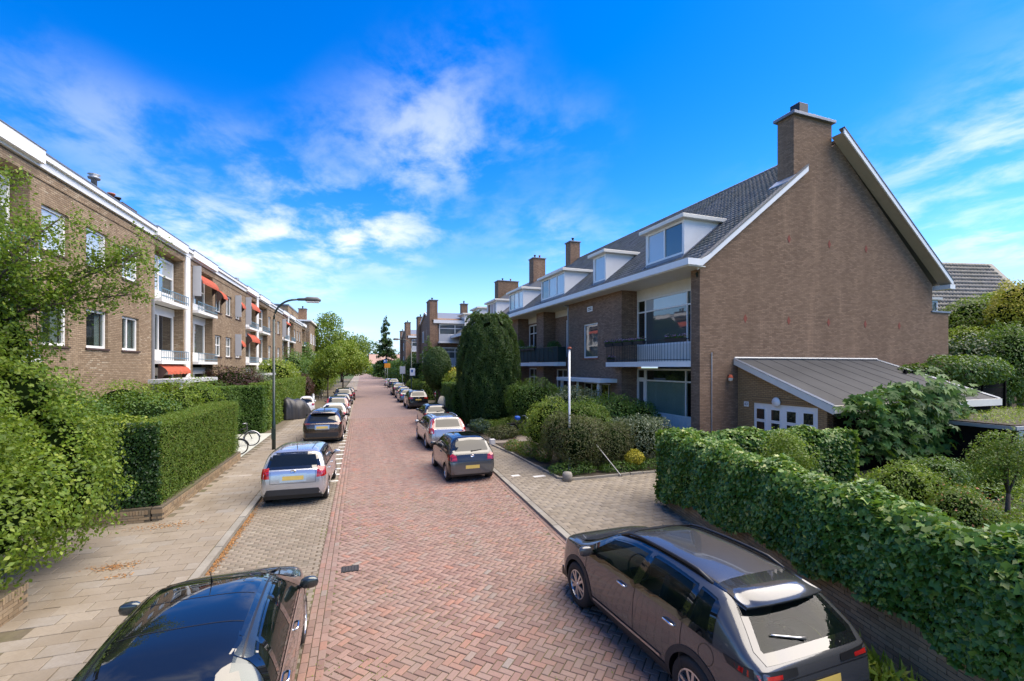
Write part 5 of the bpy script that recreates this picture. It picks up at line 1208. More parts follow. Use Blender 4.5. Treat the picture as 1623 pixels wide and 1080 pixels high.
make_car('parked_suv', 'black SUV with red tail lights parked near the egg topiary', BIG, 'paint_black', (4.95, 44.4, 0), R(91))
make_car('parked_car', 'white saloon-like hatchback between the bronze SUV and the tall-lamped estate', HAT, 'paint_white', (-1.70, 33.6, 0), R(90))
make_car('parked_estate', 'dark estate car with tall red tail lights behind the white car', EST, 'paint_grey', (-1.75, 39.6, 0), R(90))
make_car('parked_car', 'dark grey hatchback parked under the young street tree', HAT, 'paint_grey', (-1.7, 45.2, 0), R(90))
make_car('parked_suv', 'dark brown SUV with upright rear window under the street tree', BIG, 'paint_darkbrown', (-1.7, 50.9, 0), R(90))
make_car('parked_car', 'maroon hatchback last of the parked row beyond the street tree', HAT, 'paint_maroon', (-1.45, 57.0, 0), R(90))
make_car('parked_car', 'pale blue car with white roof shine ahead of the black SUV', HAT, 'paint_blue', (4.75, 51.8, 0), R(90.5))
make_car('parked_car', 'maroon car ahead of the pale blue car, near the orange sign', HAT, 'paint_maroon', (4.95, 58.5, 0), R(90.5))
make_car('parked_suv', 'dark brown SUV parked ahead of the maroon car near the traffic signs', BIG, 'paint_darkbrown', (4.9, 65.0, 0), R(90.5))
make_car('parked_car', 'pale grey car at far end of the street before the signs', HAT, 'paint_pale', (5.4, 96.0, 0), R(90))
make_car('parked_suv', 'dark SUV at far end of the street beside the signs', BIG, 'paint_black', (5.7, 88.0, 0), R(90))
make_car('parked_car', 'pale car half hidden behind the clipped hedge near far lamp post', HAT, 'paint_pale', (9.3, 51.5, .05), R(60))
# ================================================================== PLANTS
G3 = lambda d, m, l: [(0, d), (.5, m), (1, l)]
leafmat('leaf_privet', [(0, (.055, .115, .012)), (.35, (.12, .21, .018)), (.7, (.21, .31, .03)), (1, (.34, .40, .06))], .42, .45, .85)
leafmat('leaf_hedge', [(0, (.045, .095, .012)), (.5, (.10, .175, .018)), (.85, (.17, .26, .028)), (1, (.22, .17, .05))], .35, .5, .5)
leafmat('leaf_dark', [(0, (.014, .042, .010)), (.6, (.027, .072, .015)), (1, (.055, .12, .022))], .25, .4, .3)
leafmat('leaf_ivy', [(0, (.032, .095, .012)), (.4, (.075, .175, .020)), (.7, (.13, .25, .030)), (.9, (.22, .33, .05)), (1, (.45, .47, .15))], .32, .38, .3, .4)
leafmat('leaf_yew', [(0, (.020, .052, .012)), (.6, (.038, .09, .018)), (1, (.08, .15, .026))], .25, .5, .35)
leafmat('leaf_green', [(0, (.032, .080, .012)), (.5, (.065, .145, .020)), (1, (.14, .24, .035))], .35, .45, .4)
leafmat('leaf_bright', [(0, (.10, .17, .015)), (.5, (.19, .28, .025)), (1, (.36, .40, .06))], .4, .45, .3)
leafmat('leaf_yellow', [(0, (.25, .24, .015)), (.5, (.44, .38, .025)), (1, (.62, .52, .06))], .35, .5, .25)
leafmat('leaf_purple', [(0, (.018, .006, .008)), (.6, (.045, .012, .016)), (1, (.10, .025, .028))], .25, .45, .3)
leafmat('leaf_greygreen', [(0, (.05, .075, .035)), (.5, (.10, .135, .07)), (1, (.28, .31, .20))], .25, .5, .3)
leafmat('leaf_brown', [(0, (.045, .042, .016)), (.5, (.075, .085, .028)), (.8, (.10, .13, .03)), (1, (.13, .08, .04))], .2, .6, .3)
leafmat('leaf_fig', [(0, (.025, .075, .014)), (.5, (.048, .125, .022)), (1, (.10, .21, .04))], .3, .5, .2, .25)
leafmat('leaf_blue', [(0, (.02, .045, .03)), (.6, (.035, .07, .045)), (1, (.06, .10, .06))], .15, .5, .3)
leafmat('litter', [(0, (.20, .09, .03)), (.5, (.33, .15, .045)), (1, (.42, .24, .09))], .1, .7, .2)
leafmat('petal_pink', [(0, (.35, .12, .30)), (.5, (.55, .25, .48)), (1, (.75, .62, .72))], .3, .5, .1); leafmat('petal_white', [(0, (.62, .60, .50)), (1, (.80, .80, .74))], .3, .5, .1); leafmat('petal_red', [(0, (.4, .10, .05)), (1, (.6, .25, .15))], .3, .5, .1)
plain('bark', (.075, .055, .04), .9, var=.3, scale=12, bmp=.5); plain('shade_fill', (.008, .016, .004), 1.0, var=.4, scale=6, spec=0.0); plain('stake', (.55, .53, .48), .6, var=.15)  # near-black filler colour paints the shaded inside of bushes and hedges
SHAPES = {'leaf': ([(0, 0, 0), (.30, .5, .06), (0, 1, -.04), (-.30, .5, .06)], [(0, 1, 2), (0, 2, 3)]),
          'long': ([(0, 0, 0), (.16, .45, .04), (0, 1, -.10), (-.16, .45, .04)], [(0, 1, 2), (0, 2, 3)]),
          'spray': ([(0, 0, 0), (.11, .4, .03), (0, 1, 0), (-.11, .4, .03)], [(0, 1, 2), (0, 2, 3)]),
          'ivy': ([(0, .12, 0), (.30, 0, .03), (.52, .36, -.02), (.28, .52, .05), (0, 1, -.05), (-.28, .52, .05), (-.52, .36, -.02), (-.30, 0, .03)], [(0, 1, 2), (0, 2, 3), (0, 3, 4), (0, 4, 5), (0, 5, 6), (0, 6, 7)]),
          'fig': ([(0, .10, 0), (.30, .0, .02), (.50, .30, -.06), (.20, .36, .03), (.42, .74, -.08), (.12, .58, .04), (0, 1, -.12), (-.12, .58, .04), (-.42, .74, -.08), (-.20, .36, .03), (-.50, .30, -.06), (-.30, 0, .02)], [(0, k, k + 1) for k in range(1, 11)])}
def unit(v): return v / np.maximum(np.linalg.norm(v, axis=-1, keepdims=True), 1e-9)
def leaf_frames(P, Nrm, jitter, droop, rng):
    n = unit(Nrm + rng.normal(0, jitter, P.shape)); a = rng.normal(0, 1, P.shape) + np.array([0, 0, -droop * 2.0])
    y = unit(a - n * (a * n).sum(-1, keepdims=True)); x = np.cross(y, n); return x, y, n
def leaf_arrays(P, Nrm, size, shape='leaf', jitter=.5, droop=.3, var=.3, seed=1):
    rng = np.random.default_rng(seed); x, y, n = leaf_frames(P, Nrm, jitter, droop, rng)
    s = size * (1 + rng.uniform(-var, var, len(P)))[:, None, None]
    Vb, Fb = np.array(SHAPES[shape][0]), np.array(SHAPES[shape][1])
    V = P[:, None, :] + s * (Vb[None, :, 0:1] * x[:, None] + (Vb[None, :, 1:2] - .4) * y[:, None] + Vb[None, :, 2:3] * n[:, None])
    Fq = Fb[None] + (np.arange(len(P)) * len(Vb))[:, None, None]
    return V.reshape(-1, 3), Fq.reshape(-1, Fb.shape[1])
def foliage(parent, P, Nrm, size, mat, shape='leaf', jitter=.5, droop=.3, var=.3, seed=1, name='foliage'):
    V, Fq = leaf_arrays(P, Nrm, size, shape, jitter, droop, var, seed); return link(name, npmesh(name, V, Fq, mat), parent)
def lump(P, s=1.0, seed=0):
    """cheap smooth noise used to make outlines uneven"""
    rng = np.random.default_rng(seed); o = np.zeros(len(P))
    for k in range(6):
        f = rng.normal(0, 1, 3) * s * (1 + k * .6); o += np.sin(P @ f + rng.uniform(0, 6)) / (1 + k * .5)
    return o / 2.6
def blob_pts(blobs, n, seed=1, inner=.55, rough=.18, gaps=0.0):
    rng = np.random.default_rng(seed); B = np.array(blobs, float); vol = (B[:, 3] * B[:, 4] + B[:, 4] * B[:, 5] + B[:, 3] * B[:, 5]); c = rng.choice(len(B), n, p=vol / vol.sum())
    d = unit(rng.normal(0, 1, (n, 3))); r = (inner + (1 - inner) * rng.uniform(0, 1, n) ** .45)
    b = B[c]; r = r * (1 + rough * lump(d * 2.2 + b[:, :3], 1.6, seed)); P = b[:, :3] + d * b[:, 3:] * r[:, None]; Nn = unit(d / b[:, 3:])
    if gaps > 0:
        k = lump(P, 2.6, seed + 5) > -1 + gaps * 1.1; P, Nn = P[k], Nn[k]
    return P, Nn
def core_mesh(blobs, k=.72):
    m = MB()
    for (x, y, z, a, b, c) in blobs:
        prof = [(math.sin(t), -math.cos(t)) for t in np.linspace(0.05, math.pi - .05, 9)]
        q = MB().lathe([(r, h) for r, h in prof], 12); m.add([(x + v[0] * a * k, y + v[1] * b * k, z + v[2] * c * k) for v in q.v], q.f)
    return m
def bush(name, label, cat, base, blobs, n, size, mat, shape='leaf', core=True, stems=3, group=None, jitter=.55, droop=.2, inner=.6, rough=.2, gaps=.15, seed=None, trunk=None, up=.35, twigs=0, flowers=None):
    """blobs relative to base"""
    seed = seed if seed is not None else abs(hash(label)) % 9999 if False else sum(map(ord, label)) % 9973
    t = thing(name, label, cat, base, 0, group); P, Nn = blob_pts(blobs, n, seed, inner, rough, gaps)
    k = P[:, 2] > .02; P, Nn = P[k], Nn[k]
    foliage(t, P, unit(Nn + np.array([0, 0, up])), size, mat, shape, jitter, droop, .35, seed)
    if core:
        for b in blobs: core_mesh([b], .64 if core is True else core).build('shade_core', 'shade_fill', t, True)
    rng = random.Random(seed)
    if trunk:
        r0, h = trunk; MB().tube([(0, 0, -.1), (rng.uniform(-.03, .03), rng.uniform(-.03, .03), h * .5), (0, 0, h)], [r0 * 1.25, r0, r0 * .75], 9).build('trunk', 'bark', t, True)
        src = Vector((0, 0, h))
    else: src = Vector((0, 0, .0))
    for i in range(stems):
        b = blobs[i % len(blobs)]; e = Vector((b[0] + rng.uniform(-.4, .4) * b[3], b[1] + rng.uniform(-.4, .4) * b[4], b[2] + rng.uniform(-.1, .6) * b[5])); mid = src.lerp(e, .5) + Vector((rng.uniform(-.15, .15), rng.uniform(-.15, .15), .1)); r0 = (trunk[0] * .6 if trunk else .03)
        MB().tube([src, mid, e], [r0, r0 * .6, r0 * .2], 6).build('limb', 'bark', t, True)
    if flowers:
        fn, fs, fm = flowers; P, Nn = blob_pts(blobs, fn, seed + 3, .97, rough); k = P[:, 2] > .1; foliage(t, P[k] * 1.0, Nn[k], fs, fm, 'leaf', .4, 0, .3, seed, 'flowers')
    return t
def box_pts(x0, x1, y0, y1, z0, z1, dens, seed, faces='xXyYZ', amp=.05):
    rng = np.random.default_rng(seed); out, nn = [], []
    spec = {'x': ((x0,), (y0, y1), (z0, z1), (-1, 0, 0)), 'X': ((x1,), (y0, y1), (z0, z1), (1, 0, 0)), 'y': ((x0, x1), (y0,), (z0, z1), (0, -1, 0)), 'Y': ((x0, x1), (y1,), (z0, z1), (0, 1, 0)), 'Z': ((x0, x1), (y0, y1), (z1,), (0, 0, 1))}
    for f in faces:
        s = spec[f]; dims = [q[1] - q[0] for q in s[:3] if len(q) == 2]; n = int(dims[0] * dims[1] * dens); P = np.zeros((n, 3))
        for a in range(3): P[:, a] = s[a][0] if len(s[a]) == 1 else rng.uniform(s[a][0], s[a][1], n)
        nv = np.array(s[3], float); P += nv * (amp * lump(P, 2.2, seed) + rng.uniform(-.09, .03, n))[:, None]; out.append(P); nn.append(np.tile(nv, (n, 1)))
    return np.concatenate(out), np.concatenate(nn)
# ------------------------------------------------------------------ low brick walls, brick by brick
pieces('garden_brick', [(0, (.20, .135, .075)), (.4, (.30, .21, .12)), (.75, (.36, .26, .15)), (1, (.24, .19, .13))], .9, 30, .4, (1.2, .6), (.09, .075, .04))
def brick_wall(name, label, x, y, rot, L, H, T, nparts=280, cap=True):
    w = thing(name, label, 'wall', (x, y, 0), rot); MB().box(.006, L - .006, .008, T - .008, 0, H - .01).build('mortar_core', 'joint_slab', w)
    me = MB().box(-.104, .104, -.05, .05, 0, .054); bm_ = me.mesh('brick', 'garden_brick'); hm = MB().box(-.026, .026, -T / 2 - .01, T / 2 + .01, 0, .10).mesh('cap_brick', 'garden_brick')
    n = 0; rows = int((H - (.10 if cap else 0)) / .064); rest = []
    Mw = Matrix.Translation((x, y, 0)) @ Matrix.Rotation(rot, 4, 'Z'); S_ = []
    for r in range(rows):
        for f, yy in ((0, .048), (1, T - .048)):
            a = .105 + (r % 2) * .108
            while a < L - .1: S_.append((Mw @ Vector((a, yy, r * .064)), (a, yy, r * .064))); a += .217
    S_ = [(0 if inview(*p) else 1, (p - cam.location).length, q) for p, q in S_]; S_.sort()
    for k, (o_, d, q) in enumerate(S_):
        if k < nparts: o = link('brick', bm_, w, (q[0], q[1] + random.uniform(-.003, .003), q[2])); 
        else: rest.append(q)
    if rest:
        m = MB(); 
        for q in rest: m.box(q[0] - .104, q[0] + .104, q[1] - .05, q[1] + .05, q[2], q[2] + .054)
        link('brick', m.mesh('bricks', 'garden_brick'), w)['kind'] = 'stuff'
    if cap:
        a = .03; k = 0
        while a < L - .02: o = link('cap_brick', hm, w, (a, T / 2, rows * .064 + random.uniform(-.003, .004))); o.rotation_euler = (0, 0, random.gauss(0, .01)); a += .062; k += 1
    return w
brick_wall('garden_wall', 'low tan brick wall under the privet tree at pavement edge', -5.22, 9.25, R(-90), 4.6, .50, .22, 250)
brick_wall('planter_wall', 'low brick wall below the clipped hedge along the pavement', -4.68, 13.45, R(90), 7.8, .42, .22, 280)
brick_wall('planter_wall', 'short end of low brick wall under the dark ivy hedge end', -8.2, 13.45, 0, 3.27, .42, .22, 120)
# ------------------------------------------------------------------ left side plants
pt = thing('privet_tree', 'big light green privet tree overhanging the slab pavement', 'tree', (-6.7, 9.6, 0))
PB_ = [(.55, -2.0, 1.5, 1.2, 1.5, 1.2), (.95, -.4, 1.5, 1.2, 1.3, 1.2), (1.1, 1.3, 1.5, 1.1, 1.2, 1.15), (.5, -.6, 2.7, 1.1, 1.5, 1.1), (.7, 2.0, 2.2, 1.15, 1.1, 1.15), (.15, 1.9, 3.2, 1.1, 1.1, 1.1), (-.35, 2.2, 4.4, 1.0, 1.1, 1.1), (-.6, 2.3, 5.9, .75, .9, 1.2), (-.8, 2.2, 7.2, .6, .8, .9), (-.2, .6, 3.9, .9, 1.2, .9)]
P, Nn = blob_pts(PB_, 68000, 3, .58, .30, .42); k = P[:, 2] > .25; P, Nn = P[k], Nn[k]; foliage(pt, P, unit(Nn + np.array([0, 0, .6])), .074, 'leaf_privet', 'leaf', .6, .15, .5, 3)
for q in PB_: core_mesh([q], .58).build('shade_core', 'shade_fill', pt, True)
# upper boughs: clusters of leaves along twigs
rng = random.Random(5); cl = []
def bough(a, b, r0, n):
    a, b = Vector(a), Vector(b); mid = a.lerp(b, .5) + Vector((0, 0, .18)); MB().tube([a, mid, b], [r0, r0 * .6, r0 * .25], 6).build('bough', 'bark', pt, True)
    for i in range(n):
        t = rng.uniform(.25, 1.0); p = (a.lerp(mid, t * 2) if t < .5 else mid.lerp(b, t * 2 - 1)); e = p + Vector((rng.gauss(0, .35), rng.gauss(0, .35), rng.gauss(.12, .28)))
        MB().tube([p, e], [r0 * .25, .004], 4).build('twig', 'bark', pt); cl.append(e); cl.append(p.lerp(e, .6))
MB().tube([(-.3, 1.8, 0), (-.35, 2.0, 2.2), (-.5, 2.2, 4.3), (-.6, 2.1, 7.3)], [.16, .13, .09, .03], 9).build('trunk', 'bark', pt, True)
for a, b, r0, n in (((-.5, 2.2, 4.3), (2.1, 2.4, 6.4), .05, 24), ((-.5, 2.2, 4.6), (1.9, 2.6, 5.5), .045, 20), ((-.5, 2.1, 5.2), (.9, 2.2, 7.0), .04, 18), ((-.5, 2.1, 4.8), (1.0, 1.2, 6.2), .04, 16), ((-.5, 2.1, 4.4), (1.1, 1.9, 5.2), .04, 16), ((-.5, 2.1, 5.5), (.2, 1.3, 7.8), .04, 14), ((-.5, 2.1, 5), (1.2, 2.6, 6.0), .035, 14), ((1.0, 2.3, 5.8), (2.3, 2.6, 6.0), .02, 10)): bough(a, b, r0, n)
C = np.array([tuple(p) for p in cl]); g_ = np.random.default_rng(8); P = np.repeat(C, 48, 0) + g_.normal(0, .12, (len(C) * 48, 3)); foliage(pt, P, unit(g_.normal(0, .6, P.shape) + np.array([0, 0, .9])), .066, 'leaf_privet', 'leaf', .5, .1, .4, 9, 'bough_leaves')
def hedge(name, label, x0, x1, y0, y1, z0, z1, dens, size, mat, faces='xXyYZ', shape='leaf', seed=1, amp=.05, group=None, base=0.0):
    cx, cy = (x0 + x1) / 2, (y0 + y1) / 2; t = thing(name, label, 'hedge', (cx, cy, base), 0, group)
    P, Nn = box_pts(x0 - cx, x1 - cx, y0 - cy, y1 - cy, z0, z1, dens, seed, faces, amp); foliage(t, P, unit(Nn + np.array([0, 0, .35])), size, mat, shape, .5, .2, .35, seed)
    MB().box(x0 - cx + .10, x1 - cx - .10, y0 - cy + .10, y1 - cy - .10, max(0, z0 - .0), z1 - .10).build('shade_core', 'shade_fill', t); return t
h1 = hedge('clipped_hedge', 'clipped green yew-like hedge with dark ivy end on a low brick wall', -5.75, -4.76, 13.55, 21.2, .43, 2.45, 1500, .055, 'leaf_hedge', 'XYZ', 'long', 4, .06)
P, Nn = box_pts(-1.4, .49, -3.82, -3.75, .43, 2.5, 1500, 6, 'y', .08); foliage(h1, P, unit(Nn + np.array([0, 0, .5])), .075, 'leaf_dark', 'leaf', .5, .5, .3, 6, 'ivy_end')
P, Nn = blob_pts([(-.7, -3.4, 2.35, .9, .6, .35), (-1.5, -3.2, 2.2, .7, .7, .4)], 3600, 8, .6, .2); foliage(h1, P, unit(Nn + np.array([0, 0, .8])), .08, 'leaf_bright', 'leaf', .5, .2, .3, 8, 'laurel_shoots')
bush('garden_shrub', 'dense green shrub filling front garden behind the clipped hedge', 'shrub', (-7.0, 16.0, 0), [(-.5, -.8, 1.8, 1.7, 1.6, 1.5), (.2, 1.6, 1.9, 1.5, 1.6, 1.3), (-1.6, .6, 2.4, 1.3, 1.5, 1.2)], 15000, .075, 'leaf_green', seed=11)
bush('garden_shrub', 'yellowish green loose shrub in front of the white column', 'shrub', (-7.1, 20.6, 0), [(0, 0, 1.9, 1.5, 1.5, 1.5), (.3, 1.8, 2.2, 1.3, 1.5, 1.3), (-.8, -1.2, 2.4, 1.2, 1.2, 1.1)], 14000, .075, 'leaf_privet', seed=12, gaps=.3)
bush('garden_shrub', 'arching green shrub above the end of the clipped hedge', 'shrub', (-6.6, 24.3, 0), [(0, 0, 2.0, 1.3, 1.4, 1.3), (-.9, .8, 1.9, 1.2, 1.3, 1.3)], 9000, .085, 'leaf_green', 'long', seed=13, gaps=.35)
hedge('clipped_hedge', 'dark green clipped hedge across the path behind the lamp post', -9.0, -5.3, 29.2, 30.3, 0, 2.75, 700, .085, 'leaf_green', 'XyZ', 'leaf', 15, .05)
hedge('clipped_hedge', 'long green clipped hedge along the pavement beside the covered scooter', -6.3, -5.25, 30.35, 49.5, 0, 2.85, 330, .12, 'leaf_hedge', 'XYZ', 'leaf', 16, .06)
bush('purple_shrub', 'dark purple-leaved shrub behind the dark clipped hedge', 'shrub', (-7.9, 33.0, 0), [(0, 0, 2.7, 1.7, 1.4, 1.35), (1.0, .6, 2.6, 1.1, 1.2, 1.0), (-1.0, .4, 2.5, 1.1, 1.1, 1.0)], 9000, .11, 'leaf_purple', seed=17)
bush('purple_shrub', 'small purple shrub at the far end of the long clipped hedge', 'shrub', (-5.9, 52.0, 0), [(0, 0, 1.6, 1.2, 1.6, 1.6), (.2, 2.0, 1.4, 1.0, 1.2, 1.4)], 6000, .14, 'leaf_purple', seed=18)
bush('garden_shrub', 'bright green round shrub rising above the long clipped hedge', 'shrub', (-7.6, 47.0, 0), [(0, 0, 2.8, 2.0, 2.0, 1.9), (.2, 3.0, 2.6, 1.8, 2, 1.7)], 8000, .17, 'leaf_bright', seed=19)
bush('garden_shrub', 'pale loose shrub between lamp post and long hedge top', 'shrub', (-7.8, 38.5, 0), [(0, 0, 2.4, 1.4, 2.4, 1.3), (-.2, 3.4, 2.4, 1.3, 2.0, 1.2)], 7000, .12, 'leaf_greygreen', seed=20)
bush('garden_shrub', 'dark green shrub against the last apartment block', 'shrub', (-8.3, 62.0, 0), [(0, 0, 3.4, 2.0, 3.0, 2.6), (.6, 6.0, 2.8, 2, 3, 2.6)], 8000, .2, 'leaf_green', seed=21)
bush('garden_shrub', 'green hedge-like shrub beside the parked row under the trees', 'shrub', (-5.6, 62, 0), [(0, 0, 1.6, 1.4, 4, 1.5), (0, 9, 2.2, 1.8, 5, 2.0), (.2, 20, 2.4, 2, 6, 2.2)], 9000, .2, 'leaf_privet', seed=22)
# street trees on the left
def tree(name, label, base, h, trunk_r, blobs, n, size, mat, seed, gaps=.35, core=False, group=None):
    return bush(name, label, 'tree', base, blobs, n, size, mat, 'leaf', core, 7, group, .7, .2, .25, .25, gaps, seed, (trunk_r, h), .5)
tree('street_tree', 'young yellow-green street tree between the parked cars', (-2.1, 60.5, 0), 2.6, .09, [(0, 0, 4.6, 2.9, 2.9, 1.9), (-1.6, -.6, 3.6, 1.9, 2, 1.3), (1.9, .6, 4.0, 1.8, 2.0, 1.3), (.2, .2, 6.2, 1.7, 1.7, 1.2)], 9500, .23, 'leaf_bright', 31, .3)
tree('street_tree', 'slender green street tree with bare lower trunk beside the pavement', (-3.5, 55.0, 0), 2.4, .07, [(0, 0, 4.3, 1.7, 1.7, 1.6), (-.9, .3, 3.5, 1.3, 1.3, 1.0), (.7, 0, 5.4, 1.2, 1.2, 1.0)], 5200, .2, 'leaf_privet', 32, .35)
tree('garden_tree', 'tall soft green tree rising behind the young street tree', (-6.5, 92.0, 0), 5, .2, [(0, 0, 9.3, 4.2, 4, 3.6), (3.2, 2, 8, 3.2, 3, 3), (-3, 1, 7.6, 3, 3, 3), (1, 0, 12.4, 2.2, 2.2, 1.8), (6.0, 3, 8.0, 2.6, 2.6, 2.3)], 11000, .36, 'leaf_privet', 33, .35)
tree('garden_tree', 'dense green tree beside the brick chimney wall', (-8.6, 76.0, 0), 2.5, .15, [(0, 0, 5.0, 2.2, 2.2, 2.4), (1.5, 2, 4.0, 2, 2, 2)], 6000, .26, 'leaf_green', 34, .2)
tree('garden_tree', 'mid green tree at far end of the left pavement', (-4.5, 118.0, 0), 4, .2, [(0, 0, 6.0, 3.8, 4, 3.4), (3.4, 3, 5.2, 3, 3, 2.8)], 7000, .4, 'leaf_green', 35, .2)
# far wood
rngw = np.random.default_rng(40); bl_ = []
for k in range(70): bl_.append((rngw.uniform(-150, 190), rngw.uniform(330, 420), rngw.uniform(5, 15), rngw.uniform(9, 16), rngw.uniform(9, 14), rngw.uniform(6, 11)))
P, Nn = blob_pts(bl_, 26000, 41, .8, .25); k = P[:, 2] > 0; fw = foliage(None, P[k], Nn[k], 1.9, 'leaf_dark', 'leaf', .6, .1, .4, 42, 'far_wood'); tag(fw, 'dark wood closing the horizon at the end of the street', 'wood', kind='stuff')
P, Nn = blob_pts([(x, y, 2.2, 9, 5, 3.2) for x, y in ((-22, 235), (-10, 240), (26, 236), (36, 215), (22, 190), (-20, 180), (14, 150), (16, 128), (-14, 150), (-8, 205), (13, 215), (11, 165), (12, 180))], 15000, 43, .7, .25); k = P[:, 2] > 0
fw = foliage(None, P[k], Nn[k], .9, 'leaf_green', 'leaf', .6, .1, .4, 44, 'far_garden_greenery'); tag(fw, 'mass of garden greenery around the distant houses', 'greenery', kind='stuff')
# spruce
def conifer(name, label, base, h, r, n, size, mat, seed, tiers=None, clip=.10):
    t = thing(name, label, 'tree', base); rng = np.random.default_rng(seed); MB().tube([(0, 0, 0), (0, 0, h * .97)], [h * .016, .02], 8).build('trunk', 'bark', t, True)
    nb = int((tiers or 14) * 9); u = rng.uniform(0, 1, nb) ** .75; a = rng.uniform(0, 6.283, nb); Lb = r * (u ** .75) * rng.uniform(.55, 1.15, nb) + .15; zb = h * (clip + (1 - clip) * (1 - u))
    k = rng.choice(nb, n, p=(Lb ** 1.5) / (Lb ** 1.5).sum()); w = rng.uniform(0, 1, n) ** .7; rr = Lb[k] * w; aa = a[k] + rng.normal(0, .10, n) * (1.2 - w * .4); z = zb[k] - rr * .30 + .12 * rr ** 2 / r + rng.normal(0, .10 * size / .3, n)
    P = np.stack([rr * np.cos(aa), rr * np.sin(aa), np.maximum(z, .1)], -1); Nn = np.stack([np.cos(aa) * .4, np.sin(aa) * .4, np.ones(n)], -1); foliage(t, P, unit(Nn), size, mat, 'long', .45, .35, .4, seed); return t
sx = ypt(612, 540, 150); conifer('spruce_tree', 'tall dark spruce standing above the road end beside the far wood', (sx[0], 150, 0), 20.5, 4.3, 9000, .75, 'leaf_dark', 51, 15)
sx = ypt(678, 560, 56); conifer('conifer', 'slim green conifer between egg topiary and the two-chimney house', (sx[0], 56, 0), 7.7, 1.7, 7000, .24, 'leaf_green', 52)
# ------------------------------------------------------------------ right side plants
yw = thing('clipped_yew', 'huge dark clipped columnar yew in front of the terraced house', 'tree', (7.85, 28.4, .1))
rng = np.random.default_rng(61); n = 75000; a = rng.uniform(0, 6.283, n); z = rng.uniform(0.0, 1, n) ** .9
def yew_r(a, z): return (np.interp(z, [0, .1, .35, .65, .85, .95, 1], [1.35, 1.65, 2.02, 1.98, 1.72, 1.35, .85]) * (1 + .025 * np.sin(a * 7 + 2.5 * np.sin(z * 7)) + .03 * np.sin(a * 13 + z * 5 + 2 * np.sin(z * 15)) + .025 * np.sin(a * 23 - z * 21) + .02 * np.sin(a * 3 + z * 9)))
rr = yew_r(a, z) * (1 - .10 * rng.uniform(0, 1, n) ** 2); zz = z * 6.9 + .12 * np.sin(a * 7) * z + .25 * (np.sin(a * 9) > .2) * (z > .9)
P = np.stack([rr * np.cos(a), rr * np.sin(a), zz + .1], -1); foliage(yw, P, unit(np.stack([np.cos(a), np.sin(a), .5 + 0 * a], -1)), .115, 'leaf_yew', 'long', .75, -.5, .4, 62)
m = MB().lathe([(float(yew_r(np.array([0.]), np.array([q]))[0]) * .86, q * 6.7 + .1) for q in np.linspace(0, 1, 10)] + [(0, 6.75)], 20); m.build('shade_core', 'shade_fill', yw, True); nt_ = 3000
a = rng.uniform(0, 6.283, nt_); r_ = 1.2 * np.sqrt(rng.uniform(0, 1, nt_)); foliage(yw, np.stack([r_ * np.cos(a), r_ * np.sin(a), 6.75 + .35 * rng.uniform(0, 1, nt_)], -1), np.tile([0, 0, 1.], (nt_, 1)), .2, 'leaf_yew', 'long', .6, -1, .4, 63, 'top_shoots')
eg = thing('egg_topiary', 'dark green egg-shaped topiary on crooked bare trunk', 'tree', (6.2, 39.0, .1)); n = 16000; d = unit(rng.normal(0, 1, (n, 3))); P = d * np.array([1.22, 1.22, 1.85]) * (1 - .06 * rng.uniform(0, 1, n))[:, None] + np.array([0, 0, 3.65]); foliage(eg, P, d, .12, 'leaf_yew', 'leaf', .45, .1, .3, 64)
core_mesh([(0, 0, 3.65, 1.22, 1.22, 1.85)], .92).build('shade_core', 'shade_fill', eg, True); MB().tube([(.35, 0, 0), (.1, 0, .7), (.25, 0, 1.3), (0, 0, 2.0)], [.13, .11, .1, .09], 8).build('trunk', 'bark', eg, True); MB().tube([(.1, 0, .7), (-.25, .1, 1.3), (-.3, 0, 2.1)], [.07, .06, .05], 7).build('limb', 'bark', eg, True)
bush('bamboo_shrub', 'feathery yellow-green shrub between egg topiary and yew', 'shrub', (6.9, 34.2, .1), [(0, 0, 1.5, 1.1, 1.3, 1.5), (.4, -1.2, 1.3, .9, 1, 1.2), (.2, 1.5, 2.2, 1.0, 1.2, 1.3)], 6500, .15, 'leaf_bright', 'long', seed=65, gaps=.3)
hedge('ivy_hedge', 'narrow ivy-clad hedge beside the yew along the pavement', 5.75, 6.7, 29.6, 34.2, 0, 2.7, 700, .09, 'leaf_green', 'xyZ', 'leaf', 66, .1)
bush('flower_shrub', 'yellow flowering shrub beyond the bamboo-like shrub', 'shrub', (7.6, 38.5, .1), [(0, 0, 2.4, .9, 1, 1.3)], 3000, .14, 'leaf_yellow', seed=67)
bush('rhododendron', 'broad green rhododendron right of the yew', 'shrub', (9.9, 24.8, .15), [(0, 0, 1.6, 1.5, 1.4, 1.5), (.9, -.8, 1.4, 1.2, 1.2, 1.2), (-.7, .6, 1.7, 1.2, 1.2, 1.3)], 11000, .12, 'leaf_green', 'long', seed=68, gaps=.2)
bush('variegated_shrub', 'grey-green variegated shrub with pale leaf edges', 'shrub', (10.3, 21.4, .15), [(0, 0, 1.5, 1.3, 1.0, 1.25), (1.1, .3, 1.5, 1.2, 1.0, 1.1)], 8500, .09, 'leaf_greygreen', seed=69)
bush('round_shrub', 'large dark rounded shrub before the corner house window', 'shrub', (11.6, 19.3, .15), [(0, 0, 1.25, 1.5, 1.3, 1.25), (1.2, -.3, 1.1, 1.1, 1.1, 1.1), (-.8, .2, 1.2, 1.1, 1.1, 1.1)], 13000, .10, 'leaf_green', seed=70, gaps=.05)
bush('juniper_shrub', 'dark olive juniper around the white flagpole', 'shrub', (7.45, 15.05, .1), [(0, 0, 1.05, .95, .85, 1.1), (-.35, .5, 1.2, .85, .8, 1.0), (.7, .2, .95, .9, .8, 1.0)], 15000, .085, 'leaf_brown', 'long', seed=71, gaps=.2, up=.2)
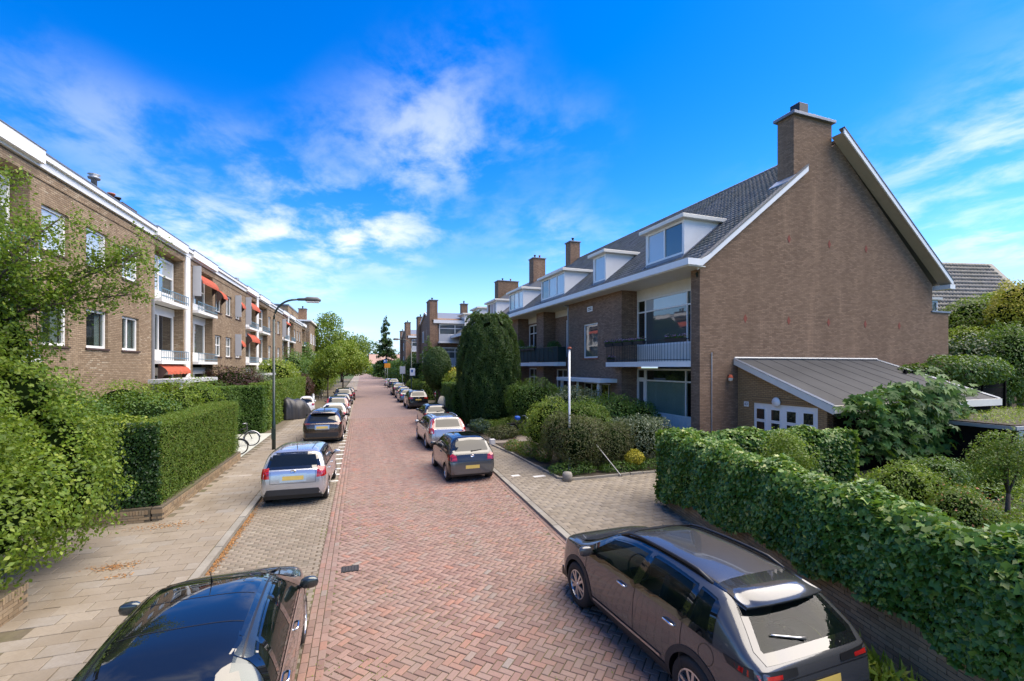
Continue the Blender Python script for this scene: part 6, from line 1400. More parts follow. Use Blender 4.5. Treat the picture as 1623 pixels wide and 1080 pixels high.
bush('juniper_shrub', 'green juniper rising behind the dark olive one', 'shrub', (8.2, 16.4, .1), [(0, 0, 1.4, 1.0, .9, 1.2), (.9, .2, 1.2, .9, .8, 1.0)], 9000, .085, 'leaf_hedge', 'long', seed=72)
bush('spindle_shrub', 'yellow-green spindle shrub at garden corner by the kerb', 'shrub', (7.2, 16.9, .1), [(0, 0, 1.6, .8, .8, 1.0), (-.2, .6, 1.2, .7, .7, .9)], 7000, .065, 'leaf_bright', seed=73)
bush('heather_shrub', 'brownish twiggy heather beside the thin stake', 'shrub', (8.95, 15.0, .1), [(0, 0, .9, .85, .7, .8), (.7, .3, .95, .7, .7, .75)], 8000, .07, 'leaf_brown', 'long', seed=74, gaps=.25)
bush('grey_shrub', 'grey-green shrub at the end of the garden bed beside the drive', 'shrub', (10.4, 15.2, .1), [(0, 0, .95, .95, .8, .95), (.8, .4, 1.0, .85, .8, .9), (-.6, .5, .9, .75, .7, .8)], 10000, .075, 'leaf_greygreen', seed=75, gaps=.2)
bush('yellow_flower', 'small bright yellow flowering plant at foot of grey-green shrub', 'plant', (9.55, 14.45, .1), [(0, 0, .45, .38, .3, .3)], 1500, .055, 'leaf_yellow', seed=76, core=False)
bush('mixed_shrub', 'cream and green shrub in the middle of the garden bed', 'shrub', (9.6, 17.2, .1), [(0, 0, .9, 1.1, .9, .8), (1.2, .4, .8, 1.0, .9, .7)], 8000, .085, 'leaf_greygreen', seed=77)
bush('box_shrub', 'flat clipped dark green box by the garden door', 'shrub', (12.2, 17.4, .15), [(0, 0, .6, .9, .7, .55), (.9, .5, .5, .7, .7, .5)], 6000, .07, 'leaf_dark', seed=78)
bush('low_plant', 'low pink-flecked cushion plants along the curved border', 'plant', (6.75, 18.2, .1), [(0, 0, .25, .45, .8, .35), (-.2, 1.2, .22, .4, .6, .3), (.2, -1.2, .3, .4, .7, .35)], 5000, .06, 'leaf_hedge', seed=79, flowers=(500, .05, 'petal_red'), core=False)
bush('low_plant', 'flat spreading juniper in front of the yew', 'plant', (8.3, 24.8, .1), [(0, 0, .45, 1.3, .9, .45), (-1.3, .6, .35, 1.0, .8, .4), (.5, -1.2, .3, .9, .6, .35)], 7000, .09, 'leaf_hedge', 'long', seed=80, core=False)
bush('low_plant', 'reddish low heather near the white stone block', 'plant', (7.1, 22.9, .1), [(0, 0, .3, .9, .6, .4)], 3000, .08, 'leaf_brown', seed=81, core=False)
bush('low_plant', 'grey cushion plant at the bend of the garden border', 'plant', (6.6, 25.8, .1), [(0, 0, .3, .6, 1.4, .45)], 3500, .09, 'leaf_blue', seed=82, core=False)
bush('ground_cover', 'green ground cover spreading under the garden shrubs', 'plant', (8.2, 14.5, .1), [(-1.0, .2, .15, .9, .5, .3), (.8, -.05, .12, 1.0, .35, .25), (2.2, .0, .12, 1.0, .35, .25)], 6000, .06, 'leaf_green', seed=83, core=False)
hedge('clipped_hedge', 'low light green clipped hedge beside the far lamp post', 6.6, 9.0, 52.0, 54.5, 0, 2.1, 200, .16, 'leaf_hedge', 'xyZ', 'leaf', 84, .06)
hedge('clipped_hedge', 'light green clipped hedge at the foot of egg topiary', 7.6, 8.6, 42.5, 49, 0, 1.9, 200, .16, 'leaf_hedge', 'xyZ', 'leaf', 85, .06)
hedge('clipped_hedge', 'square dark clipped hedge near the orange sign', 7.9, 12.5, 74, 80, 0, 4.4, 60, .3, 'leaf_dark', 'xyZ', 'leaf', 86, .08)
bush('dome_topiary', 'dark dome-shaped clipped bush behind the orange sign', 'shrub', (9.6, 84, 0), [(0, 0, 3.2, 2.6, 2.4, 3.0)], 6000, .3, 'leaf_dark', seed=87, gaps=0)
bush('garden_shrub', 'bushy green shrubs in front of the two-chimney house', 'shrub', (10.4, 57.5, 0), [(0, 0, 2.0, 2.0, 1.8, 2.0), (2.4, 0, 2.4, 1.9, 1.8, 2.2), (-2.2, 1, 1.6, 1.4, 1.6, 1.6)], 8000, .2, 'leaf_green', seed=88)
bush('garden_shrub', 'pale yellow-green border plants near the orange sign', 'shrub', (7.6, 70, 0), [(0, 0, 1.1, 1.1, 2.4, 1.1), (.3, -3.5, 1.0, 1, 2, 1)], 5000, .2, 'leaf_bright', seed=89)
bush('garden_shrub', 'green shrub belt along the far right pavement', 'shrub', (8.6, 104, 0), [(0, 0, 2.6, 2, 9, 2.4), (.5, 20, 3, 2.4, 10, 2.8)], 8000, .36, 'leaf_green', seed=90)
# ------------------------------------------------------------------ ivy wall
IV = [Vector((7.93, 10.62)), Vector((7.5, 9.1)), Vector((6.27, 3.7)), Vector((5.9, 2.0)), Vector((5.6, .6))]
dI = (IV[2] - IV[0]).normalized()
wl2 = brick_wall('ivy_wall', 'weathered brick wall topped by the ivy hedge beside the grey SUV', 7.98, 10.58, math.atan2(dI.y, dI.x), 9.6, .86, .24, 290, True)
iv = thing('ivy_hedge', 'thick glossy ivy hedge on the brick wall beside the grey SUV', 'hedge', (7.93, 10.6, 0))
nI = Vector((dI.y, -dI.x)); nI = nI if nI.x < 0 else -nI            # towards the street
rng = np.random.default_rng(91)
def ivy_pts(n, L, o, d, nn, zt, zb, thick, rng, amp=.10, back=True):
    s = rng.uniform(0, L, n); w = rng.uniform(0, 1, n); front = w < .66; z = np.where(front, zb + (zt - zb) * rng.uniform(0, 1, n) ** .92, zt); dep = np.where(front, 0, rng.uniform(0, thick, n))
    bul = amp * np.sin(s * 2.1 + z * 1.3) * .5 + amp * .5 * np.sin(s * 5.3 - z * 3); round_ = np.where(front, np.clip((z - (zt - .3)) / .3, 0, 1) ** 2 * .18, 0); zr = np.where(front, 0, -.14 * np.abs(dep / thick - .5) ** 2 * 4 + .07 * np.sin(s * 3.3) + .05 * np.sin(s * 7 + dep * 6))
    out = .14 + bul - round_ - rng.uniform(0, .10, n); zb_ = z + zr + rng.normal(0, .02, n)
    X_ = o[0] + d[0] * s + nn[0] * np.where(front, out, -dep + .05); Y_ = o[1] + d[1] * s + nn[1] * np.where(front, out, -dep + .05)
    N_ = np.where(front[:, None], np.array([nn[0], nn[1], .8])[None], np.array([nn[0] * .2, nn[1] * .2, 1.0])[None]); return np.stack([X_, Y_, zb_], -1), unit(N_)
P1, N1 = ivy_pts(44000, 9.6, (0, 0), dI, nI, 2.12, .25, .75, rng, .07)
fr = rng.uniform(0, 1, len(P1)); lowcut = np.interp(-P1[:, 1], [0, 1.5, 4, 6, 9], [.32, .45, .70, .80, .82]) + .07 * np.sin(P1[:, 1] * 2.7) + .05 * np.sin(P1[:, 1] * 6.1); k = (P1[:, 2] > lowcut); P1, N1 = P1[k], N1[k]
# end of the hedge at the drive
n = 3600; w_ = rng.uniform(-.75, .14, n); z_ = rng.uniform(.15, 2.1, n); e_ = -dI; P2 = np.stack([nI.x * w_ + e_.x * (.10 + .06 * np.sin(z_ * 4)), nI.y * w_ + e_.y * (.10 + .06 * np.sin(z_ * 4)), z_], -1) + rng.normal(0, .03, (n, 3)); N2 = np.tile([e_.x, e_.y, .4], (n, 1))
PA_, NA_ = np.concatenate([P1, P2]), np.concatenate([N1, N2])
x, y, nn_ = leaf_frames(PA_, NA_, .42, .9, rng); sz = .070 * np.exp(rng.normal(0, .30, len(PA_)))
wp = PA_ + np.array([7.93, 10.6, 0]); vis = np.array([inview(*p, 0) for p in wp]); vis &= (nn_ @ np.array([0, 0, 1.]) > -2); dist = np.linalg.norm(wp - np.array([0, 0, CAM_H]), axis=1); dist[~vis] = 1e3
near_i = np.argsort(dist)[:295]; mask = np.ones(len(PA_), bool); mask[near_i] = False
Vb, Fb = np.array(SHAPES['ivy'][0]), np.array(SHAPES['ivy'][1]); me = npmesh('ivy_leaf', Vb - np.array([0, .4, 0]), Fb, 'leaf_ivy')
for i in near_i:
    o = link('leaf', me, iv); s_ = float(sz[i]); M = Matrix((Vector(x[i]) * s_, Vector(y[i]) * s_, Vector(nn_[i]) * s_)).transposed().to_4x4(); M.translation = Vector(PA_[i]); o.matrix_local = M
Pq, xq, yq, nq, sq = PA_[mask], x[mask], y[mask], nn_[mask], sz[mask]
V = Pq[:, None] + sq[:, None, None] * (Vb[None, :, 0:1] * xq[:, None] + (Vb[None, :, 1:2] - .4) * yq[:, None] + Vb[None, :, 2:3] * nq[:, None]); Fq = (Fb[None] + (np.arange(len(Pq)) * len(Vb))[:, None, None]).reshape(-1, 3)
o = link('leaf', npmesh('ivy_leaves', V.reshape(-1, 3), Fq, 'leaf_ivy'), iv); o['kind'] = 'stuff'
q = MB(); 
def pt2(s, dep, z): return (dI.x * s - nI.x * dep, dI.y * s - nI.y * dep, z)
q.add([pt2(0.0, -.05, .87), pt2(9.6, -.05, .87), pt2(9.6, .72, .87), pt2(0, .72, .87), pt2(0.0, .06, 1.98), pt2(9.6, .06, 1.98), pt2(9.6, .66, 1.98), pt2(0, .66, 1.98)], [(0, 1, 2, 3), (4, 5, 6, 7), (0, 1, 5, 4), (1, 2, 6, 5), (2, 3, 7, 6), (3, 0, 4, 7)]); q.build('shade_core', 'shade_fill', iv)
# second ivy hedge along the drive
d2 = (Vector((14.0, 9.75)) - Vector((8.3, 10.75))).normalized(); n2 = Vector((d2.y, -d2.x)); n2 = n2 if n2.y < 0 else -n2; iv2 = thing('ivy_hedge', 'ivy hedge along the drive in front of the garage doors', 'hedge', (8.3, 10.75, 0))
P1, N1 = ivy_pts(9000, 5.7, (0, 0), d2, n2, 1.98, .1, .6, rng, .08); foliage(iv2, P1, N1, .095, 'leaf_ivy', 'ivy', .42, .9, .35, 93)
n = 1500; P3 = np.stack([np.full(n, 0.), rng.uniform(-.5, .2, n), rng.uniform(.1, 1.95, n)], -1); P3 = np.stack([d2.x * 5.75 + n2.x * P3[:, 1], d2.y * 5.75 + n2.y * P3[:, 1], P3[:, 2]], -1) + rng.normal(0, .04, (n, 3)); foliage(iv2, P3, np.tile([d2.x, d2.y, .3], (n, 1)), .095, 'leaf_ivy', 'ivy', .5, .9, .35, 94, 'end_leaves')
q = MB(); pt3 = lambda s, dep, z: (d2.x * s - n2.x * dep, d2.y * s - n2.y * dep, z)
q.add([pt3(.1, -.02, 0), pt3(5.65, -.02, 0), pt3(5.65, .5, 0), pt3(.1, .5, 0), pt3(.1, .05, 1.86), pt3(5.65, .05, 1.86), pt3(5.65, .5, 1.86), pt3(.1, .5, 1.86)], [(0, 1, 2, 3), (4, 5, 6, 7), (0, 1, 5, 4), (1, 2, 6, 5), (2, 3, 7, 6), (3, 0, 4, 7)]); q.build('shade_core', 'shade_fill', iv2)
# garden behind the ivy wall
struct(sheet('garden_bed', [(8.4, 10.2), (40, 8), (40, -5), (6.5, -5), (6.9, 3.5)], .085, 'soil'), 'dark soil of the garden behind the ivy wall')
struct(sheet('garden_bed_opposite', [(6.3, 40), (6.35, 20), (6.45, 14.05), (10.6, 14.05), (13.0, 14.3), (13.2, 40)], .10, 'soil'), 'planted soil bed in front of the corner house')
def small_tree(label, x, y, h, blobs, n, size, mat, seed, r=.05): return bush('small_tree', label, 'tree', (x, y, .09), blobs, n, size, mat, 'leaf', False, 5, None, .6, .2, .35, .42, .35, seed, (r, h), .5)
p = ypt(1250, 735, 8.6); small_tree('small round-headed tree in front of the drive hedge', p[0], 8.6, .9, [(0, 0, 1.65, .62, .55, .45), (-.35, 0, 1.5, .45, .45, .3), (.38, 0, 1.5, .45, .45, .32), (0, .1, 1.95, .4, .4, .28)], 5200, .055, 'leaf_privet', 101, .035)
p = ypt(1598, 800, 6.2); small_tree('small round-headed tree near the white garden door', p[0], 6.2, .95, [(0, 0, 1.75, .7, .6, .5), (-.4, .1, 1.6, .5, .5, .4), (.45, 0, 1.7, .5, .5, .4), (0, 0, 2.1, .45, .45, .3)], 7500, .05, 'leaf_hedge', 102, .05)
p = ypt(1440, 800, 7.0); bush('spiraea_shrub', 'loose yellow-green shrub rising behind the ivy hedge', 'shrub', (p[0], 7.0, .09), [(-.2, 0, 1.0, .7, .6, .7), (.6, .1, .85, .7, .6, .65), (-.7, .1, .9, .5, .5, .6)], 8500, .055, 'leaf_privet', seed=103, gaps=.3)
p = ypt(1520, 830, 6.0); bush('spiraea_shrub', 'lower olive shrub with pinkish tips beside the small tree trunk', 'shrub', (p[0], 6.0, .09), [(0, 0, .8, .6, .5, .6), (.6, 0, .6, .5, .5, .5)], 5500, .05, 'leaf_hedge', seed=104, gaps=.3, flowers=(160, .05, 'petal_red'))
# fig tree: every big leaf its own piece
fg = thing('fig_tree', 'fig tree with big lobed leaves trained over the black garage wall', 'tree', (16.6, 11.2, .09), R(2)); rngf = np.random.default_rng(105); fm = npmesh('fig_leaf', np.array(SHAPES['fig'][0]) - np.array([0, .3, 0]), np.array(SHAPES['fig'][1]), 'leaf_fig')
cent = []
for k in range(15):
    e = Vector((rngf.uniform(-.6, 6.2), rngf.uniform(-.55, .15), rngf.uniform(1.5, 3.5))); b0 = Vector((2.0 + rngf.uniform(-.3, .3), .1, .1)); mid = b0.lerp(e, .55) + Vector((0, 0, .3)); MB().tube([b0, mid, e], [.05, .03, .012], 6).build('limb', 'bark', fg, True)
    for t in (.55, .7, .85, 1.0): cent.append(mid.lerp(e, (t - .5) * 2))
for k in range(298):
    c = cent[k % len(cent)]; p = Vector((c.x + rngf.normal(0, .42), c.y - abs(rngf.normal(0, .28)), max(.35, c.z + rngf.normal(-.1, .38)))); nrm = Vector((rngf.normal(-.25, .4), rngf.normal(-.55, .35), rngf.uniform(.35, 1.0))).normalized(); dn = Vector((rngf.normal(0, .7), rngf.normal(-.5, .4), -.8)); yv = (dn - nrm * dn.dot(nrm)).normalized(); xv = yv.cross(nrm); s_ = rngf.uniform(.30, .50)
    o = link('leaf', fm, fg); M = Matrix((xv * s_, yv * s_, nrm * s_)).transposed().to_4x4(); M.translation = p; o.matrix_local = M
n = 1200; P = np.stack([rngf.uniform(-.6, 5.8, n), rngf.normal(-.15, .25, n), rngf.uniform(.5, 3.2, n)], -1); P[:, 2] = np.minimum(P[:, 2], 3.3 - .16 * np.abs(P[:, 0] - 3) ** 1.2); o = foliage(fg, P, np.tile([-.2, -.6, .6], (n, 1)), .30, 'leaf_fig', 'fig', .45, .7, .3, 106, 'leaf'); o['kind'] = 'stuff'
# back garden behind the house, far right
def backbush(label, px, py, Y, rx, rz, n, size, mat, seed, shape='leaf', gaps=.15, name='garden_tree'):
    x, y, z = ypt(px, py, Y); return bush(name, label, 'tree', (x, Y, 0), [(0, 0, z, rx, rx * .7, rz), (rx * .6, .3, z - rz * .5, rx * .7, rx * .6, rz * .8), (-rx * .6, .2, z - rz * .6, rx * .6, rx * .6, rz * .7)], n, size, mat, shape, True, 3, None, .55, .2, .6, .22, gaps, seed, (.12, max(.5, z - rz)), .4)
backbush('glossy dark laurel beside the far corner of the gable wall', 1535, 590, 19.0, 2.4, 2.6, 11000, .2, 'leaf_dark', 111)
backbush('mid green laurel with pale shoots behind the shed', 1600, 570, 18.0, 2.6, 2.4, 11000, .2, 'leaf_green', 112, 'long')
backbush('light green shrub layer beside the gable wall above the laurel', 1535, 545, 21.5, 2.6, 1.3, 6000, .17, 'leaf_bright', 113)
backbush('olive brown maple in front of the pantile house', 1545, 505, 23.5, 3.2, 1.9, 9000, .16, 'leaf_hedge', 114, gaps=.3)
backbush('bright yellow-leaved tree at the right edge of back gardens', 1618, 478, 20.0, 2.2, 1.6, 8000, .16, 'leaf_yellow', 115, gaps=.25)
backbush('light green tree below the yellow-leaved tree', 1585, 490, 24.0, 2.4, 1.7, 8000, .17, 'leaf_bright', 116, gaps=.25)
backbush('dark green shrub mass filling the gap behind the shed', 1615, 535, 20.5, 2.8, 2.4, 9000, .2, 'leaf_green', 117)
# leaf litter along the left kerb and by the wall
rngl = np.random.default_rng(120); n = 2600; y_ = np.concatenate([rngl.uniform(8.0, 13.6, 1900), rngl.uniform(13.6, 20, 700)]); x_ = XL_KERB + .02 + np.abs(rngl.normal(0, .06, n)); P = np.stack([x_, y_, np.full(n, .006)], -1)
lt = foliage(None, P, np.tile([0, 0, 1.], (n, 1)), .035, 'litter', 'leaf', .25, 0, .5, 121, 'leaf_litter'); tag(lt, 'dry orange leaf litter along the foot of the left kerb', 'litter', kind='stuff')
pc = [(-4.45, 10.6, .22, .10, 260), (-4.45, 12.95, .35, .12, 260), (-4.2, 10.1, .12, .06, 60)]
P = np.concatenate([np.stack([rngl.normal(a, c, n), rngl.normal(b, d, n), np.full(n, .094)], -1) for a, b, c, d, n in pc]); lt = foliage(None, P, np.tile([0, 0, 1.], (len(P), 1)), .035, 'litter', 'leaf', .25, 0, .5, 122, 'leaf_litter'); tag(lt, 'scattered orange leaf litter on slabs by the brick walls', 'litter', kind='stuff')
# weeds in the joints
n = 9000; yy = 2.5 + 12 * rngl.uniform(0, 1, n) ** 1.3; xx = rngl.uniform(XL_ROAD + .1, 4.2, n); kk = lump(np.stack([xx, yy, 0 * xx], -1), 1.6, 7) > .05; P = np.stack([xx, yy, np.full(n, .004)], -1)[kk]; wd = foliage(None, P, np.tile([0, 0, 1.], (len(P), 1)), .020, 'leaf_bright', 'leaf', .6, 0, .5, 123, 'joint_weeds'); tag(wd, 'tiny yellow-green weeds in the brick joints', 'weeds', kind='stuff')

bush('ground_cover', 'mixed low garden plants on the soil behind the ivy hedge', 'plant', (12.5, 6.6, .09), [(0, 0, .2, 2.2, 1.6, .35), (3.5, .5, .2, 2.0, 1.8, .4), (-2.5, 1.6, .2, 1.6, 1.2, .3), (1.5, 2.2, .25, 2.0, 1.0, .4)], 9000, .08, 'leaf_green', seed=130, core=False, flowers=(300, .05, 'petal_red'))
n = 420; P = np.stack([rngl.normal(5.85, .12, n), rngl.normal(3.9, .35, n), .10 + rngl.uniform(0, .25, n)], -1); wd = foliage(None, P, np.tile([0, -1, .3], (n, 1)), .22, 'leaf_bright', 'spray', .8, -1.2, .4, 131, 'grass_tuft'); tag(wd, 'tuft of grass at the foot of the ivy wall', 'grass', kind='stuff')

bush('spiraea_shrub', 'light green leafy shrub under the fig tree', 'shrub', (15.8, 8.6, .09), [(0, 0, .6, .9, .7, .6), (1.2, .2, .5, .8, .7, .5)], 6000, .07, 'leaf_green', seed=140)
bush('spiraea_shrub', 'yellow-green low shrub before the black shed', 'shrub', (18.8, 8.4, .09), [(0, 0, .55, 1.1, .7, .55), (1.6, .1, .5, 1.0, .7, .5), (-1.3, -.3, .4, .8, .6, .4)], 7500, .07, 'leaf_privet', seed=141)
bush('ground_cover', 'green low planting around the right small tree trunk', 'plant', (13.9, 5.4, .09), [(0, 0, .3, 1.3, 1.0, .45), (2.2, .8, .3, 1.4, 1.0, .5), (-1.4, .6, .3, 1.0, .8, .4)], 8000, .065, 'leaf_privet', seed=142, core=False)
# ================================================================== STREET FURNITURE AND SMALL THINGS
plain('lamp_green', (.012, .028, .022), .4, var=.15, coat=.3); plain('lamp_head_grey', (.10, .095, .085), .5, var=.1); plain('diffuser', (.70, .68, .62), .3, var=.05)
plain('sign_white', (.78, .80, .82), .4, var=.04); plain('sign_blue', (.03, .14, .42), .4, var=.05); plain('sign_orange', (.80, .30, .015), .5, var=.05); plain('sign_grey', (.42, .44, .47), .45, .2, .08); plain('pole_grey', (.30, .31, .32), .45, .4, .1)
plain('cover_black', (.028, .028, .032), .45, var=.3, scale=5); plain('hood_cream', (.62, .55, .40), .8, var=.12); plain('bag_blue', (.02, .12, .50), .6, var=.15); plain('drive_concrete', (.40, .41, .36), .9, var=.15, scale=1.5, bmp=.3)
def lamp_post(label, x, y, side, h=7.1, arm=1.0):
    t = thing('street_lamp', label, 'street lamp', (x, y, .05)); c = MB()
    MB().tube([(0, 0, 0), (0, 0, 1.3), (0, 0, 1.35), (0, 0, h - 1.1)], [.085, .08, .06, .05], 14).build('post', 'lamp_green', t, True)
    pts = [(side * .9 * (1 - math.cos(a)) * arm, 0, h - 1.1 + .95 * math.sin(a)) for a in np.linspace(0, R(80), 9)] + [(side * arm * 1.05, 0, h - .12)]
    MB().tube(pts, .045, 12).build('arm', 'lamp_green', t, True)
    q = side * arm * 1.05; hd = MB()
    hd.tube([(q - side * .05, 0, h - .13), (q + side * .25, 0, h - .11), (q + side * .35, 0, h - .10), (q + side * .8, 0, h - .10), (q + side * .95, 0, h - .14)], [.06, .07, .115, .12, .05], 12)
    o = hd.build('lamp_head', 'lamp_head_grey', t, True); MB().box(min(q + side * .32, q + side * .88), max(q + side * .32, q + side * .88), -.10, .10, h - .255, h - .20).build('diffuser', 'diffuser', o, bevel=.02)
    MB().box(-.09, .09, -.088, -.07, .5, 1.0).build('service_door', 'lamp_green', t, bevel=.005)
    return t
lamp_post('tall dark green street lamp on the left pavement beside the silver crossover', -3.8, 23.3, 1)
fx = ypt(652, 560, 57.5); fl = lamp_post('dark street lamp carrying a small white sign near the clipped hedge', fx[0], 57.5, -1, 7.3, 1.2)
def sign(label, x, y, z, w, h, mat, post=True, mark=None, name='street_sign'):
    t = thing(name, label, 'sign', (x, y, 0)); MB().box(-w / 2, w / 2, -.02, .02, z, z + h).build('panel', mat, t, bevel=.008)
    if post: MB().tube([(0, .05, -.1), (0, .05, z + h * .9)], .035, 8).build('post', 'pole_grey', t, True)
    if mark: MB().box(-w * .18 - w * .1, w * .18 - w * .1, -.028, -.022, z + h * .45, z + h * .8).build('symbol', mark, t)
    return t
sign('small white sign with dark blue symbol on the far lamp post', fx[0] + .12, 57.3, 2.75, .62, .92, 'sign_white', False, 'sign_blue')
gx = ypt(638, 585, 63); sign('grey back of a sign in front of the two-chimney house', gx[0], 63, 2.9, .72, 1.0, 'sign_grey')
ox = ypt(614, 580, 82); sign('orange road sign beside the far parked cars', ox[0], 82, 3.65, 1.0, .75, 'sign_orange')
bx_ = ypt(610.5, 573, 84); sign('small blue road sign on a post above the orange sign', bx_[0], 84, 4.5, .6, .6, 'sign_blue', True, 'sign_white')
# flagpole, stones, stake, borders
fp = thing('flagpole', 'white wooden flagpole with red top in the front garden', 'flagpole', (7.15, 14.95, .1)); MB().tube([(0, 0, 0), (0, 0, 4.42)], [.042, .036], 12).build('pole', 'white_paint', fp, True); MB().lathe([(0, 4.42), (.075, 4.42), (.075, 4.49), (0, 4.51)], 12).build('cap', 'red_brick', fp, True)
st = tag(MB().lathe([(0, .0), (.16, .0), (.17, .22), (.14, .30), (0, .33)], 10, (0, 0, 0)).build('stone_bollard', 'kerb_concrete', None, True, loc=(6.55, 13.85, .06)), 'rounded concrete stone at the garden bed corner by the drive', 'stone')
st = tag(MB().box(-.13, .13, -.12, .12, 0, .26).build('stone_block', 'white_brick', None, bevel=.02, loc=(6.15, 21.6, .06)), 'small white stone block beside the path to the house', 'stone')
sk = thing('garden_stake', 'thin pale stake leaning on the heather at the bed edge', 'stake', (8.6, 14.1, .08)); MB().tube([(.0, -.3, 0), (-.55, .5, 1.0)], .014, 6).build('stick', 'stake', sk); MB().tube([(.0, -.3, 0), (.0, -.3, .05)], .02, 6).build('tip', 'bark', sk)
em = MB().box(-.24, .24, -.045, .045, -.1, .05).mesh('edging_stone', 'kerb_concrete')
ed = thing('garden_edging', 'narrow concrete edging stones round the front garden bed', 'edging', (6.43, 13.9, .09))
path = [(6.05, 21.3), (6.15, 20.2), (6.28, 18.5), (6.33, 16.5), (6.40, 14.2), (6.75, 13.88), (8.5, 13.92), (10.6, 13.98), (13.0, 14.2)]
acc = 0
for a, b in zip(path[:-1], path[1:]):
    a, b = Vector(a), Vector(b); d = b - a; n = max(1, round(d.length / .5)); ang = math.atan2(d.y, d.x)
    for k in range(n):
        p = a + d * ((k + .5) / n); o = link('edging_stone', em, ed, (p.x - 6.43, p.y - 13.9, random.uniform(-.01, .01))); o.rotation_euler = (0, 0, ang + random.gauss(0, .02))
struct(sheet('house_path', [(6.2, 21.6), (12.9, 22.2), (12.9, 24.0), (6.2, 23.4)], .105, 'pavement_far'), 'paved path leading to the canopy entrance')
struct(sheet('side_drive', [(-4.78, 21.5), (-4.78, 29.0), (-8.9, 29.0), (-8.9, 21.5)], .092, 'drive_concrete'), 'pale concrete drive between the hedges')
# bicycles
def bicycle(label, x, y, rot, lean, bag=None, white=False):
    t = thing('bicycle', label, 'bicycle', (x, y, .09)); t.rotation_euler = (lean, 0, rot)
    def torus(c, Rr, r, n1=28, n2=6):
        m = MB()
        for i in range(n1):
            for k in range(n2):
                a, b = 2 * math.pi * i / n1, 2 * math.pi * k / n2; q = Rr + r * math.cos(b); m.v.append((c[0] + q * math.cos(a), c[1] + r * math.sin(b), c[2] + q * math.sin(a)))
        for i in range(n1):
            for k in range(n2): m.f.append((i * n2 + k, ((i + 1) % n1) * n2 + k, ((i + 1) % n1) * n2 + (k + 1) % n2, i * n2 + (k + 1) % n2))
        return m
    for cx in (0, 1.08):
        w = torus((cx, 0, .34), .325, .02).build('wheel', 'tyre', t, True); torus((cx, 0, .34), .30, .010).build('rim', 'rim_silver', w, True)
        sp_ = MB()
        for k in range(12): a = k * math.pi / 6; sp_.tube([(cx, 0, .34), (cx + .3 * math.cos(a), 0, .34 + .3 * math.sin(a))], .003, 3, False)
        so = sp_.build('spokes', 'rim_silver', w); so['kind'] = 'stuff'
        arc = [(cx + .365 * math.cos(a), 0, .34 + .365 * math.sin(a)) for a in np.linspace(R(10), R(190), 14)]; MB().tube(arc, .022, 6).build('mudguard', 'rim_silver' if white else 'car_black', t, True)
    fr = MB(); fr.tube([(0, 0, .34), (.42, 0, .30), (.30, 0, .82), (0, 0, .34)], .016, 8).tube([(.42, 0, .30), (.88, 0, .78)], .02, 8).tube([(.33, 0, .70), (.86, 0, .86)], .018, 8).tube([(1.08, 0, .34), (.90, 0, .74), (.84, 0, 1.02)], .018, 8); fo = fr.build('frame', 'car_black', t, True); fo['kind'] = 'part' if False else 'stuff'
    MB().tube([(.30, 0, .8), (.28, 0, .92)], .015, 8).build('seat_post', 'rim_silver', t, True); MB().lathe([(0, -.03), (.09, -.02), (.11, .02), (0, .05)], 12, (.27, 0, .96)).build('saddle', 'car_black', t, True)
    MB().tube([(.70, .27, 1.06), (.84, .20, 1.08), (.86, 0, 1.04), (.84, -.20, 1.08), (.70, -.27, 1.06)], .014, 8).build('handlebar', 'rim_silver', t, True); MB().box(-.32, .18, -.07, .07, .73, .75).build('carrier', 'car_black', t)
    MB().lathe([(0, -.012), (.09, -.012), (.09, .012), (0, .012)], 14, (.42, .05, .30), 'y').build('chainwheel', 'rim_silver', t); MB().tube([(.42, .09, .30), (.52, .09, .18)], .012, 6).build('crank', 'rim_silver', t)
    if bag: MB().box(.16, .42, -.13, .13, .93, 1.12).build('saddle_cover', bag, t, bevel=.04)
    return t
bicycle('black bicycle half hidden behind the clipped hedge end', -6.05, 22.2, R(8), R(6)); bicycle('bicycle with pale mudguards on the concrete drive', -6.05, 24.6, R(4), R(-7), None, True)
bicycle('black bicycle with blue saddle cover in front of the flat juniper', 7.75, 23.4, R(8), R(8), 'bag_blue')
bicycle('distant bicycle leaning by the purple shrub', -4.5, 56.0, R(80), R(8))
# covered motor scooter
cs = thing('covered_scooter', 'motor scooter under a black cover beside the long clipped hedge', 'scooter', (-4.55, 36.6, .09), R(38)); m = MB(); NX, NY = 26, 18
for i in range(NX + 1):
    u = i / NX; ht = float(np.interp(u, [0, .05, .22, .45, .62, .8, .93, 1], [.8, 1.42, 1.58, 1.38, 1.45, 1.30, 1.02, .55]))
    for j in range(NY + 1):
        v = j / NY; a = math.pi * v; hw = .58 * (1 - .25 * abs(u - .5) * 2) * (1 + .03 * math.sin(u * 13 + 3 * math.cos(a))); z = ht * (max(0, math.sin(a)) ** .38); y = hw * math.cos(a) * (1 + .22 * (1 - math.sin(a))) ; fold = .022 * math.sin(u * 19 + v * 7) * (1 - math.sin(a) * .6) + .02 * math.sin(u * 57 - v * 9)
        m.v.append((-1.0 + 2.0 * u, y + fold, max(.03, z + .02 * math.sin(u * 17 + v * 11))))
for i in range(NX):
    for j in range(NY): q = i * (NY + 1) + j; m.f.append((q, q + NY + 1, q + NY + 2, q + 1))
m.f += [tuple(range(NY + 1)), tuple(NX * (NY + 1) + k for k in range(NY, -1, -1))]
m.build('cover', 'cover_black', cs, True)
for xx in (-.72, .72): MB().lathe([(.14, -.05), (.24, -.05), (.25, 0), (.24, .05), (.14, .05)], 18, (xx, 0, .25), 'y').build('wheel', 'tyre', cs, True)
mc = make_car('microcar', 'small white microcar half hidden behind the covered scooter', HAT, 'paint_white', (-4.2, 40.2, .09), R(97)); mc.scale = (.66, .72, .98)
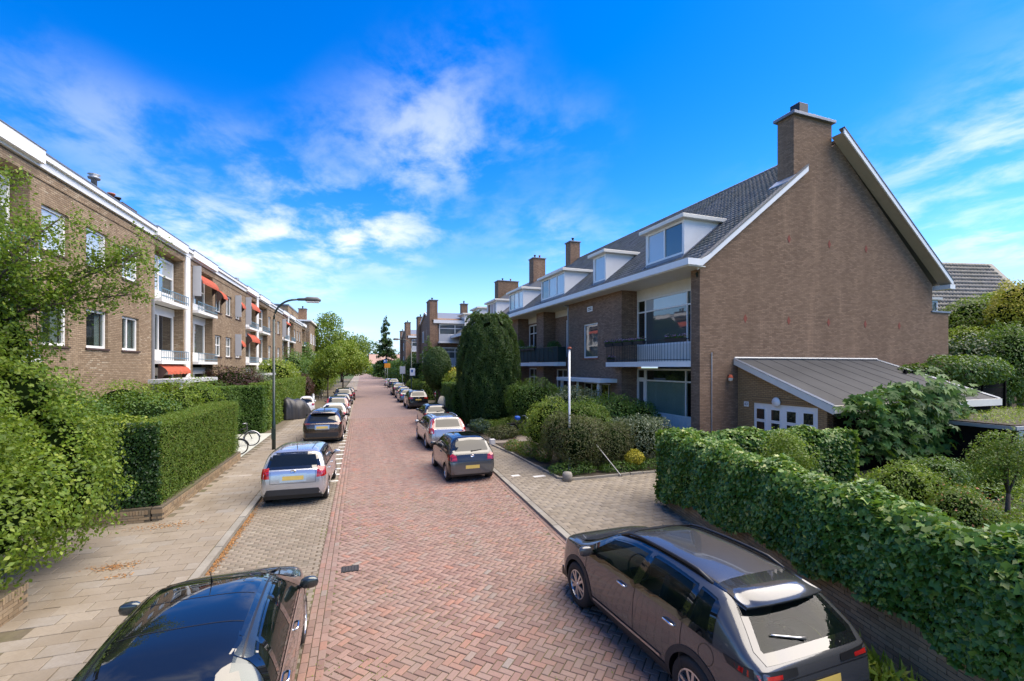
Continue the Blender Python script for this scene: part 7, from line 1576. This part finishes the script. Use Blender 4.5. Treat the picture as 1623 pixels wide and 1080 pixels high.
bo = thing('bollard', 'slim grey bollard on the pavement before the small purple shrub', 'bollard', (-4.35, 47.5, .09)); MB().tube([(0, 0, 0), (0, 0, 1.05)], [.12, .12], 12).build('post', 'sign_grey', bo, True); MB().lathe([(.13, 1.05), (.14, 1.1), (0, 1.2)], 12).build('cap', 'pole_grey', bo, True)
# cargo bike with cream hood
cb = thing('cargo_bike', 'black cargo bike with cream rain hood beside the ivy-clad hedge', 'cargo bike', (5.55, 32.6, .07), R(82))
MB().prism([(-.1, .35), (.75, .35), (.9, .85), (-.2, .85)], .62, 'y', -.31).build('box', 'car_black', cb, bevel=.02)
m = MB(); n1 = 12
for i in range(n1 + 1):
    a = math.pi * i / n1
    for xx, k in ((-.2, 1.0), (.35, 1.04), (.9, .92)): m.v.append((xx, .33 * math.cos(a), .86 + .80 * k * math.sin(a) ** .7))
for i in range(n1):
    for k in range(2): m.f.append((i * 3 + k, i * 3 + k + 1, i * 3 + k + 4, i * 3 + k + 3))
m.f += [tuple(i * 3 for i in range(n1 + 1)), tuple(i * 3 + 2 for i in range(n1, -1, -1))]; m.build('rain_hood', 'hood_cream', cb, True)
for (xx, yy) in ((.35, .38), (.35, -.38), (-1.05, 0)):
    MB().lathe([(.20, -.02), (.25, -.02), (.27, 0), (.25, .02), (.20, .02), (.20, -.02)], 20, (xx, yy, .27), 'y').build('wheel', 'tyre', cb, True)
MB().tube([(-.1, 0, .45), (-.5, 0, .40), (-1.05, 0, .27)], .022, 8).build('frame', 'car_black', cb, True); MB().tube([(-.5, 0, .4), (-.68, 0, .95)], .018, 8).build('seat_post', 'rim_silver', cb, True); MB().lathe([(0, -.03), (.1, 0), (0, .05)], 10, (-.7, 0, .98)).build('saddle', 'car_black', cb, True); MB().tube([(-.35, .3, 1.05), (-.22, 0, 1.0), (-.35, -.3, 1.05)], .015, 8).build('handlebar', 'rim_silver', cb, True)
# balcony flower boxes
def flower_box(label, t, s, ang, L, z, petal, group, leaf='leaf_green', seed=1, fl=90):
    p = HW @ Vector((t, s, z)); b = thing('flower_box', label, 'flower box', tuple(p), RA + ang, group)
    MB().prism([(-.07, 0), (.07, 0), (.10, .17), (-.10, .17)], L, 'y', -L / 2).build('box', 'car_cladding', b, bevel=.008)
    r_ = np.random.default_rng(seed); n = 260; P = np.stack([r_.normal(0, .06, n), r_.uniform(-L / 2, L / 2, n), .17 + np.abs(r_.normal(0, .07, n))], -1); foliage(b, P, np.tile([0, 0, 1.], (n, 1)), .07, leaf, 'leaf', .7, 0, .3, seed)
    P = np.stack([r_.normal(0, .08, fl), r_.uniform(-L / 2, L / 2, fl), .24 + np.abs(r_.normal(0, .06, fl))], -1); foliage(b, P, np.tile([-.5, 0, 1.], (fl, 1)), .065, petal, 'leaf', .6, 0, .3, seed + 50, 'flowers'); return b
for k, s in enumerate((6.0, 5.1, 4.2, 3.3)): flower_box(('black petunia box at the corner of balcony rail over the brick bay', 'black petunia box second from the brick bay end of the balcony rail', 'black petunia box third from the brick bay end of the balcony rail', 'black petunia box on the balcony rail nearest its slanting end')[k], -.69, s, 0, .78, 4.98, 'petal_pink', 'petunia boxes on the corner house balcony', seed=200 + k)
flower_box('black flower box of pink petunias on the slanting end of balcony rail', -.36, 1.1, R(22), 1.0, 5.0, 'petal_pink', None, seed=210); flower_box('small pink flower box standing on the balcony floor', -.45, 6.25, 0, .5, 4.15, 'petal_pink', None, seed=211)
for k in range(5): flower_box(('white flower box beside the leafy potted shrub end of the dark green balcony', 'white flower box second from the potted shrub on the dark green balcony', 'middle white flower box on the dark green balcony rail', 'white flower box second from the twiggy shrub on the dark green balcony', 'white flower box in front of the twiggy potted shrub')[k], -.66, 17.0 + k * .95, 0, .9, 5.16, 'petal_white', 'white flower boxes on the dark green balcony', 'leaf_bright', 220 + k, 60)
p = HW @ Vector((-.25, 13.8, 4.22)); bush('balcony_shrub', 'leafy potted shrub at the end of the dark green balcony', 'shrub', tuple(p), [(0, 0, .9, .4, .8, .6), (0, .6, 1.0, .35, .5, .5)], 2600, .09, 'leaf_green', seed=230, core=False)
p = HW @ Vector((-.25, 20.6, 4.22)); bush('balcony_shrub', 'taller twiggy potted shrub on the dark green balcony beside a pier', 'shrub', tuple(p), [(0, 0, 1.2, .35, .6, .8)], 1600, .09, 'leaf_privet', seed=231, core=False)
# garden shed, fence and open white door
sh = thing('garden_shed', 'low black garden shed with mossy green roof behind the fig tree', 'shed', (20.9, 9.4, .09), R(2))
MB().box(0, 7.5, 0, 3.0, 0, 1.68).build('wall', 'black_board', sh); MB().box(-.25, 7.7, -.35, 3.2, 1.681, 1.80).build('roof_edge', 'grey_zinc', sh); MB().box(-.2, 7.65, -.28, 3.15, 1.801, 1.84).build('roof_soil', 'soil', sh)
for k in range(24): MB().box(.02 + k * .31, .30 + k * .31, -.022, -.002, .05, 1.65).build('board', 'black_board', sh)
rs = np.random.default_rng(300); n = 3000; P = np.stack([rs.uniform(-.2, 7.6, n), rs.uniform(-.25, 3.1, n), 1.85 + rs.uniform(0, .14, n)], -1); foliage(sh, P, np.tile([0, 0, 1.], (n, 1)), .12, 'leaf_bright', 'spray', .7, -1, .4, 301, 'sedum')
od = thing('open_door', 'open white glazed door frame standing ajar on the black shed', 'door', (21.3, 9.30, .09), R(-38)); Pd = frame_of((0, 0, 0), (1, 0, 0), (0, -1, 0)); window(od, Pd, 0, .85, .75, 1.62, [], [], .10, 'glass_dark', 0, 'door_frame'); hexa(MB(), Pd, 0, .85, .03, .745, -.06, .04).build('door_panel', 'shutter_grey', od)
fb = thing('black_fence', 'tall black board fence behind the mossy shed roof', 'fence', (24.4, 14.6, .0), R(3))
for k in range(11): MB().box(0, 9, 0, .03, .3 + k * .31, .59 + k * .31).build('board', 'black_board', fb)
for k in range(5): MB().box(k * 2.2, k * 2.2 + .1, -.08, -.002, 0, 3.75).build('post', 'black_board', fb)
bush('climber', 'leafy climber spilling over the tall black fence', 'climber', (28.0, 14.9, 2.9), [(-2, 0, .6, 1.6, .5, .5), (0, 0, .9, 1.5, .6, .7), (2.0, 0, .7, 1.8, .6, .9), (3.6, 0, .8, 1.6, .6, .8)], 6500, .15, 'leaf_green', seed=310, core=False)
